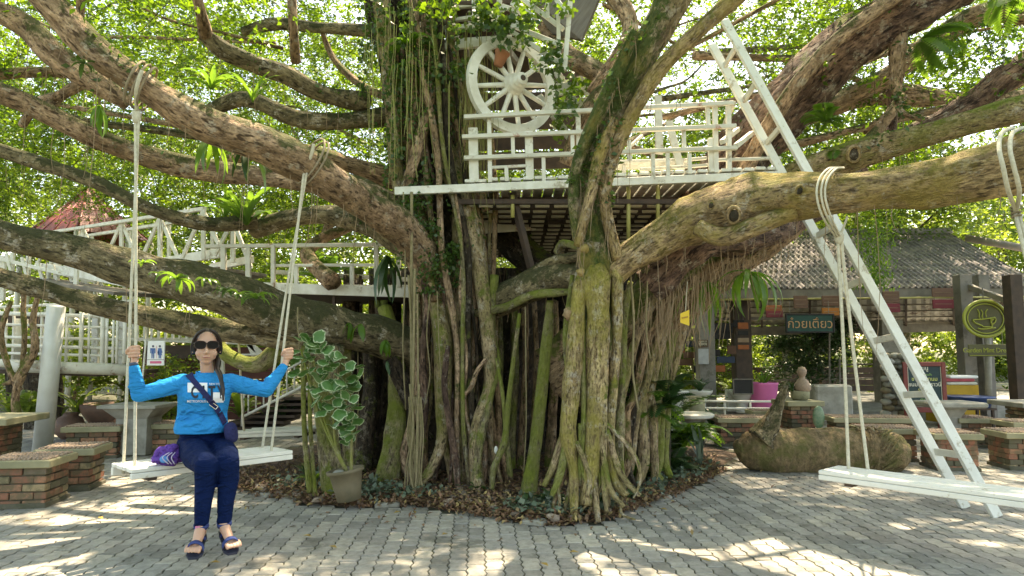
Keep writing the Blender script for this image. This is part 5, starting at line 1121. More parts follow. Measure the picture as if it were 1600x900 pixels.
for (cx, cy, w, h_, n_) in ((485, 540, 26, 16, 14), (505, 555, 26, 16, 12), (530, 590, 34, 26, 26), (520, 625, 38, 26, 26), (545, 645, 24, 22, 14), (548, 680, 14, 12, 7), (475, 570, 20, 20, 8)):
    for _ in range(n_):
        x, y = cx + rng.uniform(-w, w), cy + rng.uniform(-h_, h_); p = P(x, y, 6.2 + rng.uniform(-.22, .15)); s_ = rng.uniform(.75, 1.15)
        inst('leaf', rl[k % 4], pp, p - pp.location, (R(38) + rng.uniform(-.5, .5), rng.uniform(-.5, .5), rng.uniform(-3, 3)), (s_, s_, s_)); k += 1
# ------------------------------------------------ toilet sign
ts = empty('toilet_sign', P(244, 552, 9.5), 'white toilet sign with blue man and woman figures and a red bar', 'sign')
Ys = 9.5; sg = M['sign_white'] = flat('sign_white', (.85, .85, .85), .4); blue = flat('sign_blue', (.04, .12, .35), .4); dk = flat('sign_black', (.05, .05, .08), .4); redm = flat('sign_red', (.70, .12, .25), .4)
c = P(244, 552, Ys); K_ = Ys / F
def sp(x, y, dy=-.014): q = P(x, y, Ys); return Vector((q.x, Ys + dy, q.z))
Geo().bbox(c, (27 * K_, .02, 38 * K_)).build('board', sg, ts)
def poly(name, pts, m, par, dy=-.014): Geo().add([sp(x, y, dy) for x, y in pts], [tuple(range(len(pts)))]).build(name, m, par)
def disc(name, x, y, r, m, par): poly(name, [(x + r * math.cos(t), y + r * math.sin(t)) for t in [2 * math.pi * i / 16 for i in range(16)]], m, par)
disc('figure', 240, 541, 1.8, dk, ts); disc('figure', 250.5, 541, 1.8, dk, ts)
poly('figure', [(235.5, 544), (243.5, 544), (243.5, 552), (242, 552), (242, 547), (241.6, 547), (241.6, 560), (240, 560), (239.8, 552.5), (239.2, 552.5), (239, 560), (237.4, 560), (237.4, 547), (237, 547), (237, 552), (235.5, 552)], blue, ts)
poly('figure', [(248, 544), (253, 544), (254.4, 551), (253, 551.5), (252.2, 548), (254, 555), (252.4, 555), (252.4, 560), (250.9, 560), (250.8, 555), (250.2, 555), (250.1, 560), (248.6, 560), (248.6, 555), (247, 555), (248.8, 548), (248, 551.5), (246.6, 551)], blue, ts)
poly('divider', [(245, 540), (245.5, 540), (245.5, 560), (245, 560)], redm, ts); poly('divider', [(231, 561.6), (257, 561.6), (257, 562.2), (231, 562.2)], dk, ts); poly('red_bar', [(235, 564.2), (253, 564.2), (253, 568), (235, 568)], redm, ts)
Geo().cyl(P(228, 532, Ys + .03), P(222, 602, Ys + .03), .012, n=6).build('frame', WW, ts); 
# pots and ornaments at the left back
M['clay_dark'] = pm('clay_dark', (.20, .11, .075), (.13, .08, .06), 7, .7, .3)
p = G(88, 690); j = Geo().lathe(p + Vector((0, .3, 0)), [(.1, 0), (.2, .1), (.23, .22), (.17, .34), (.1, .38), (.12, .42), (.09, .42)], 20).build('clay_jar', M['clay_dark'], None, True); tag(j, 'round brown clay jar just right of the white column', 'jar')
p = G(112, 690); j = Geo().lathe(p + Vector((.1, .9, .1)), [(.15, 0), (.3, .1), (.42, .3), (.45, .42), (.4, .42), (.35, .3)], 22, 1.2).build('clay_basin', M['clay_dark'], None, True); tag(j, 'wide dark clay basin behind the long stool at left', 'basin')
st_ = empty('garden_statue', G(160, 690) + Vector((0, .8, 0)), 'dark figure statue standing on a brick pillar left of the swing ropes', 'statue'); c = st_.location
Geo().bbox(c + Vector((0, 0, .25)), (.5, .4, .5)).build('pillar', M['brick'], st_); Geo().bbox(c + Vector((0, 0, .53)), (.3, .3, .08)).build('plinth', M['clay_dark'], st_)
Geo().lathe(c + Vector((0, 0, .57)), [(.14, 0), (.16, .08), (.1, .14), (.09, .2), (.13, .3), (.12, .36), (.05, .4), (.045, .43), (.075, .48), (.07, .54), (.03, .6), (0, .62)], 16).build('figure', M['clay_dark'], st_, True)
for sx in (-1, 1): Geo().tube([c + Vector((sx * .12, 0, .92)), c + Vector((sx * .19, -.03, .82)), c + Vector((sx * .06, -.12, .78))], [.035, .03, .022], 8, 4).build('arm', M['clay_dark'], st_, True)
for (x, y, n_, L, w, kind, m_, lb_) in ((205, 600, 14, .8, .10, 'strap', 'leaf_back', 'spiky bright green plant behind the left swing ropes'), (245, 640, 16, .7, .12, 'strap', 'leaf_back', 'arching yellow green plant behind the womans elbow'), (20, 625, 14, .6, .12, 'frond', 'leaf_back', 'bright leafy plant at the far left edge behind the table'), (120, 625, 14, .7, .08, 'strap', 'leaf_back', 'bright strap leaved plant beside the dark tree trunks'), (375, 640, 16, .8, .12, 'strap', 'leaf_back', 'broad leaved plant under the womans raised arm at the stairs'), (440, 660, 10, .5, .1, 'frond', 'leaf_dark', 'small dark plant at the foot of the staircase'), (45, 655, 14, .6, .14, 'frond', 'leaf_back', 'low bush of bright fronds behind the brick table at left')):
    p = P(x, y + 20, 11.5); p.z = max(.3, p.z - .1); tuft(kind, p, n_, L, w, (1.3, .0), m_, lb_, 'plant', 'garden_plant')
# thin twisted tree at the far left, dark trunks behind
tt = empty('young_tree', G(25, 700) + Vector((0, .8, 0)), 'slender twisted tree forking in front of the lower white railing at far left', 'tree')
for path in ([(28, 660, 9.4, 9), (24, 620, 9.4, 8), (35, 585, 9.4, 8), (55, 545, 9.4, 8), (52, 500, 9.4, 6), (60, 460, 9.4, 5)], [(30, 610, 9.4, 7), (12, 570, 9.4, 6), (2, 520, 9.4, 6), (18, 470, 9.4, 4)], [(33, 588, 9.4, 6), (38, 530, 9.4, 5), (36, 480, 9.4, 5), (40, 440, 9.4, 4)], [(50, 550, 9.4, 6), (25, 590, 9.4, 5), (5, 600, 9.4, 4)]):
    limb('trunk', path, BB, 8, 5, .2, 3, keep=False, parent=tt)
limb('trunk', [(28, 655, 9.4, 10), (22, 700, 9.3, 13)], BB, 10, 3, .2, 3, keep=False, parent=tt)
for (x, r, lb_) in ((60, 26, 'widest dark tree trunk under the lower white platform'), (20, 13, 'thin dark tree trunk at the left under the lower platform'), (92, 10, 'thin dark tree trunk right of the wide one under the platform')):
    o = empty('background_tree', G(x, 668), lb_, 'tree'); limb('trunk', [(x - 4, 575, 12.6, r * .8), (x, 620, 12.6, r * .85), (x + 2, 672, 12.6, r)], BD, 14, 4, .12, 2, keep=False, parent=o)
# ------------------------------------------------ cafe pavilion
cf = empty('cafe_pavilion', Vector((6, 15, 0)), 'open cafe pavilion with grey tiled roof, corrugated ceiling and hanging boards', 'building')
Yc = 14.2
def roofmat():
    m, nt, b = newmat('roof_tile'); w = objvec(nt); geo = nt.nodes.new('ShaderNodeNewGeometry'); oi = nt.nodes.new('ShaderNodeObjectInfo')
    rr = mth(nt, 'FRACT', mth(nt, 'ADD', oi.outputs['Random'], geo.outputs['Random Per Island']))
    c = mixc(nt, ramp(nt, rr, [(0, 0), (1, 1)]), (.16, .145, .15), (.27, .24, .24)); c = mixc(nt, ramp(nt, noi(nt, geo.outputs['Position'], 3, 7, .75), [(.48, 0), (.62, .8)]), c, (.36, .32, .28)); nt.links.new(c, b.inputs['Base Color']); b.inputs['Roughness'].default_value = .9
    bump(nt, b, noi(nt, w, 40, 5), .5, .01); return m
M['tile'] = roofmat()
E0, E1 = P(1085, 462, Yc), P(1640, 438, Yc - .4); ez = (E0.z + E1.z) / 2; E0.z = E1.z = ez
rise = P(1500, 368, Yc + 3.0).z - ez; up_ = Vector((0, 3.0, rise)); sl = up_.length; un = up_.normalized(); dx = (E1 - E0).normalized(); nrm = dx.cross(un).normalized()
rot = Matrix((dx, un, nrm)).transposed(); tw_, tl_ = .235, .36; nc = int((E1 - E0).length / tw_); nrw = int(sl / (tl_ - .05))
def tilegeo():
    g = Geo(); vs = []; n = 9
    for (yy, zz) in ((0, 0), (tl_, .0)):
        for k in range(n): x = -tw_ / 2 + tw_ * k / (n - 1); z = .028 * math.sin(4 * math.pi * k / (n - 1) + .6); vs.append((x, yy, z + .02)); 
    for k in range(n): x = -tw_ / 2 + tw_ * k / (n - 1); z = .028 * math.sin(4 * math.pi * k / (n - 1) + .6); vs.append((x, 0, z - .004))
    fs = [(k, k + 1, n + k + 1, n + k) for k in range(n - 1)] + [(2 * n + k, 2 * n + k + 1, k + 1, k) for k in range(n - 1)]
    return g.add(vs, fs)
tm = tilegeo().mesh('roof_tile'); tm.materials.append(M['tile']); gt = Geo(); cnt = 0
for r in range(nrw):
    for c in range(nc):
        o = E0 + dx * ((c + .5) * tw_) + un * (r * (tl_ - .055)) + nrm * (r % 2 * .001 + rng.uniform(0, .006))
        tilt = rot @ Matrix.Rotation(-.055 + rng.uniform(-.01, .01), 3, 'X')
        if cnt < 290 and r < 9 and c > 2: ob = inst('roof_tile', tm, cf, o - cf.location, tilt.to_euler()); cnt += 1
        else: gt.add([o + tilt @ v for v in tilegeo().v], tilegeo().f)
gt.build('roof_tiles', M['tile'], cf, stuff=True)
Ra, Rb = E0 + up_, E1 + up_
Geo().tube([Ra + Vector((0, 0, .04)), Rb + Vector((0, 0, .04))], .09, 10, 2).build('ridge', M['tile'], cf, True)
hp = P(1510, 372, Yc + 2.6); Geo().tube([hp, P(1640, 395, Yc + 1.2)], .09, 8, 2).build('hip_ridge', M['tile'], cf, True)
Geo().add([E0 + Vector((0, 0, -.02)), E1 + Vector((0, 0, -.02)), Rb - Vector((0, 0, .05)), Ra - Vector((0, 0, .05))], [(0, 1, 2, 3)]).build('roof_deck', M['dark_wood'], cf)
Geo().bar(E0 + Vector((0, .03, -.1)), E1 + Vector((0, .03, -.1)), .04, .2).build('fascia', M['grey_wood'], cf)
Geo().cyl(E0 + Vector((0, -.15, -.24)), E1 + Vector((0, -.15, -.2)), .02, n=8).build('cable_pipe', M['bamboo'], cf, True)
# corrugated ceiling falling to the back
def corr(p, q, r_, s_, m, name, n=170):
    g = Geo(); vs = []
    for k in range(n + 1):
        a, b = p.lerp(q, k / n), s_.lerp(r_, k / n); z = Vector((0, 0, .022 * math.sin(k * math.pi * .5)))
        vs += [a + z, b + z]
    return g.add(vs, [(2 * k, 2 * k + 1, 2 * k + 3, 2 * k + 2) for k in range(n)]).build(name, m, cf)
M['corrugated'] = pm('corrugated', (.66, .62, .56), (.52, .48, .43), 4, .75, .2, dirt=(.2, .13, .1), dth=.55)
ca, cb = P(1040, 455, Yc + .5), P(1640, 440, Yc + .5); cc, cd = P(1640, 505, Yc + 3.2), P(1040, 510, Yc + 3.2)
corr(ca, cb, cc, cd, M['corrugated'], 'corrugated_ceiling')
for k in range(6): Geo().bar(ca.lerp(cd, (k + .5) / 6.2) - Vector((0, 0, .05)), cb.lerp(cc, (k + .5) / 6.2) - Vector((0, 0, .05)), .05, .035).build('purlin', M['grey_wood'], cf)
for k in range(9): Geo().bar(ca.lerp(cb, k / 8) - Vector((0, 0, .09)), cd.lerp(cc, k / 8) - Vector((0, 0, .09)), .05, .06).build('rafter', M['dark_wood'], cf)
Geo().bar(P(1040, 520, Yc + 3), P(1640, 508, Yc + 3), .1, .22).build('tie_beam', M['grey_wood'], cf); Geo().bar(P(1040, 500, Yc + .8), P(1300, 496, Yc + .8), .06, .06).build('tie_beam', M['grey_wood'], cf)
M['post_concrete'] = pm('post_concrete', (.24, .215, .19), (.18, .165, .15), 4, .9, .4, dirt=(.13, .12, .1), dth=.55)
def post(x, w, y0, y1, Y, m=None, name='post', par=cf):
    a, b = P(x, y0, Y), P(x, y1, Y); b.z = 0; a.x = b.x = P(x, 600, Y).x; Geo().bar(b, a, w, w, (0, 1, 0)).build(name, m or M['post_concrete'], par)
post(1103, .33, 470, 640, 14.4); post(1160, .34, 470, 640, 14.8, M['dark_wood']); post(1513, .24, 430, 650, 13.6); post(1542, .22, 430, 650, 13.9); post(1390, .5, 500, 640, 16.5, M['slab_grey']); post(1228, .12, 500, 640, 19); post(1592, .22, 430, 660, 12.4, M['dark_wood'])
Geo().cyl(P(1543, 520, 13.4), P(1545, 640, 13.4), .06, n=10).build('drain_pipe', M['slab_grey'], cf, True)
Geo().bar(P(1515, 448, 13.5), P(1580, 472, 12.6), .1, .1).build('brace', M['grey_wood'], cf)
Geo().box((7.5, 17.5, .09), (15, 7, .18)).build('floor', M['slab_grey'], cf)
for k in range(4): Geo().bbox((7.8, 19.6, .34 + k * .17), (8.5, .05, .16)).build('wall_board', M['dark_wood'], cf)
for (x, y0, y1) in ((1296, 500, 640), (1312, 560, 640)): Geo().cyl(P(x, y0, 16), P(x, y1, 16), .02, n=6).build('pipe', M['grey_wood'], cf, True)
for y_ in (568, 590): Geo().cyl(P(1210, y_ + 4, 17), P(1400, y_, 17), .02, n=6).build('rail', M['grey_wood'], cf, True)
# stone pillar: stacked rounded stones
pl = empty('stone_pillar', Vector((P(1395, 600, 12.6).x, 12.6, 0)), 'pale rough stone pillar behind the ladder with a yellow stained foot', 'pillar')
for r in range(12):
    for c in range(3): Geo().ell(P(1388 + c * 13 + (r % 2) * 5 - 4, 556 + r * 9, 12.5 + .1 * (c % 2)), (.1, .1, .06), n=9, m=6, lump=.3, lf=2).build('stone', M['slab_grey'] if (r + c) % 3 else M['pot_tan'], pl, True)
Geo().box(P(1396, 610, 12.7), (.34, .2, 1.4)).build('core', M['mortar'], pl)

# text helper -------------------------------------------------
def text(name, s, loc, size, m, parent, ext=.004, rot=(R(90), 0, 0), spx=1, al='CENTER', bold=0):
    cu = bpy.data.curves.new(name, 'FONT'); cu.body = s; cu.size = size; cu.extrude = ext; cu.align_x = al; cu.align_y = 'CENTER'; cu.space_character = spx; cu.offset = bold; cu.resolution_u = 3
    o = bpy.data.objects.new(name, cu); col.objects.link(o); bpy.context.view_layer.update()
    me = bpy.data.meshes.new_from_object(o.evaluated_get(bpy.context.evaluated_depsgraph_get())); bpy.data.objects.remove(o); me.materials.clear(); me.materials.append(m)
    o = bpy.data.objects.new(name, me); col.objects.link(o); o.rotation_euler = rot; o.location = Vector(loc)
    if parent: o.parent = parent; o.location = Vector(loc) - parent.location
    return o
def boardsign(x0, x1, y0, y1, Y, m, name, label, cat='sign', frame=None, fw=.04, hang=True, group=None):
    c = P((x0 + x1) / 2, (y0 + y1) / 2, Y); w, h = (x1 - x0) * Y / F, (y1 - y0) * Y / F; r = empty(name, c, label, cat, group)
    Geo().bbox(c, (w, .03, h)).build('board', m, r)
    if frame:
        for s in (-1, 1): Geo().bbox(c + Vector((s * (w / 2 - fw / 2), -.02, 0)), (fw, .03, h)).build('frame', frame, r); Geo().bbox(c + Vector((0, -.0215, s * (h / 2 - fw / 2))), (w - 2 * fw - .004, .03, fw)).build('frame', frame, r)
    if hang:
        for s in (-1, 1): Geo().cyl(c + Vector((s * w * .4, 0, h / 2)), c + Vector((s * w * .4, 0, h / 2 + .25)), .006, n=5).build('hanger', M['grey_wood'], r)
    return r, c, w, h
col_ = {k: pm('board_' + k, v, None, 6, .75, .2) for k, v in dict(green=(.012, .06, .045), maroon=(.20, .025, .035), orange=(.42, .14, .02), brown=(.16, .08, .05), navy=(.03, .05, .09), tan=(.32, .22, .15), black=(.02, .018, .018), rust=(.35, .1, .03), grey=(.3, .3, .28), pink=(.5, .2, .15)).items()}
m_or = flat('letter_orange', (.40, .22, .10), .6); m_cr = flat('letter_cream', (.75, .72, .6), .6); m_yl = flat('letter_yellow', (.62, .62, .2), .5); m_gr = flat('letter_green', (.25, .42, .15), .6)
r, c, w, h = boardsign(1227, 1303, 490, 520, 13.2, col_['green'], 'hanging_sign', 'long dark green board with Thai lettering hanging under the tiled roof', frame=col_['black'], fw=.03)
text('lettering', 'ก๋วยเตี๋ยว', c + Vector((0, -.022, -.02)), .24, m_or, r)
SG = [(1196, 1222, 477, 486, 'rust', 'rusty orange'), (1197, 1223, 485, 496, 'maroon', 'small maroon'), (1284, 1311, 481, 493, 'orange', 'bright orange'), (1379, 1405, 455, 473, 'brown', 'brown'), (1380, 1406, 474, 488, 'maroon', 'dark red'), (1456, 1489, 450, 464, 'brown', 'upper brown'), (1457, 1490, 468, 482, 'maroon', 'wide maroon'), (1284, 1312, 462, 478, 'brown', 'plain brown'), (1240, 1262, 462, 482, 'brown', 'short brown')]
pos = ['left of the green Thai board, the upper of two', 'left of the green Thai board, the lower of two', 'at the right top corner of the green Thai board', 'between the ladder rails, the upper of two', 'between the ladder rails, the lower of two', 'left of the round coffee sign, the upper of two', 'left of the round coffee sign, the lower of two', 'above the bright orange board', 'above the green Thai board']
for (x0, x1, y0, y1, k, nm), ps in zip(SG, pos):
    r, c, w, h = boardsign(x0, x1, y0, y1, 13.4, col_[k], 'name_board', nm + ' name board hanging ' + ps)
    for j in range(2 if h > .2 else 1): Geo().bbox(c + Vector((0, -.018, (j - .5) * h * .35 if h > .2 else 0)), (w * .8, .008, .012)).build('carved_line', col_['tan'], r)
LB = [(1145, 1163, 500, 511, 'black'), (1106, 1145, 505, 520, 'black'), (1113, 1143, 518, 530, 'black'), (1050, 1070, 530, 548, 'brown'), (1053, 1070, 538, 551, 'rust'), (1072, 1088, 533, 542, 'navy'), (1068, 1091, 550, 560, 'brown'), (1060, 1082, 561, 571, 'brown'), (1112, 1125, 546, 556, 'black'), (1120, 1148, 557, 567, 'navy'), (1113, 1133, 571, 581, 'rust'), (1084, 1096, 572, 582, 'black'), (1136, 1150, 540, 553, 'brown'), (1153, 1169, 504, 514, 'rust'), (1153, 1169, 517, 524, 'black'), (1153, 1170, 528, 535, 'tan'), (1153, 1170, 539, 546, 'rust'), (1045, 1078, 505, 520, 'brown')]
CN = dict(black='black', brown='brown', rust='rust red', navy='dark blue', tan='pale tan'); OR = ['first', 'second', 'third', 'fourth', 'fifth', 'sixth', 'seventh']
for k, (x0, x1, y0, y1, cc_) in enumerate(LB):
    same = sorted([b_ for b_ in LB if b_[4] == cc_], key=lambda b_: (b_[0], b_[2]))
    r, c, w, h = boardsign(x0, x1, y0, y1, 14.05 if x0 > 1150 else 14.6, col_[cc_], 'name_board', f'{CN[cc_]} board between the cafe posts, {OR[same.index(LB[k])]} from the left of its colour', group=dict(black='black', brown='brown', rust='rust red', navy='dark blue', tan='pale tan')[cc_] + ' boards hanging between the cafe posts', hang=x0 < 1150)
r, c, w, h = boardsign(1090, 1106, 531, 542, 14.15, pm('cream_board', (.55, .48, .36), None, 6, .7), 'small_notice', 'small cream notice with dark lines fixed to the grey cafe post', frame=col_['brown'], fw=.015, hang=False)
text('lettering', 'คั่วกลิ้ง', c + Vector((0, -.017, .02)), .06, col_['black'], r); text('lettering', 'กาแฟสด', c + Vector((0, -.017, -.045)), .06, col_['black'], r)
r, c, w, h = boardsign(1091, 1107, 545, 569, 14.15, pm('grey_notice', (.42, .43, .45), None, 6, .5), 'paper_notice', 'grey sheet of paper fixed to the cafe post under the cream notice', hang=False)
# yellow card hanging from the roots
yc = empty('yellow_card', P(1070, 497, 6.3), 'torn yellow card hanging by a thread from the roots', 'card'); Geo().add([P(x, y, 6.3 + d_) for d_ in (0, .004) for x, y in ((1063, 490), (1077, 484), (1077, 509), (1071, 507), (1063, 504))], [(0, 1, 2, 3, 4), (9, 8, 7, 6, 5), (0, 5, 6, 1), (1, 6, 7, 2), (2, 7, 8, 3), (3, 8, 9, 4), (4, 9, 5, 0)]).build('card', flat('card_yellow', (.75, .5, .03), .5), yc)
Geo().cyl(P(1071, 486, 6.3), P(1074, 440, 6.3), .003, n=5).build('thread', M['rope'], yc)
Geo().bar(P(1065, 497, 6.288), P(1075, 495, 6.288), .004, .012).build('print', flat('card_brown', (.4, .2, .03)), yc)
# coffee sign
Yr = 12.9; cs = empty('coffee_sign', P(1538, 498, Yr), 'round olive sign with a raised outline of a steaming coffee cup', 'sign'); c = P(1538, 498, Yr); k_ = Yr / F
M['olive'] = pm('olive_sign', (.13, .12, .055), (.10, .095, .045), 5, .7); M['lime'] = flat('lime_line', (.36, .38, .06), .5)
rX = Matrix.Rotation(R(90), 3, 'X')
Geo().lathe(c, [(0, -.03), (32 * k_, -.03), (32 * k_, .02), (0, .02)], 40, rot=rX, sx=1.03, sy=.82 * 1.08).build('disc', M['olive'], cs)
def ring(rx, ry, w, name='ring'): Geo().tube([c + Vector((math.cos(t) * rx * k_, -.03, math.sin(t) * ry * k_)) for t in [2 * math.pi * i / 40 for i in range(41)]], w, 6, 1, cap=False).build(name, M['lime'], cs, True)
ring(33.5, 28, .03, 'rim'); ring(28, 23, .012)
def line(pts, w=.013): Geo().tube([c + Vector(((x - 435) / 7.5 * k_, -.035, -(y - 365) / 7.5 * k_)) for x, y in pts], w, 6, 4).build('cup_line', M['lime'], cs, True)
line([(285, 378), (400, 372), (545, 350)]); line([(285, 378), (310, 415), (385, 445), (400, 465)]); line([(400, 462), (510, 462)]); line([(510, 462), (505, 430), (495, 380)]); line([(340, 480), (400, 488), (545, 470)]); line([(490, 375), (540, 350), (550, 390), (515, 430), (495, 400), (530, 370)]); line([(345, 255), (365, 300), (360, 345), (375, 365)], .01); line([(385, 260), (405, 300), (395, 335), (405, 365)], .01); line([(465, 255), (440, 290), (445, 350)], .01)
Geo().cyl(c + Vector((0, 0, .33)), c + Vector((0, 0, .6)), .01, n=6).build('hanger', M['grey_wood'], cs)
r, c2, w, h = boardsign(1513, 1573, 538, 557, Yr, M['olive'], 'shop_sign', 'olive board with lime script lettering under the round coffee sign'); text('lettering', 'Garden Mint Dream', c2 + Vector((0, -.018, 0)), .125, M['lime'], r, spx=.92); Geo().bbox(c2 + Vector((0, -.017, -.095)), (w * .96, .01, .012)).build('underline', M['lime'], r)
# menu board
Ym = 12.0; red_ = pm('red_frame', (.22, .04, .03), (.16, .035, .03), 5, .6, .2)
r, c, w, h = boardsign(1411, 1477, 566, 634, Ym, pm('chalkboard', (.02, .05, .055), (.015, .035, .04), 4, .7), 'menu_board', 'red framed dark menu board with Thai writing behind the ladder', frame=red_, fw=.075, hang=False)
for s in (-1, 1): Geo().bar(c + Vector((s * .3, .05, -h / 2)), Vector((c.x + s * .3, c.y + .12, 0)), .05, .05, (0, 1, 0)).build('leg', red_, r)
Geo().bbox(c + Vector((0, -.02, -h / 2 - .06)), (w * .9, .06, .09)).build('ledge', red_, r)
for j, (s, z, sz, mm) in enumerate([('เมนู', .27, .11, m_cr), ('อาหารตามสั่ง', .16, .055, m_gr), ('ชาเย็น ชานม', .085, .10, m_yl), ('ขนมเค้ก บราวนี่', -.01, .10, m_cr), ('ราดหน้า', -.1, .085, m_yl), ('กาแฟสด', -.19, .10, m_cr), ('เปิดทุกวัน', -.265, .055, m_gr)]): text('lettering', s, c + Vector((0, -.018, z)), sz * .93, mm, r)
for s in (-1, 1): Geo().bbox(c + Vector((s * (w / 2 - .085), -.0195, 0)), (.008, .012, h - .17)).build('inner_line', m_cr, r)
# counter, tub, pots, toilets
yb = empty('yellow_counter', Vector((P(1500, 620, 13).x, 13, 0)), 'yellow counter box with paper sacks on it beside the menu board', 'counter'); Geo().bbox((P(1492, 620, 13).x, 13.1, .42), (.72, .5, .7)).build('box', pm('yellow_paint', (.55, .32, .02), None, 5, .6), yb)
for k in range(3): Geo().bbox((P(1496, 620, 13).x + rng.uniform(-.04, .04), 13.0, .80 + k * .06), (.55, .35, .055), Matrix.Rotation(rng.uniform(-.1, .1), 3, 'Z'), b=.015).build('tray', [OW, pm('red_cloth', (.5, .08, .1)), M['sign_white']][k], yb)
t_ = Geo().lathe(Vector((P(1515, 630, 12.2).x, 12.2, .42)), [(.3, 0), (.36, .16), (.4, .17), (.4, .19), (.34, .19)], 22).build('blue_tub', pm('blue_plastic', (.02, .06, .2), None, 5, .4, 0), None, True); tag(t_, 'blue plastic tub standing before the yellow counter', 'tub')
t_ = empty('tub_stand', Vector((P(1515, 630, 12.2).x, 12.2, 0)), 'low dark stand holding the blue plastic tub', 'stand'); Geo().box(t_.location + Vector((0, 0, .4)), (.6, .5, .035)).build('top', M['dark_wood'], t_)
for sx in (-1, 1):
    for sy in (-1, 1): Geo().box(t_.location + Vector((sx * .26, sy * .2, .19)), (.04, .04, .38)).build('leg', M['dark_wood'], t_)
M['ceramic'] = pm('ceramic', (.72, .72, .68), (.64, .63, .58), 4, .25, 0, dirt=(.4, .38, .3), dth=.62)
def basin(x, y, Y, label, n_=1, s=1.0):
    p = P(x, y, Y); p.z = .18; r = empty('toilet_planter', p, label, 'planter')
    Geo().lathe(p, [(.1 * s, 0), (.115 * s, .03), (.09 * s, .12), (.11 * s, .24), (.2 * s, .36), (.245 * s, .42), (.25 * s, .45), (.21 * s, .45), (.19 * s, .4), (0, .38)], 22, 1, 1.15).build('bowl', M['ceramic'], r, True)
    Geo().bbox(p + Vector((0, .3 * s, .22)), (.36 * s, .16, .44)).build('cistern', M['ceramic'], r)
    ms = lmesh(('leaf', 'planter'), lambda: strap(.38, .06, (1.3, .2)), M['leaf_dark'])
    for k in range(12): inst('leaf', ms, r, (0, 0, .4), (rng.uniform(-.2, .2), rng.uniform(-.5, .3), k * .55))
basin(1058, 640, 13.6, 'white toilet bowl planter farthest left behind the low rail'); basin(1094, 640, 13.6, 'white pedestal toilet planter in front of the grey cafe post'); basin(1160, 640, 13.7, 'white toilet planter beside the pink pot', s=1.15)
p = P(1194, 640, 13.5); p.z = .12; pk = empty('pink_pot', p, 'tall bright pink plant pot with spiky green leaves', 'pot'); Geo().lathe(p, [(.2, 0), (.21, .02), (.27, .62), (.282, .64), (.282, .67), (.24, .67), (.22, .62), (0, .6)], 24).build('pot', pm('pink_plastic', (.75, .17, .42), (.68, .15, .38), 3, .45, 0), pk, True)
ms = lmesh(('leaf', 'pink'), lambda: strap(.42, .05, (1.4, .6)), M['leaf_fern'])
for k in range(16): inst('leaf', ms, pk, (0, 0, .5), (rng.uniform(-.2, .2), rng.uniform(-.5, .2), k * .4))
rl_ = empty('low_rail', Vector((P(1120, 640, 12.9).x, 12.9, 0)), 'low white pipe rail running before the toilet planters', 'railing')
for y_ in (626, 637): Geo().cyl(P(1015, y_, 13.0), P(1212, y_ + 1.5, 12.7), .02, n=8).build('rail', WW, rl_, True)
for x_ in (1040, 1132, 1172, 1211): q = P(x_, 626, 12.85); Geo().cyl(Vector((q.x, q.y, 0)), q, .02, n=8).build('post', WW, rl_, True)
Geo().cyl(P(1205, 626, 12.4), P(1290, 624, 12.4), .02, n=8).build('rail', WW, rl_, True)
bt = empty('bamboo_post', Vector((P(1089, 650, 12.2).x, 12.2, 0)), 'short mossy stub post before the white pedestal planter', 'post'); q = bt.location; Geo().cyl(q, q + Vector((0, 0, .6)), .14, n=12).build('post', M['slab'], bt, True)
# statue pot on the table
p = atv(1248, 690, .3) + Vector((0, 0, .62)); so = empty('statue_planter', p, 'small pale figure statue in a planted trough on the brick table', 'statue')
Geo().lathe(p + Vector((.05, 0, 0)), [(.1, 0), (.14, .03), (.15, .14), (.13, .15), (.1, .1)], 14).build('pot', M['slab'], so, True)
Geo().lathe(p + Vector((.08, -.03, .12)), [(.09, 0), (.13, .06), (.12, .13), (.08, .2), (.045, .23), (.045, .26), (.07, .3), (.075, .35), (.05, .4), (0, .42)], 14).build('figure', M['pebble'], so, True)
ms = lmesh(('leaf', 'statue'), lambda: strap(.22, .04, (1.2, .0)), M['leaf_dark'])
for k in range(14): inst('leaf', ms, so, (-.08, 0, .12), (rng.uniform(-.2, .2), rng.uniform(-.5, .3), k * .45))
o = Geo().bbox(P(1298, 630, 11.6), (.62, .3, .62), b=.03).build('stone_slab', M['slab_grey']); tag(o, 'upright grey stone slab right of the statue table', 'slab')
o = Geo().ell(P(1279, 652, 10.2), (.09, .04, .17), n=12, m=8).build('green_plaque', pm('green_plaque', (.05, .16, .08), (.25, .3, .2), 9, .5), None, True); tag(o, 'green leaf patterned oval leaning on the brick table', 'ornament')
cb_ = boardsign(1145, 1176, 592, 616, 13.3, col_['black'], 'chalk_board', 'small black framed board standing behind the white toilet planter', frame=M['grey_wood'], fw=.02, hang=False)
for (x, y, n_, L, w, m_, lb_) in ((1112, 662, 18, .4, .12, 'leaf_dark', 'dark blue green bush left of the stools behind the rail'), (1070, 600, 18, .9, .2, 'leaf_back', 'leafy bush between the tree and the grey cafe post'), (1145, 598, 14, .8, .2, 'leaf_back', 'leafy bush behind the cafe posts')):
    p = P(x, y + 18, 12.2 if y > 640 else 17); p.z = max(.1, p.z); tuft('frond', p, n_, L, w, (1.3, -.1), m_, lb_, 'bush', 'bush')
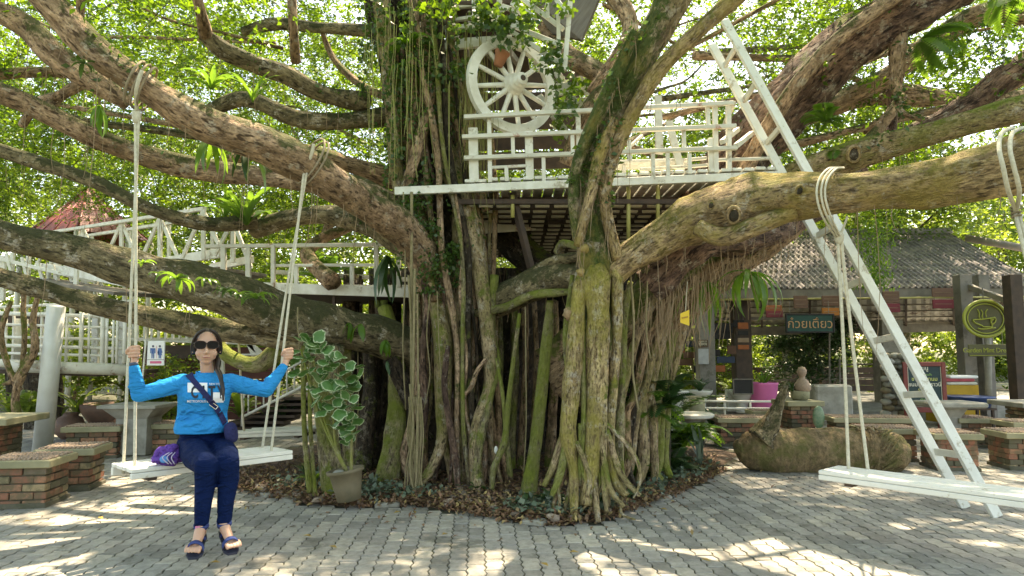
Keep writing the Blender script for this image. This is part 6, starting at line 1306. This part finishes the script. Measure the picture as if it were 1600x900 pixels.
# a parked car glimpsed far right
pc = empty('parked_car', Vector((P(1575, 600, 24).x, 24, 0)), 'white car parked beyond the cafe, seen right of the posts', 'car'); c = pc.location
prof = [(-2.1, .3), (-2.1, .75), (-1.3, .9), (-.7, 1.4), (.9, 1.42), (1.6, .95), (2.1, .85), (2.15, .35)]
Geo().add([c + Vector((x, y, z)) for y in (-.8, .8) for x, z in prof], [tuple(range(8)), tuple(range(15, 7, -1))] + [(i, 8 + i, 8 + (i + 1) % 8, (i + 1) % 8) for i in range(8)]).build('body', flat('car_white', (.8, .8, .8), .25), pc)
Geo().add([c + Vector((x, -.815, z)) for x, z in ((-1.15, .92), (-.62, 1.33), (.85, 1.35), (1.4, .96))], [(0, 1, 2, 3)]).build('side_window', flat('glass_dark', (.02, .02, .03), .1), pc)
for x in (-1.35, 1.35): Geo().cyl(c + Vector((x, -.85, .32)), c + Vector((x, -.6, .32)), .32, n=20).build('wheel', flat('tyre', (.02, .02, .02)), pc)

# ------------------------------------------------ trees and bushes behind
def bgtree(x, y, hgt, rad, lab, m='leaf_back', n=260, zb=.35, size=.16, seed=0, stem=.14, name='tree', cat='tree', grp='trees beyond the banyan'):
    t = empty(name, Vector((x, y, 0)), lab, cat, grp); r_ = random.Random(seed)
    top = Vector((x + r_.uniform(-.5, .5), y, hgt * .8)); Geo().tube([(x, y, 0), (x + r_.uniform(-.3, .3), y, hgt * .4), top], [stem, stem * .75, stem * .25], 9, 5, .15, 2, bark=True).build('trunk', rng.choice([BB, BM, BD]), t, True)
    g = Geo(); clumps = []
    for k in range(9):
        a = r_.uniform(0, 6.28); e = Vector((x + math.cos(a) * rad * .7 * r_.uniform(.5, 1), y + math.sin(a) * rad * .7, hgt * r_.uniform(zb + .15, .95))); s0 = Vector((x, y, hgt * r_.uniform(zb, .6))); g.tube([s0, s0.lerp(e, .5) + Vector((0, 0, .2)), e], [stem * .4, stem * .25, .01], 6, 3); clumps.append(e)
    g.build('branches', BD, t, True, stuff=True)
    def s(_):
        if r_.random() < .6: e = r_.choice(clumps); return (e.x + r_.gauss(0, rad * .2), e.y + r_.gauss(0, rad * .2), e.z + r_.gauss(0, hgt * .07))
        u = r_.random() ** .4; a = r_.uniform(0, 6.28); ph = math.acos(r_.uniform(-1, 1)); zc = hgt * (zb + 1) / 2; hz = hgt * (1 - zb) / 2
        return (x + u * rad * math.sin(ph) * math.cos(a), y + u * rad * math.sin(ph) * math.sin(a), zc + u * hz * math.cos(ph))
    T, D, L, C = twigcloud(n, s, 26, size, rad * .22, seed)
    V, Q = rand_leaves(C, nr.uniform(size * .7, size * 1.3, len(C)), up=.45, droop=.2, asp=.55); npmesh('crown', V, Q, M[m], t); return t
ORD = ['first', 'second', 'third', 'fourth', 'fifth', 'sixth', 'seventh', 'eighth', 'ninth', 'tenth', 'eleventh', 'twelfth', 'thirteenth', 'fourteenth']
BT_ = sorted([(-17, 26, 8, 4.2), (-12.5, 29, 11, 4.5), (-8, 27, 7.5, 3.8), (-3.5, 30, 10, 4.5), (1.5, 28, 9, 4.2), (6, 31, 11, 4.6), (10.5, 27, 8, 4), (14.5, 30, 11, 4.6), (19, 26, 9, 4.3), (23, 31, 12, 5), (-22, 31, 12, 5)])
for k, (x, y, h_, r_) in enumerate(BT_): bgtree(x, y, h_, r_, ORD[k] + ' from the left of the sunlit leafy trees in the far row beyond the banyan', 'leaf_back', 520, .12, .2, 100 + k)
# bright shrubs filling the band under the canopy
HS = sorted([(-14.5, 19.5, 2.6, 1.9), (-11.8, 18.5, 2.2, 1.7), (-9.3, 20, 2.8, 1.8), (-6.8, 18.5, 2.4, 1.7), (-4.4, 20, 3.2, 1.8), (-2.2, 19, 2.8, 1.7), (5.0, 21.5, 2.6, 1.6), (7.4, 22.5, 2.4, 1.7), (9.8, 22, 2.9, 1.8), (12.4, 22, 2.6, 1.8), (15, 21.5, 3.0, 1.9), (17.5, 22, 3.4, 2), (4.0, 19.5, 2.2, 1.2), (6.4, 20.3, 2.5, 1.3)])
for k, (x, y, h_, r_) in enumerate(HS): bgtree(x, y, h_, r_, ORD[k] + ' from the left of the bright green shrubs in the sunny hedge beyond the paving', 'leaf_back', 240, .02, .13, 300 + k, .05, 'shrub', 'shrub', 'shrubs beyond the paving')
bgtree(-9.4, 13.6, 2.0, .9, 'bright garden bush under the lower platform behind the statue', 'leaf_back', 130, .05, .08, 401, .03, 'shrub', 'shrub', None); bgtree(-5.9, 12.0, 1.35, .8, 'yellow green bush under the toilet sign', 'leaf_back', 150, .05, .07, 402, .03, 'shrub', 'shrub', None)
bgtree(7.4, 17.4, 2.0, 1.1, 'dark clipped bush inside the cafe behind the green Thai board', 'leaf_dark', 300, .1, .08, 403, .04, 'shrub', 'shrub', None); bgtree(8.0, 17.8, 3.0, 1.2, 'dark hanging foliage behind the ladder inside the cafe', 'leaf_dark', 300, .45, .08, 404, .04, 'shrub', 'shrub', None)
bgtree(10.7, 19, 7.5, 3.2, 'yellow green feathery tree rising above the right end of the tiled roof', 'leaf_back', 500, .42, .14, 405)
bgtree(4.4, 16.5, 2.2, 1.0, 'tall leafy shrub with a thin stem left of the grey cafe post', 'leaf_back', 180, .05, .09, 406, .03, 'shrub', 'shrub', None)
# creeper on the tiled roof
C = []
for _ in range(5200):
    u, v = rng.random(), rng.random(); p = E0 + (E1 - E0) * u + up_ * (.05 + .98 * v); dens = noise.noise(p * .6 + Vector((3, 1, 2))) + (v - .62) * 1.5 - .1
    if .18 < u < .55: dens += .28
    if dens > rng.uniform(-.05, .2): C.append(tuple(p + nrm * rng.uniform(.03, .3)))
C = np.array(C); V, Q = rand_leaves(C, nr.uniform(.05, .11, len(C)), up=.5, droop=.5, asp=.45); rc = npmesh('roof_creeper', V, Q, M['leaf'], cf)
g = Geo()
for k in range(90):
    x = rng.uniform(1340, 1400); y = rng.uniform(345, 400); g.tube([P(x, y, 12.9), P(x + rng.uniform(-5, 5), y + 30, 12.9), P(x + rng.uniform(-8, 8), y + rng.uniform(40, 75), 12.9)], [.006, .005, .003], 3, 2)
C = np.array([tuple(P(rng.gauss(1366, 16), rng.uniform(340, 450) , 12.9 + rng.uniform(-.2, .2))) for _ in range(900)]); V, Q = rand_leaves(C, nr.uniform(.07, .14, len(C)), up=.1, droop=1.2, asp=.25); npmesh('roof_creeper', V, Q, M['leaf_fern'], cf)
# ------------------------------------------------ woman on the swing
pn = empty('person', Vector((-2.1, 4.75, .62)), 'woman in a bright blue sweatshirt and navy trousers sitting on the swing holding its ropes', 'person')
def skinmat():
    m, nt, b = newmat('skin'); w = objvec(nt); c = mixc(nt, noi(nt, w, 9, 4), (.60, .36, .26), (.53, .30, .21)); nt.links.new(c, b.inputs['Base Color']); b.inputs['Roughness'].default_value = .5; b.inputs['Subsurface Weight'].default_value = .15; b.inputs['Subsurface Scale'].default_value = .01; return m
def clothmat(name, a, b_, sc=5):
    m, nt, b = newmat(name); w = objvec(nt); n1 = noi(nt, w, sc, 4); nt.links.new(mixc(nt, n1, a, b_), b.inputs['Base Color']); b.inputs['Roughness'].default_value = .85; b.inputs['Specular IOR Level'].default_value = .1
    n = nt.nodes.new('ShaderNodeTexNoise'); n.inputs['Scale'].default_value = 7; n.inputs['Detail'].default_value = 3; n.inputs['Distortion'].default_value = 1.2; nt.links.new(objvec(nt, (1, 1, 2.2)), n.inputs[0]); bump(nt, b, mth(nt, 'ADD', n.outputs[0], mth(nt, 'MULTIPLY', noi(nt, w, 420, 2), .02)), .8, .05); return m
M['skin'] = skinmat(); M['shirt'] = clothmat('shirt_blue', (.0, .27, .64), (.0, .24, .58)); M['navy'] = clothmat('trouser_navy', (.002, .013, .062), (.002, .010, .05)); M['hair'] = pm('hair', (.010, .006, .005), (.02, .011, .008), 30, .4, .6, .003, (1, 1, .2))
def capsule(g, a, b, ra, rb, n=16):
    a, b = Vector(a), Vector(b); g.cyl(a, b, ra, rb, n); g.ell(a, (ra,) * 3, n=n, m=10); g.ell(b, (rb,) * 3, n=n, m=10)
def chain(g, pts, rs):
    for i in range(len(pts) - 1): capsule(g, pts[i], pts[i + 1], rs[i], rs[i + 1])
def remesh(g, name, m, parent, vox, it=6, fac=.5):
    o = g.build(name, m, parent, True); md = o.modifiers.new('r', 'REMESH'); md.mode = 'VOXEL'; md.voxel_size = vox; sm = o.modifiers.new('s', 'SMOOTH'); sm.iterations = it; sm.factor = fac
    bpy.context.view_layer.update(); me = bpy.data.meshes.new_from_object(o.evaluated_get(bpy.context.evaluated_depsgraph_get())); o.modifiers.clear(); o.data = me
    me.polygons.foreach_set('use_smooth', [True] * len(me.polygons)); me.update(); return o
# joints (taken from the photograph, each at its own distance)
pel = P(318, 690, 4.95); wst = P(316, 655, 4.92); chs = P(321, 607, 4.88); nck = P(323, 583, 4.86); hd = P(323, 541, 4.82)
shL, shR = P(285, 596, 4.81), P(360, 595, 4.95)
elL, elR = P(217, 617, 4.66), P(416, 610, 4.92); wrL, wrR = P(209, 572, 4.60), P(444, 572, 4.98)
hdL, hdR = P(207, 550, 4.60), P(448, 553, 5.02)
hpL, hpR = P(299, 703, 4.87), P(341, 703, 4.98); knL, knR = P(322, 727, 4.42), P(356, 722, 4.48); anL, anR = P(315, 818, 4.46), P(351, 814, 4.53)
# body (skin): head, neck, arms, legs, feet as one surface
g = Geo()
HC = hd; 
YW = R(24); RZ = Matrix.Rotation(YW, 3, 'Z')
def hp_(x, y, z): return HC + RZ @ Vector((x * 1.12, y * 1.08, z * 1.08))
g.ell(hp_(0, .015, .018), (.076, .093, .10), RZ, n=24, m=16)              # skull
g.ell(hp_(0, -.022, -.035), (.064, .068, .083), RZ, n=20, m=14)          # face
g.ell(hp_(0, -.030, -.092), (.036, .038, .028), RZ, n=16, m=10)          # chin
for s in (-1, 1): g.ell(hp_(s * .040, -.045, -.045), (.026, .03, .028), RZ, n=12, m=8); g.ell(hp_(s * .040, -.008, -.066), (.018, .03, .024), RZ, n=12, m=8)
g.tube([hp_(0, -.086, -.002), hp_(0, -.096, -.022), hp_(0, -.105, -.040)], [.009, .011, .0145], 12, 3); g.ell(hp_(0, -.103, -.041), (.017, .013, .0095), RZ, n=12, m=8)
for s in (-1, 1): g.ell(hp_(s * .012, -.094, -.044), (.009, .010, .008), RZ, n=10, m=6); g.ell(hp_(s * .078, .012, -.018), (.012, .02, .03), RZ, n=10, m=8)
g.ell(hp_(0, -.086, -.067), (.024, .012, .0065), RZ, n=14, m=8); g.ell(hp_(0, -.083, -.077), (.021, .012, .0075), RZ, n=14, m=8)
chain(g, [hp_(0, .02, -.07), nck + Vector((0, .01, .0)), chs], [.043, .045, .07])
for sh, el, wr in ((shL, elL, wrL), (shR, elR, wrR)): chain(g, [chs.lerp(sh, .5), sh, el, wr], [.06, .05, .038, .024])
chain(g, [chs, wst, pel], [.09, .085, .08])
def hand(g, wr, hc, rope_x, flip):
    # palm behind the rope, four fingers wrapped round it, thumb from the side
    hr = lambda x, y, z: RZ @ Vector((x, y, z)); palm = hc + hr(flip * .018, .022, -.005); chain(g, [wr, wr.lerp(palm, .6), palm], [.023, .023, .026]); 
    for k, dz in enumerate((.034, .013, -.008, -.028)):
        L = (.95, 1.05, 1.0, .85)[k]; z = Vector((0, 0, dz)); o = hc + z
        pts = [o + hr(flip * .036, .012, 0), o + hr(flip * .036 * L, -.018, .002), o + hr(flip * .012, -.034 * L, .001), o + hr(-flip * .014 * L, -.029, -.003), o + hr(-flip * .022 * L, -.012, -.005)]
        g.tube(pts, [.0105, .0105, .0098, .009, .0075], 10, 3)
        g.ell(pts[-1], (.008,) * 3, n=8, m=6); g.ell(pts[1], (.0112,) * 3, n=8, m=6)
        g.ell(o + hr(flip * .03, .016, 0), (.018, .016, .013), n=10, m=8)
    tp = [palm + hr(flip * .0, -.004, -.012), hc + hr(-flip * .026, .006, -.010), hc + hr(-flip * .030, -.018, .008), hc + hr(-flip * .018, -.036, .022)]
    g.tube(tp, [.014, .0125, .0115, .009], 10, 3); g.ell(tp[-1], (.0095,) * 3, n=8, m=6)
hand(g, wrL, hdL, 0, 1); hand(g, wrR, hdR, 0, 1)
for hp, kn, an in ((hpL, knL, anL), (hpR, knR, anR)): chain(g, [pel.lerp(hp, .5), hp, kn, an], [.08, .07, .05, .034])
feet = []
for an, tx in ((anL, -.03), (anR, .05)):
    RF = Matrix.Rotation(YW * .9, 3, 'Z'); heel = an + RF @ Vector((0, .045, -.062)); ball = an + RF @ Vector((tx * .8, -.115, -.108)); toe = an + RF @ Vector((tx * 1.2, -.165, -.122)); feet.append((an, heel, ball, toe, tx))
    chain(g, [an, heel], [.034, .030]); chain(g, [an + Vector((0, -.01, -.02)), ball], [.034, .026]); chain(g, [heel, ball], [.028, .024])
    sd_ = 1 if tx < 0 else -1
    for k in range(5):
        u = (k - 1.6) * .0185 * sd_ * -1; L = (.062, .058, .053, .046, .038)[k]; b0 = ball + RF @ Vector((u, .0, .002)); te = b0 + RF @ Vector((tx * .3, -L, -.018)); g.tube([b0, b0 + RF @ Vector((tx * .2, -L * .6, -.006)), te], [.014, .0115 if k else .0145, .0095 if k else .013], 8, 2); g.ell(te, (.0095 if k else .013,) * 3, n=8, m=6)
remesh(g, 'body', M['skin'], pn, .0042, 3)
# sweatshirt
g = Geo()
hem = P(314, 676, 4.90)
g.lathe(Vector((0, 0, 0)), [(0, 0)], 3) if False else None
def ring_e(c, rx, ry, n=28): return [c + RZ @ Vector((math.cos(2 * math.pi * i / n) * rx, math.sin(2 * math.pi * i / n) * ry, 0)) for i in range(n)]
secs = [(hem, .170, .120), (hem + Vector((0, 0, .035)), .178, .128), (wst + Vector((0, 0, .04)), .163, .118), (chs + Vector((0, -.01, -.06)), .172, .128), (chs + Vector((0, -.005, 0)), .182, .122), (nck + Vector((0, .01, -.045)), .165, .095), (nck + Vector((0, .01, -.01)), .09, .07), (nck + Vector((0, .01, .004)), .062, .062)]
vs = []; nn = 28
for c, rx, ry in secs: vs += ring_e(c, rx, ry)
fs = [(k * nn + i, k * nn + (i + 1) % nn, (k + 1) * nn + (i + 1) % nn, (k + 1) * nn + i) for k in range(len(secs) - 1) for i in range(nn)] + [tuple(range(nn - 1, -1, -1)), tuple(range((len(secs) - 1) * nn, len(secs) * nn))]
g.add(vs, fs)
for s, sh, el, wr in ((-1, shL, elL, wrL), (1, shR, elR, wrR)):
    g.ell(sh + Vector((-s * .01, 0, -.012)), (.07, .07, .062), n=16, m=12); md1 = sh.lerp(el, .5) + Vector((0, .0, -.006)); cuff = wr.lerp(el, .06)
    chain(g, [chs.lerp(sh, .7) + Vector((0, 0, -.01)), sh + Vector((0, 0, -.012)), md1, el, el.lerp(cuff, .45), cuff], [.075, .066, .058, .050, .046, .033])
    # folds of the sleeve
    for k in range(9):
        t = .12 + k * .09; q = sh.lerp(el, t) if t < .75 else el.lerp(cuff, (t - .75) * 1.6 + .1); ax = (el - sh if t < .75 else cuff - el).normalized(); a = ax.orthogonal().normalized().lerp(Vector((0, -1, 0)), .5); a = (a - ax * a.dot(ax)).normalized(); b = ax.cross(a); ph = k * 1.9; r0 = .052
        g.tube([q + (a * math.cos(ph + u) + b * math.sin(ph + u)) * r0 + ax * .03 * (u - .6) for u in (0, .6, 1.2, 1.8)], [.004, .009, .009, .004], 6, 3)
for k in range(12):  # soft folds at the waist and below the chest
    a0 = rng.uniform(-2.9, -.2); z = rng.uniform(.01, .2); c = hem + Vector((.0, 0, z)); l = rng.uniform(.35, .8)
    g.tube([c + RZ @ Vector((math.cos(a0 + u * l) * (.168), math.sin(a0 + u * l) * .120, .04 * (u - .5))) for u in (0, .35, .7, 1)], [.003, .007, .007, .003], 6, 3)
sh_o = remesh(g, 'sweatshirt', M['shirt'], pn, .0058, 7)
# trousers
g = Geo()
g.ell(pel + Vector((0, .0, -.005)), (.175, .13, .10), RZ, n=22, m=14); g.ell(pel + Vector((0, .0, .065)), (.162, .122, .085), RZ, n=22, m=12)
for s, hp, kn, an in ((-1, hpL, knL, anL), (1, hpR, knR, anR)):
    hem_ = an + Vector((0, 0, .005)); md2 = hp.lerp(kn, .5) + Vector((s * .012, 0, .004)); cf_ = kn.lerp(an, .3) + Vector((s * .004, .02, 0))
    chain(g, [hp + Vector((0, .02, .005)), md2, kn, cf_, kn.lerp(an, .65), hem_], [.098, .090, .071, .065, .053, .044])
    for k in range(7):
        t = rng.uniform(.04, .98); q = kn.lerp(an, t); r0 = .066 - .018 * t; ph = -math.pi / 2 + rng.uniform(-.8, .8); g.tube([q + Vector((math.cos(ph + u) * r0, math.sin(ph + u) * r0, .02 * u)) for u in (-.6, -.2, .2, .6)], [.003, .006, .006, .003], 6, 3)
    for k in range(3): c = hp.lerp(kn, .06 + .1 * k); g.tube([c + Vector((u * .07, -.03, .085 - abs(u) * .03 - .01 * k)) for u in (-1, -.4, .3, 1)], [.003, .008, .008, .003], 6, 3)
remesh(g, 'trousers', M['navy'], pn, .0062, 6)
# hair
g = Geo()
for k in range(1): g.ell(hp_(0, .030, .030), (.083, .096, .10), RZ, n=24, m=16)
g.ell(hp_(0, .06, -.02), (.078, .065, .10), RZ, n=20, m=12)
for s in (-1, 1): g.ell(hp_(s * .068, .015, .01), (.022, .055, .062), RZ, n=12, m=8)
for s in (-1, 1): g.tube([hp_(s * .008, -.062, .108), hp_(s * .048, -.055, .085), hp_(s * .074, -.03, .04), hp_(s * .083, -.004, -.01), hp_(s * .08, .03, -.05)], [.009, .012, .012, .012, .012], 10, 4)
ho = remesh(g, 'hair', M['hair'], pn, .005, 3)
g = Geo(); g.tube([hp_(.055, .05, -.06), hp_(.066, .0, -.10), hp_(.068, -.04, -.15), P(344, 588, 4.77), P(348, 606, 4.74), P(349, 626, 4.73)], [.02, .021, .018, .016, .013, .006], 12, 6, .12, 30, .10, 5, 30); g.build('ponytail', M['hair'], pn, True)
# sunglasses
dkl = flat('lens', (.006, .005, .005), .3); dkl.node_tree.nodes['Principled BSDF'].inputs['Specular IOR Level'].default_value = .12
sg_ = empty('sunglasses', hp_(0, -.1, .012), 'x', 'x'); del sg_['label']; del sg_['category']; sg_.parent = pn; sg_.location = hp_(0, -.1, .012) - pn.location
def onworld(o, par):  # parent an object whose mesh is in world coordinates under a nested part
    return o
for s in (-1, 1):
    vs = []; n = 20
    for j in (0, 1):
        for i in range(n):
            t = 2 * math.pi * i / n; ex = math.copysign(abs(math.cos(t)) ** .75, math.cos(t)); ez = math.copysign(abs(math.sin(t)) ** .8, math.sin(t)); x = s * .0355 + ex * .0325; z = .010 + ez * (.027 if ez < 0 else .023)
            vs.append(hp_(x, -.100 + .30 * abs(x) ** 1.3 - j * .005 + .004 , z))
    Geo().add(vs, [tuple(range(n - 1, -1, -1)), tuple(range(n, 2 * n))] + [(i, (i + 1) % n, n + (i + 1) % n, n + i) for i in range(n)]).build('lens', dkl, sg_)
    g = Geo(); pts = [vs[n + i] + Vector((0, -.001, 0)) for i in range(n)] + [vs[n]]; g.tube(pts, .0028, 6, 1, cap=False).build('frame', flat('frame_brown', (.03, .015, .01), .2), sg_, True)
    Geo().tube([hp_(s * .066, -.088, .02), hp_(s * .080, -.04, .014), hp_(s * .083, .01, .004)], .0028, 6, 3).build('temple', dkl, sg_, True)
Geo().tube([hp_(-.007, -.103, .014), hp_(0, -.107, .018), hp_(.007, -.103, .014)], .0025, 6, 2).build('bridge', dkl, sg_, True)
Geo().tube([hp_(-.024, -.092, -.071), hp_(-.01, -.0985, -.0715), hp_(.01, -.0985, -.0715), hp_(.024, -.092, -.071)], [.001, .0026, .0026, .001], 6, 3).build('mouth', flat('lip', (.30, .09, .08), .4), pn, True)
# neckline
Geo().tube([nck + RZ @ Vector((math.cos(t) * .066, .01 + math.sin(t) * .064, .006 - .018 * max(0, -math.sin(t)))) for t in [2 * math.pi * i / 24 for i in range(25)]], .007, 6, 1, cap=False).build('neckband', M['shirt'], pn, True)
# printed lettering wrapped on the chest
def bvh_of(o):
    off = Vector((0, 0, 0)); q = o
    while q is not None: off += q.location; q = q.parent
    return BVHTree.FromPolygons([v.co + off for v in o.data.vertices], [tuple(p.vertices) for p in o.data.polygons])
bv = bvh_of(sh_o)
def drape(x, z, off=.0035, bvx=None):
    o_ = Vector((0, 0, H)); d_ = (Vector((x, 4.76, z)) - o_).normalized(); h = (bvx or bv).ray_cast(o_, d_)
    return (h[0] if h[0] else Vector((x, 4.8, z))) - d_ * off
def pxz(px, py): q = P(px, py, 4.76); return q.x, q.z
def print_rect(x0, x1, y0, y1, m, name, off=.003, chop=0):
    g = Geo(); nx, ny = 10, 6; vs = []
    for j in range(ny + 1):
        for i in range(nx + 1):
            X, Z = pxz(x0 + (x1 - x0) * i / nx, y0 + (y1 - y0) * j / ny); vs.append(drape(X, Z, off))
    fs = [(j * (nx + 1) + i, j * (nx + 1) + i + 1, (j + 1) * (nx + 1) + i + 1, (j + 1) * (nx + 1) + i) for j in range(ny) for i in range(nx) if not (chop and i + j > nx + ny - chop)]
    g.add(vs, fs).build(name, m, pn)
pw = flat('print_white', (.80, .82, .85), .7); pk_ = flat('print_dark', (.012, .018, .035), .7)
print_rect(293, 324, 598, 613, pw, 'chest_print'); print_rect(333, 351, 613, 629, pw, 'chest_print', .003, 3); print_rect(323, 333, 625, 629, pw, 'chest_print')
def print_text(s, cx, cy, wpx, hpx, m, off=.0055):
    o = text('chest_lettering', s, (0, 0, 0), 1.0, m, None, ext=0, rot=(0, 0, 0), bold=.035 if len(s) == 1 else .01); me = o.data
    xs = [v.co.x for v in me.vertices]; ys = [v.co.y for v in me.vertices]; x0, x1, y0, y1 = min(xs), max(xs), min(ys), max(ys)
    for v in me.vertices:
        px = cx - wpx / 2 + wpx * (v.co.x - x0) / (x1 - x0); py = cy + hpx / 2 - hpx * (v.co.y - y0) / (y1 - y0); X, Z = pxz(px, py); v.co = drape(X, Z, off) - pn.location
    o.parent = pn; o.location = (0, 0, 0)
for ch, cx, w in (('C', 304, 11), ('I', 318, 3.2), ('T', 331, 11), ('Y', 345, 12)): print_text(ch, cx, 612.5, w, 20, pk_)
print_text('NEW YORK', 338, 600, 22, 3.2, pw); print_text('METROPOLIS', 307, 627, 29, 3.8, pw)
# shoulder bag strap and bag
g = Geo(); path = [(293, 584), (300, 592), (312, 606), (325, 621), (337, 636), (345, 648), (352, 662)]; vs = []
for (x, y) in path:
    X, Z = pxz(x, y); a = drape(X - .015, Z - .012, .009); b = drape(X + .015, Z + .012, .009); vs += [a, b, b + Vector((.001, -.003, 0)), a + Vector((.001, -.003, 0))]
fs = [(k * 4 + i, k * 4 + (i + 1) % 4, (k + 1) * 4 + (i + 1) % 4, (k + 1) * 4 + i) for k in range(len(path) - 1) for i in range(4)]
M['strap'] = clothmat('strap', (.03, .035, .11), (.025, .03, .09)); bg_ = empty('shoulder_bag', P(358, 672, 4.82), 'navy shoulder bag with a wide diagonal strap worn by the woman', 'bag')
g.add(vs, fs).build('strap', M['strap'], bg_)
bX, bZ = pxz(334, 634); bp = drape(bX, bZ, .016); rr_ = RZ @ Matrix.Rotation(R(38), 3, 'Y')
for dz in (-.012, .012): Geo().bar(bp + rr_ @ Vector((-.026, 0, dz)), bp + rr_ @ Vector((.026, 0, dz)), .004, .004).build('buckle', flat('buckle_metal', (.7, .68, .6), .3, 1), bg_)
for dx_ in (-.026, .026): Geo().bar(bp + rr_ @ Vector((dx_, 0, -.012)), bp + rr_ @ Vector((dx_, 0, .012)), .004, .004, (0, 1, 0)).build('buckle', flat('buckle_metal', (.7, .68, .6), .3, 1), bg_)
g = Geo(); g.bbox(P(361, 676, 4.90), (.075, .14, .15), Matrix.Rotation(R(-12), 3, 'Y'), b=.022); o = g.build('bag_body', M['strap'], bg_, True); sb = o.modifiers.new('s', 'SUBSURF'); sb.levels = sb.render_levels = 2
# sandals
M['sandal'] = clothmat('sandal_blue', (.06, .085, .24), (.04, .06, .18)); M['sole'] = flat('sandal_sole', (.02, .025, .05), .7)
for i, (an, heel, ball, toe, tx) in enumerate(feet):
    g = Geo(); ax = (ball - heel).normalized(); sdv = ax.cross(Vector((0, 0, 1))).normalized(); dn = sdv.cross(ax) * -1
    if dn.z > 0: dn = -dn
    tipc = ball + ax * .065; secs = [(heel - ax * .03, .022), (heel, .032), (heel.lerp(ball, .5), .033), (ball, .047), (ball + ax * .04, .046), (tipc + ax * .012, .026)]; vs = []
    for c, w in secs: c = c + dn * .030; vs += [c - sdv * w, c + sdv * w, c + sdv * w + dn * .015, c - sdv * w + dn * .015]
    fs = [(k * 4 + q, k * 4 + (q + 1) % 4, (k + 1) * 4 + (q + 1) % 4, (k + 1) * 4 + q) for k in range(len(secs) - 1) for q in range(4)] + [(3, 2, 1, 0), (len(vs) - 4, len(vs) - 3, len(vs) - 2, len(vs) - 1)]
    so = empty('sandal', an, 'x', 'x'); del so['label']; del so['category']; so.parent = pn; so.location = an - pn.location
    g.add(vs, fs).build('sole', M['sole'], so)
    def band(c, axd, rw, rh, w, name='band', full=False):
        g = Geo(); axd = axd.normalized(); s1_ = axd.cross(Vector((0, 0, 1))).normalized(); u1 = s1_.cross(axd); n = 16; vs = []
        for k in range(n + 1):
            t = math.pi * (k / n) * (2 if full else 1); p = c + s1_ * math.cos(t) * rw + u1 * math.sin(t) * rh
            for e in (-1, 1):
                for q in (1, 1.1): vs.append(c + axd * e * w / 2 + (p - c) * q)
        fs = []
        for k in range(n): b = k * 4; fs += [(b, b + 4, b + 6, b + 2), (b + 1, b + 3, b + 7, b + 5), (b, b + 1, b + 5, b + 4), (b + 2, b + 6, b + 7, b + 3)]
        g.add(vs, fs).build(name, M['sandal'], so, True)
    band(ball + dn * .018 + ax * .012, ax, .046, .052, .034); band(an + Vector((0, -.004, -.012)), Vector((0, -.35, 1)) if True else ax, .041, .043, .028, 'ankle_band', True)
    Geo().bar(heel - ax * .02 + dn * .02, an + Vector((0, .035, -.01)), .03, .006, sdv).build('heel_strap', M['sandal'], so)
    for s in (-1, 1): Geo().bar(heel.lerp(ball, .35) + dn * .022 + sdv * s * .034, an + Vector((s * .036, -.005, -.012)), .005, .016, sdv).build('side_strap', M['sandal'], so)
    if i == 0: Geo().bbox(an + RZ @ Vector((-.022, -.043, -.012)), (.03, .006, .016), b=.002).build('pink_patch', flat('pink_patch', (.65, .2, .35)), so)
# purple cloth bundle on the swing
g = Geo(); c = P(262, 712, 4.78); c.z = .70
pb_ = empty('purple_bag', c, 'crumpled purple cloth bag with a blue tag lying on the swing seat', 'bag')
g.ell(c + Vector((0, 0, -.02)), (.09, .075, .04), n=22, m=14, lump=.5, lf=2.4)
for k in range(9): a = k * .7; g.tube([c + Vector((math.cos(a) * .09, math.sin(a) * .07, -.045)), c + Vector((math.cos(a + .5) * .07, math.sin(a + .5) * .05, .02 + .015 * math.sin(k * 3))), c + Vector((math.cos(a + 1.4) * .05, math.sin(a + 1.4) * .05, .045 + .01 * math.cos(k))), c + Vector((math.cos(a + 2.6) * .09, math.sin(a + 2.2) * .07, -.03))], [.014, .02, .016, .012], 8, 4, .3, 20)
g.build('cloth', clothmat('purple_cloth', (.16, .075, .36), (.09, .04, .24), 12), pb_, True)
Geo().ell(c + Vector((.02, -.085, -.015)), (.03, .01, .026), n=12, m=8, lump=.3).build('blue_tag', flat('tag_blue', (.05, .25, .6)), pb_, True)
for k in range(3): Geo().tube([c + Vector((.05 + .02 * k, -.08, .03)), c + Vector((.02 + .03 * k, -.11, -.0)), c + Vector((.06 + .02 * k, -.1, -.045))], .0035, 6, 4).build('cord', flat('cord_lilac', (.5, .45, .6)), pb_, True)
# wristband of the right rope hand
Geo().cyl(wrL + Vector((0, 0, .004)), wrL.lerp(hdL, .25), .0275, n=14).build('wristband', flat('band_dark', (.05, .07, .12)), pn, True)
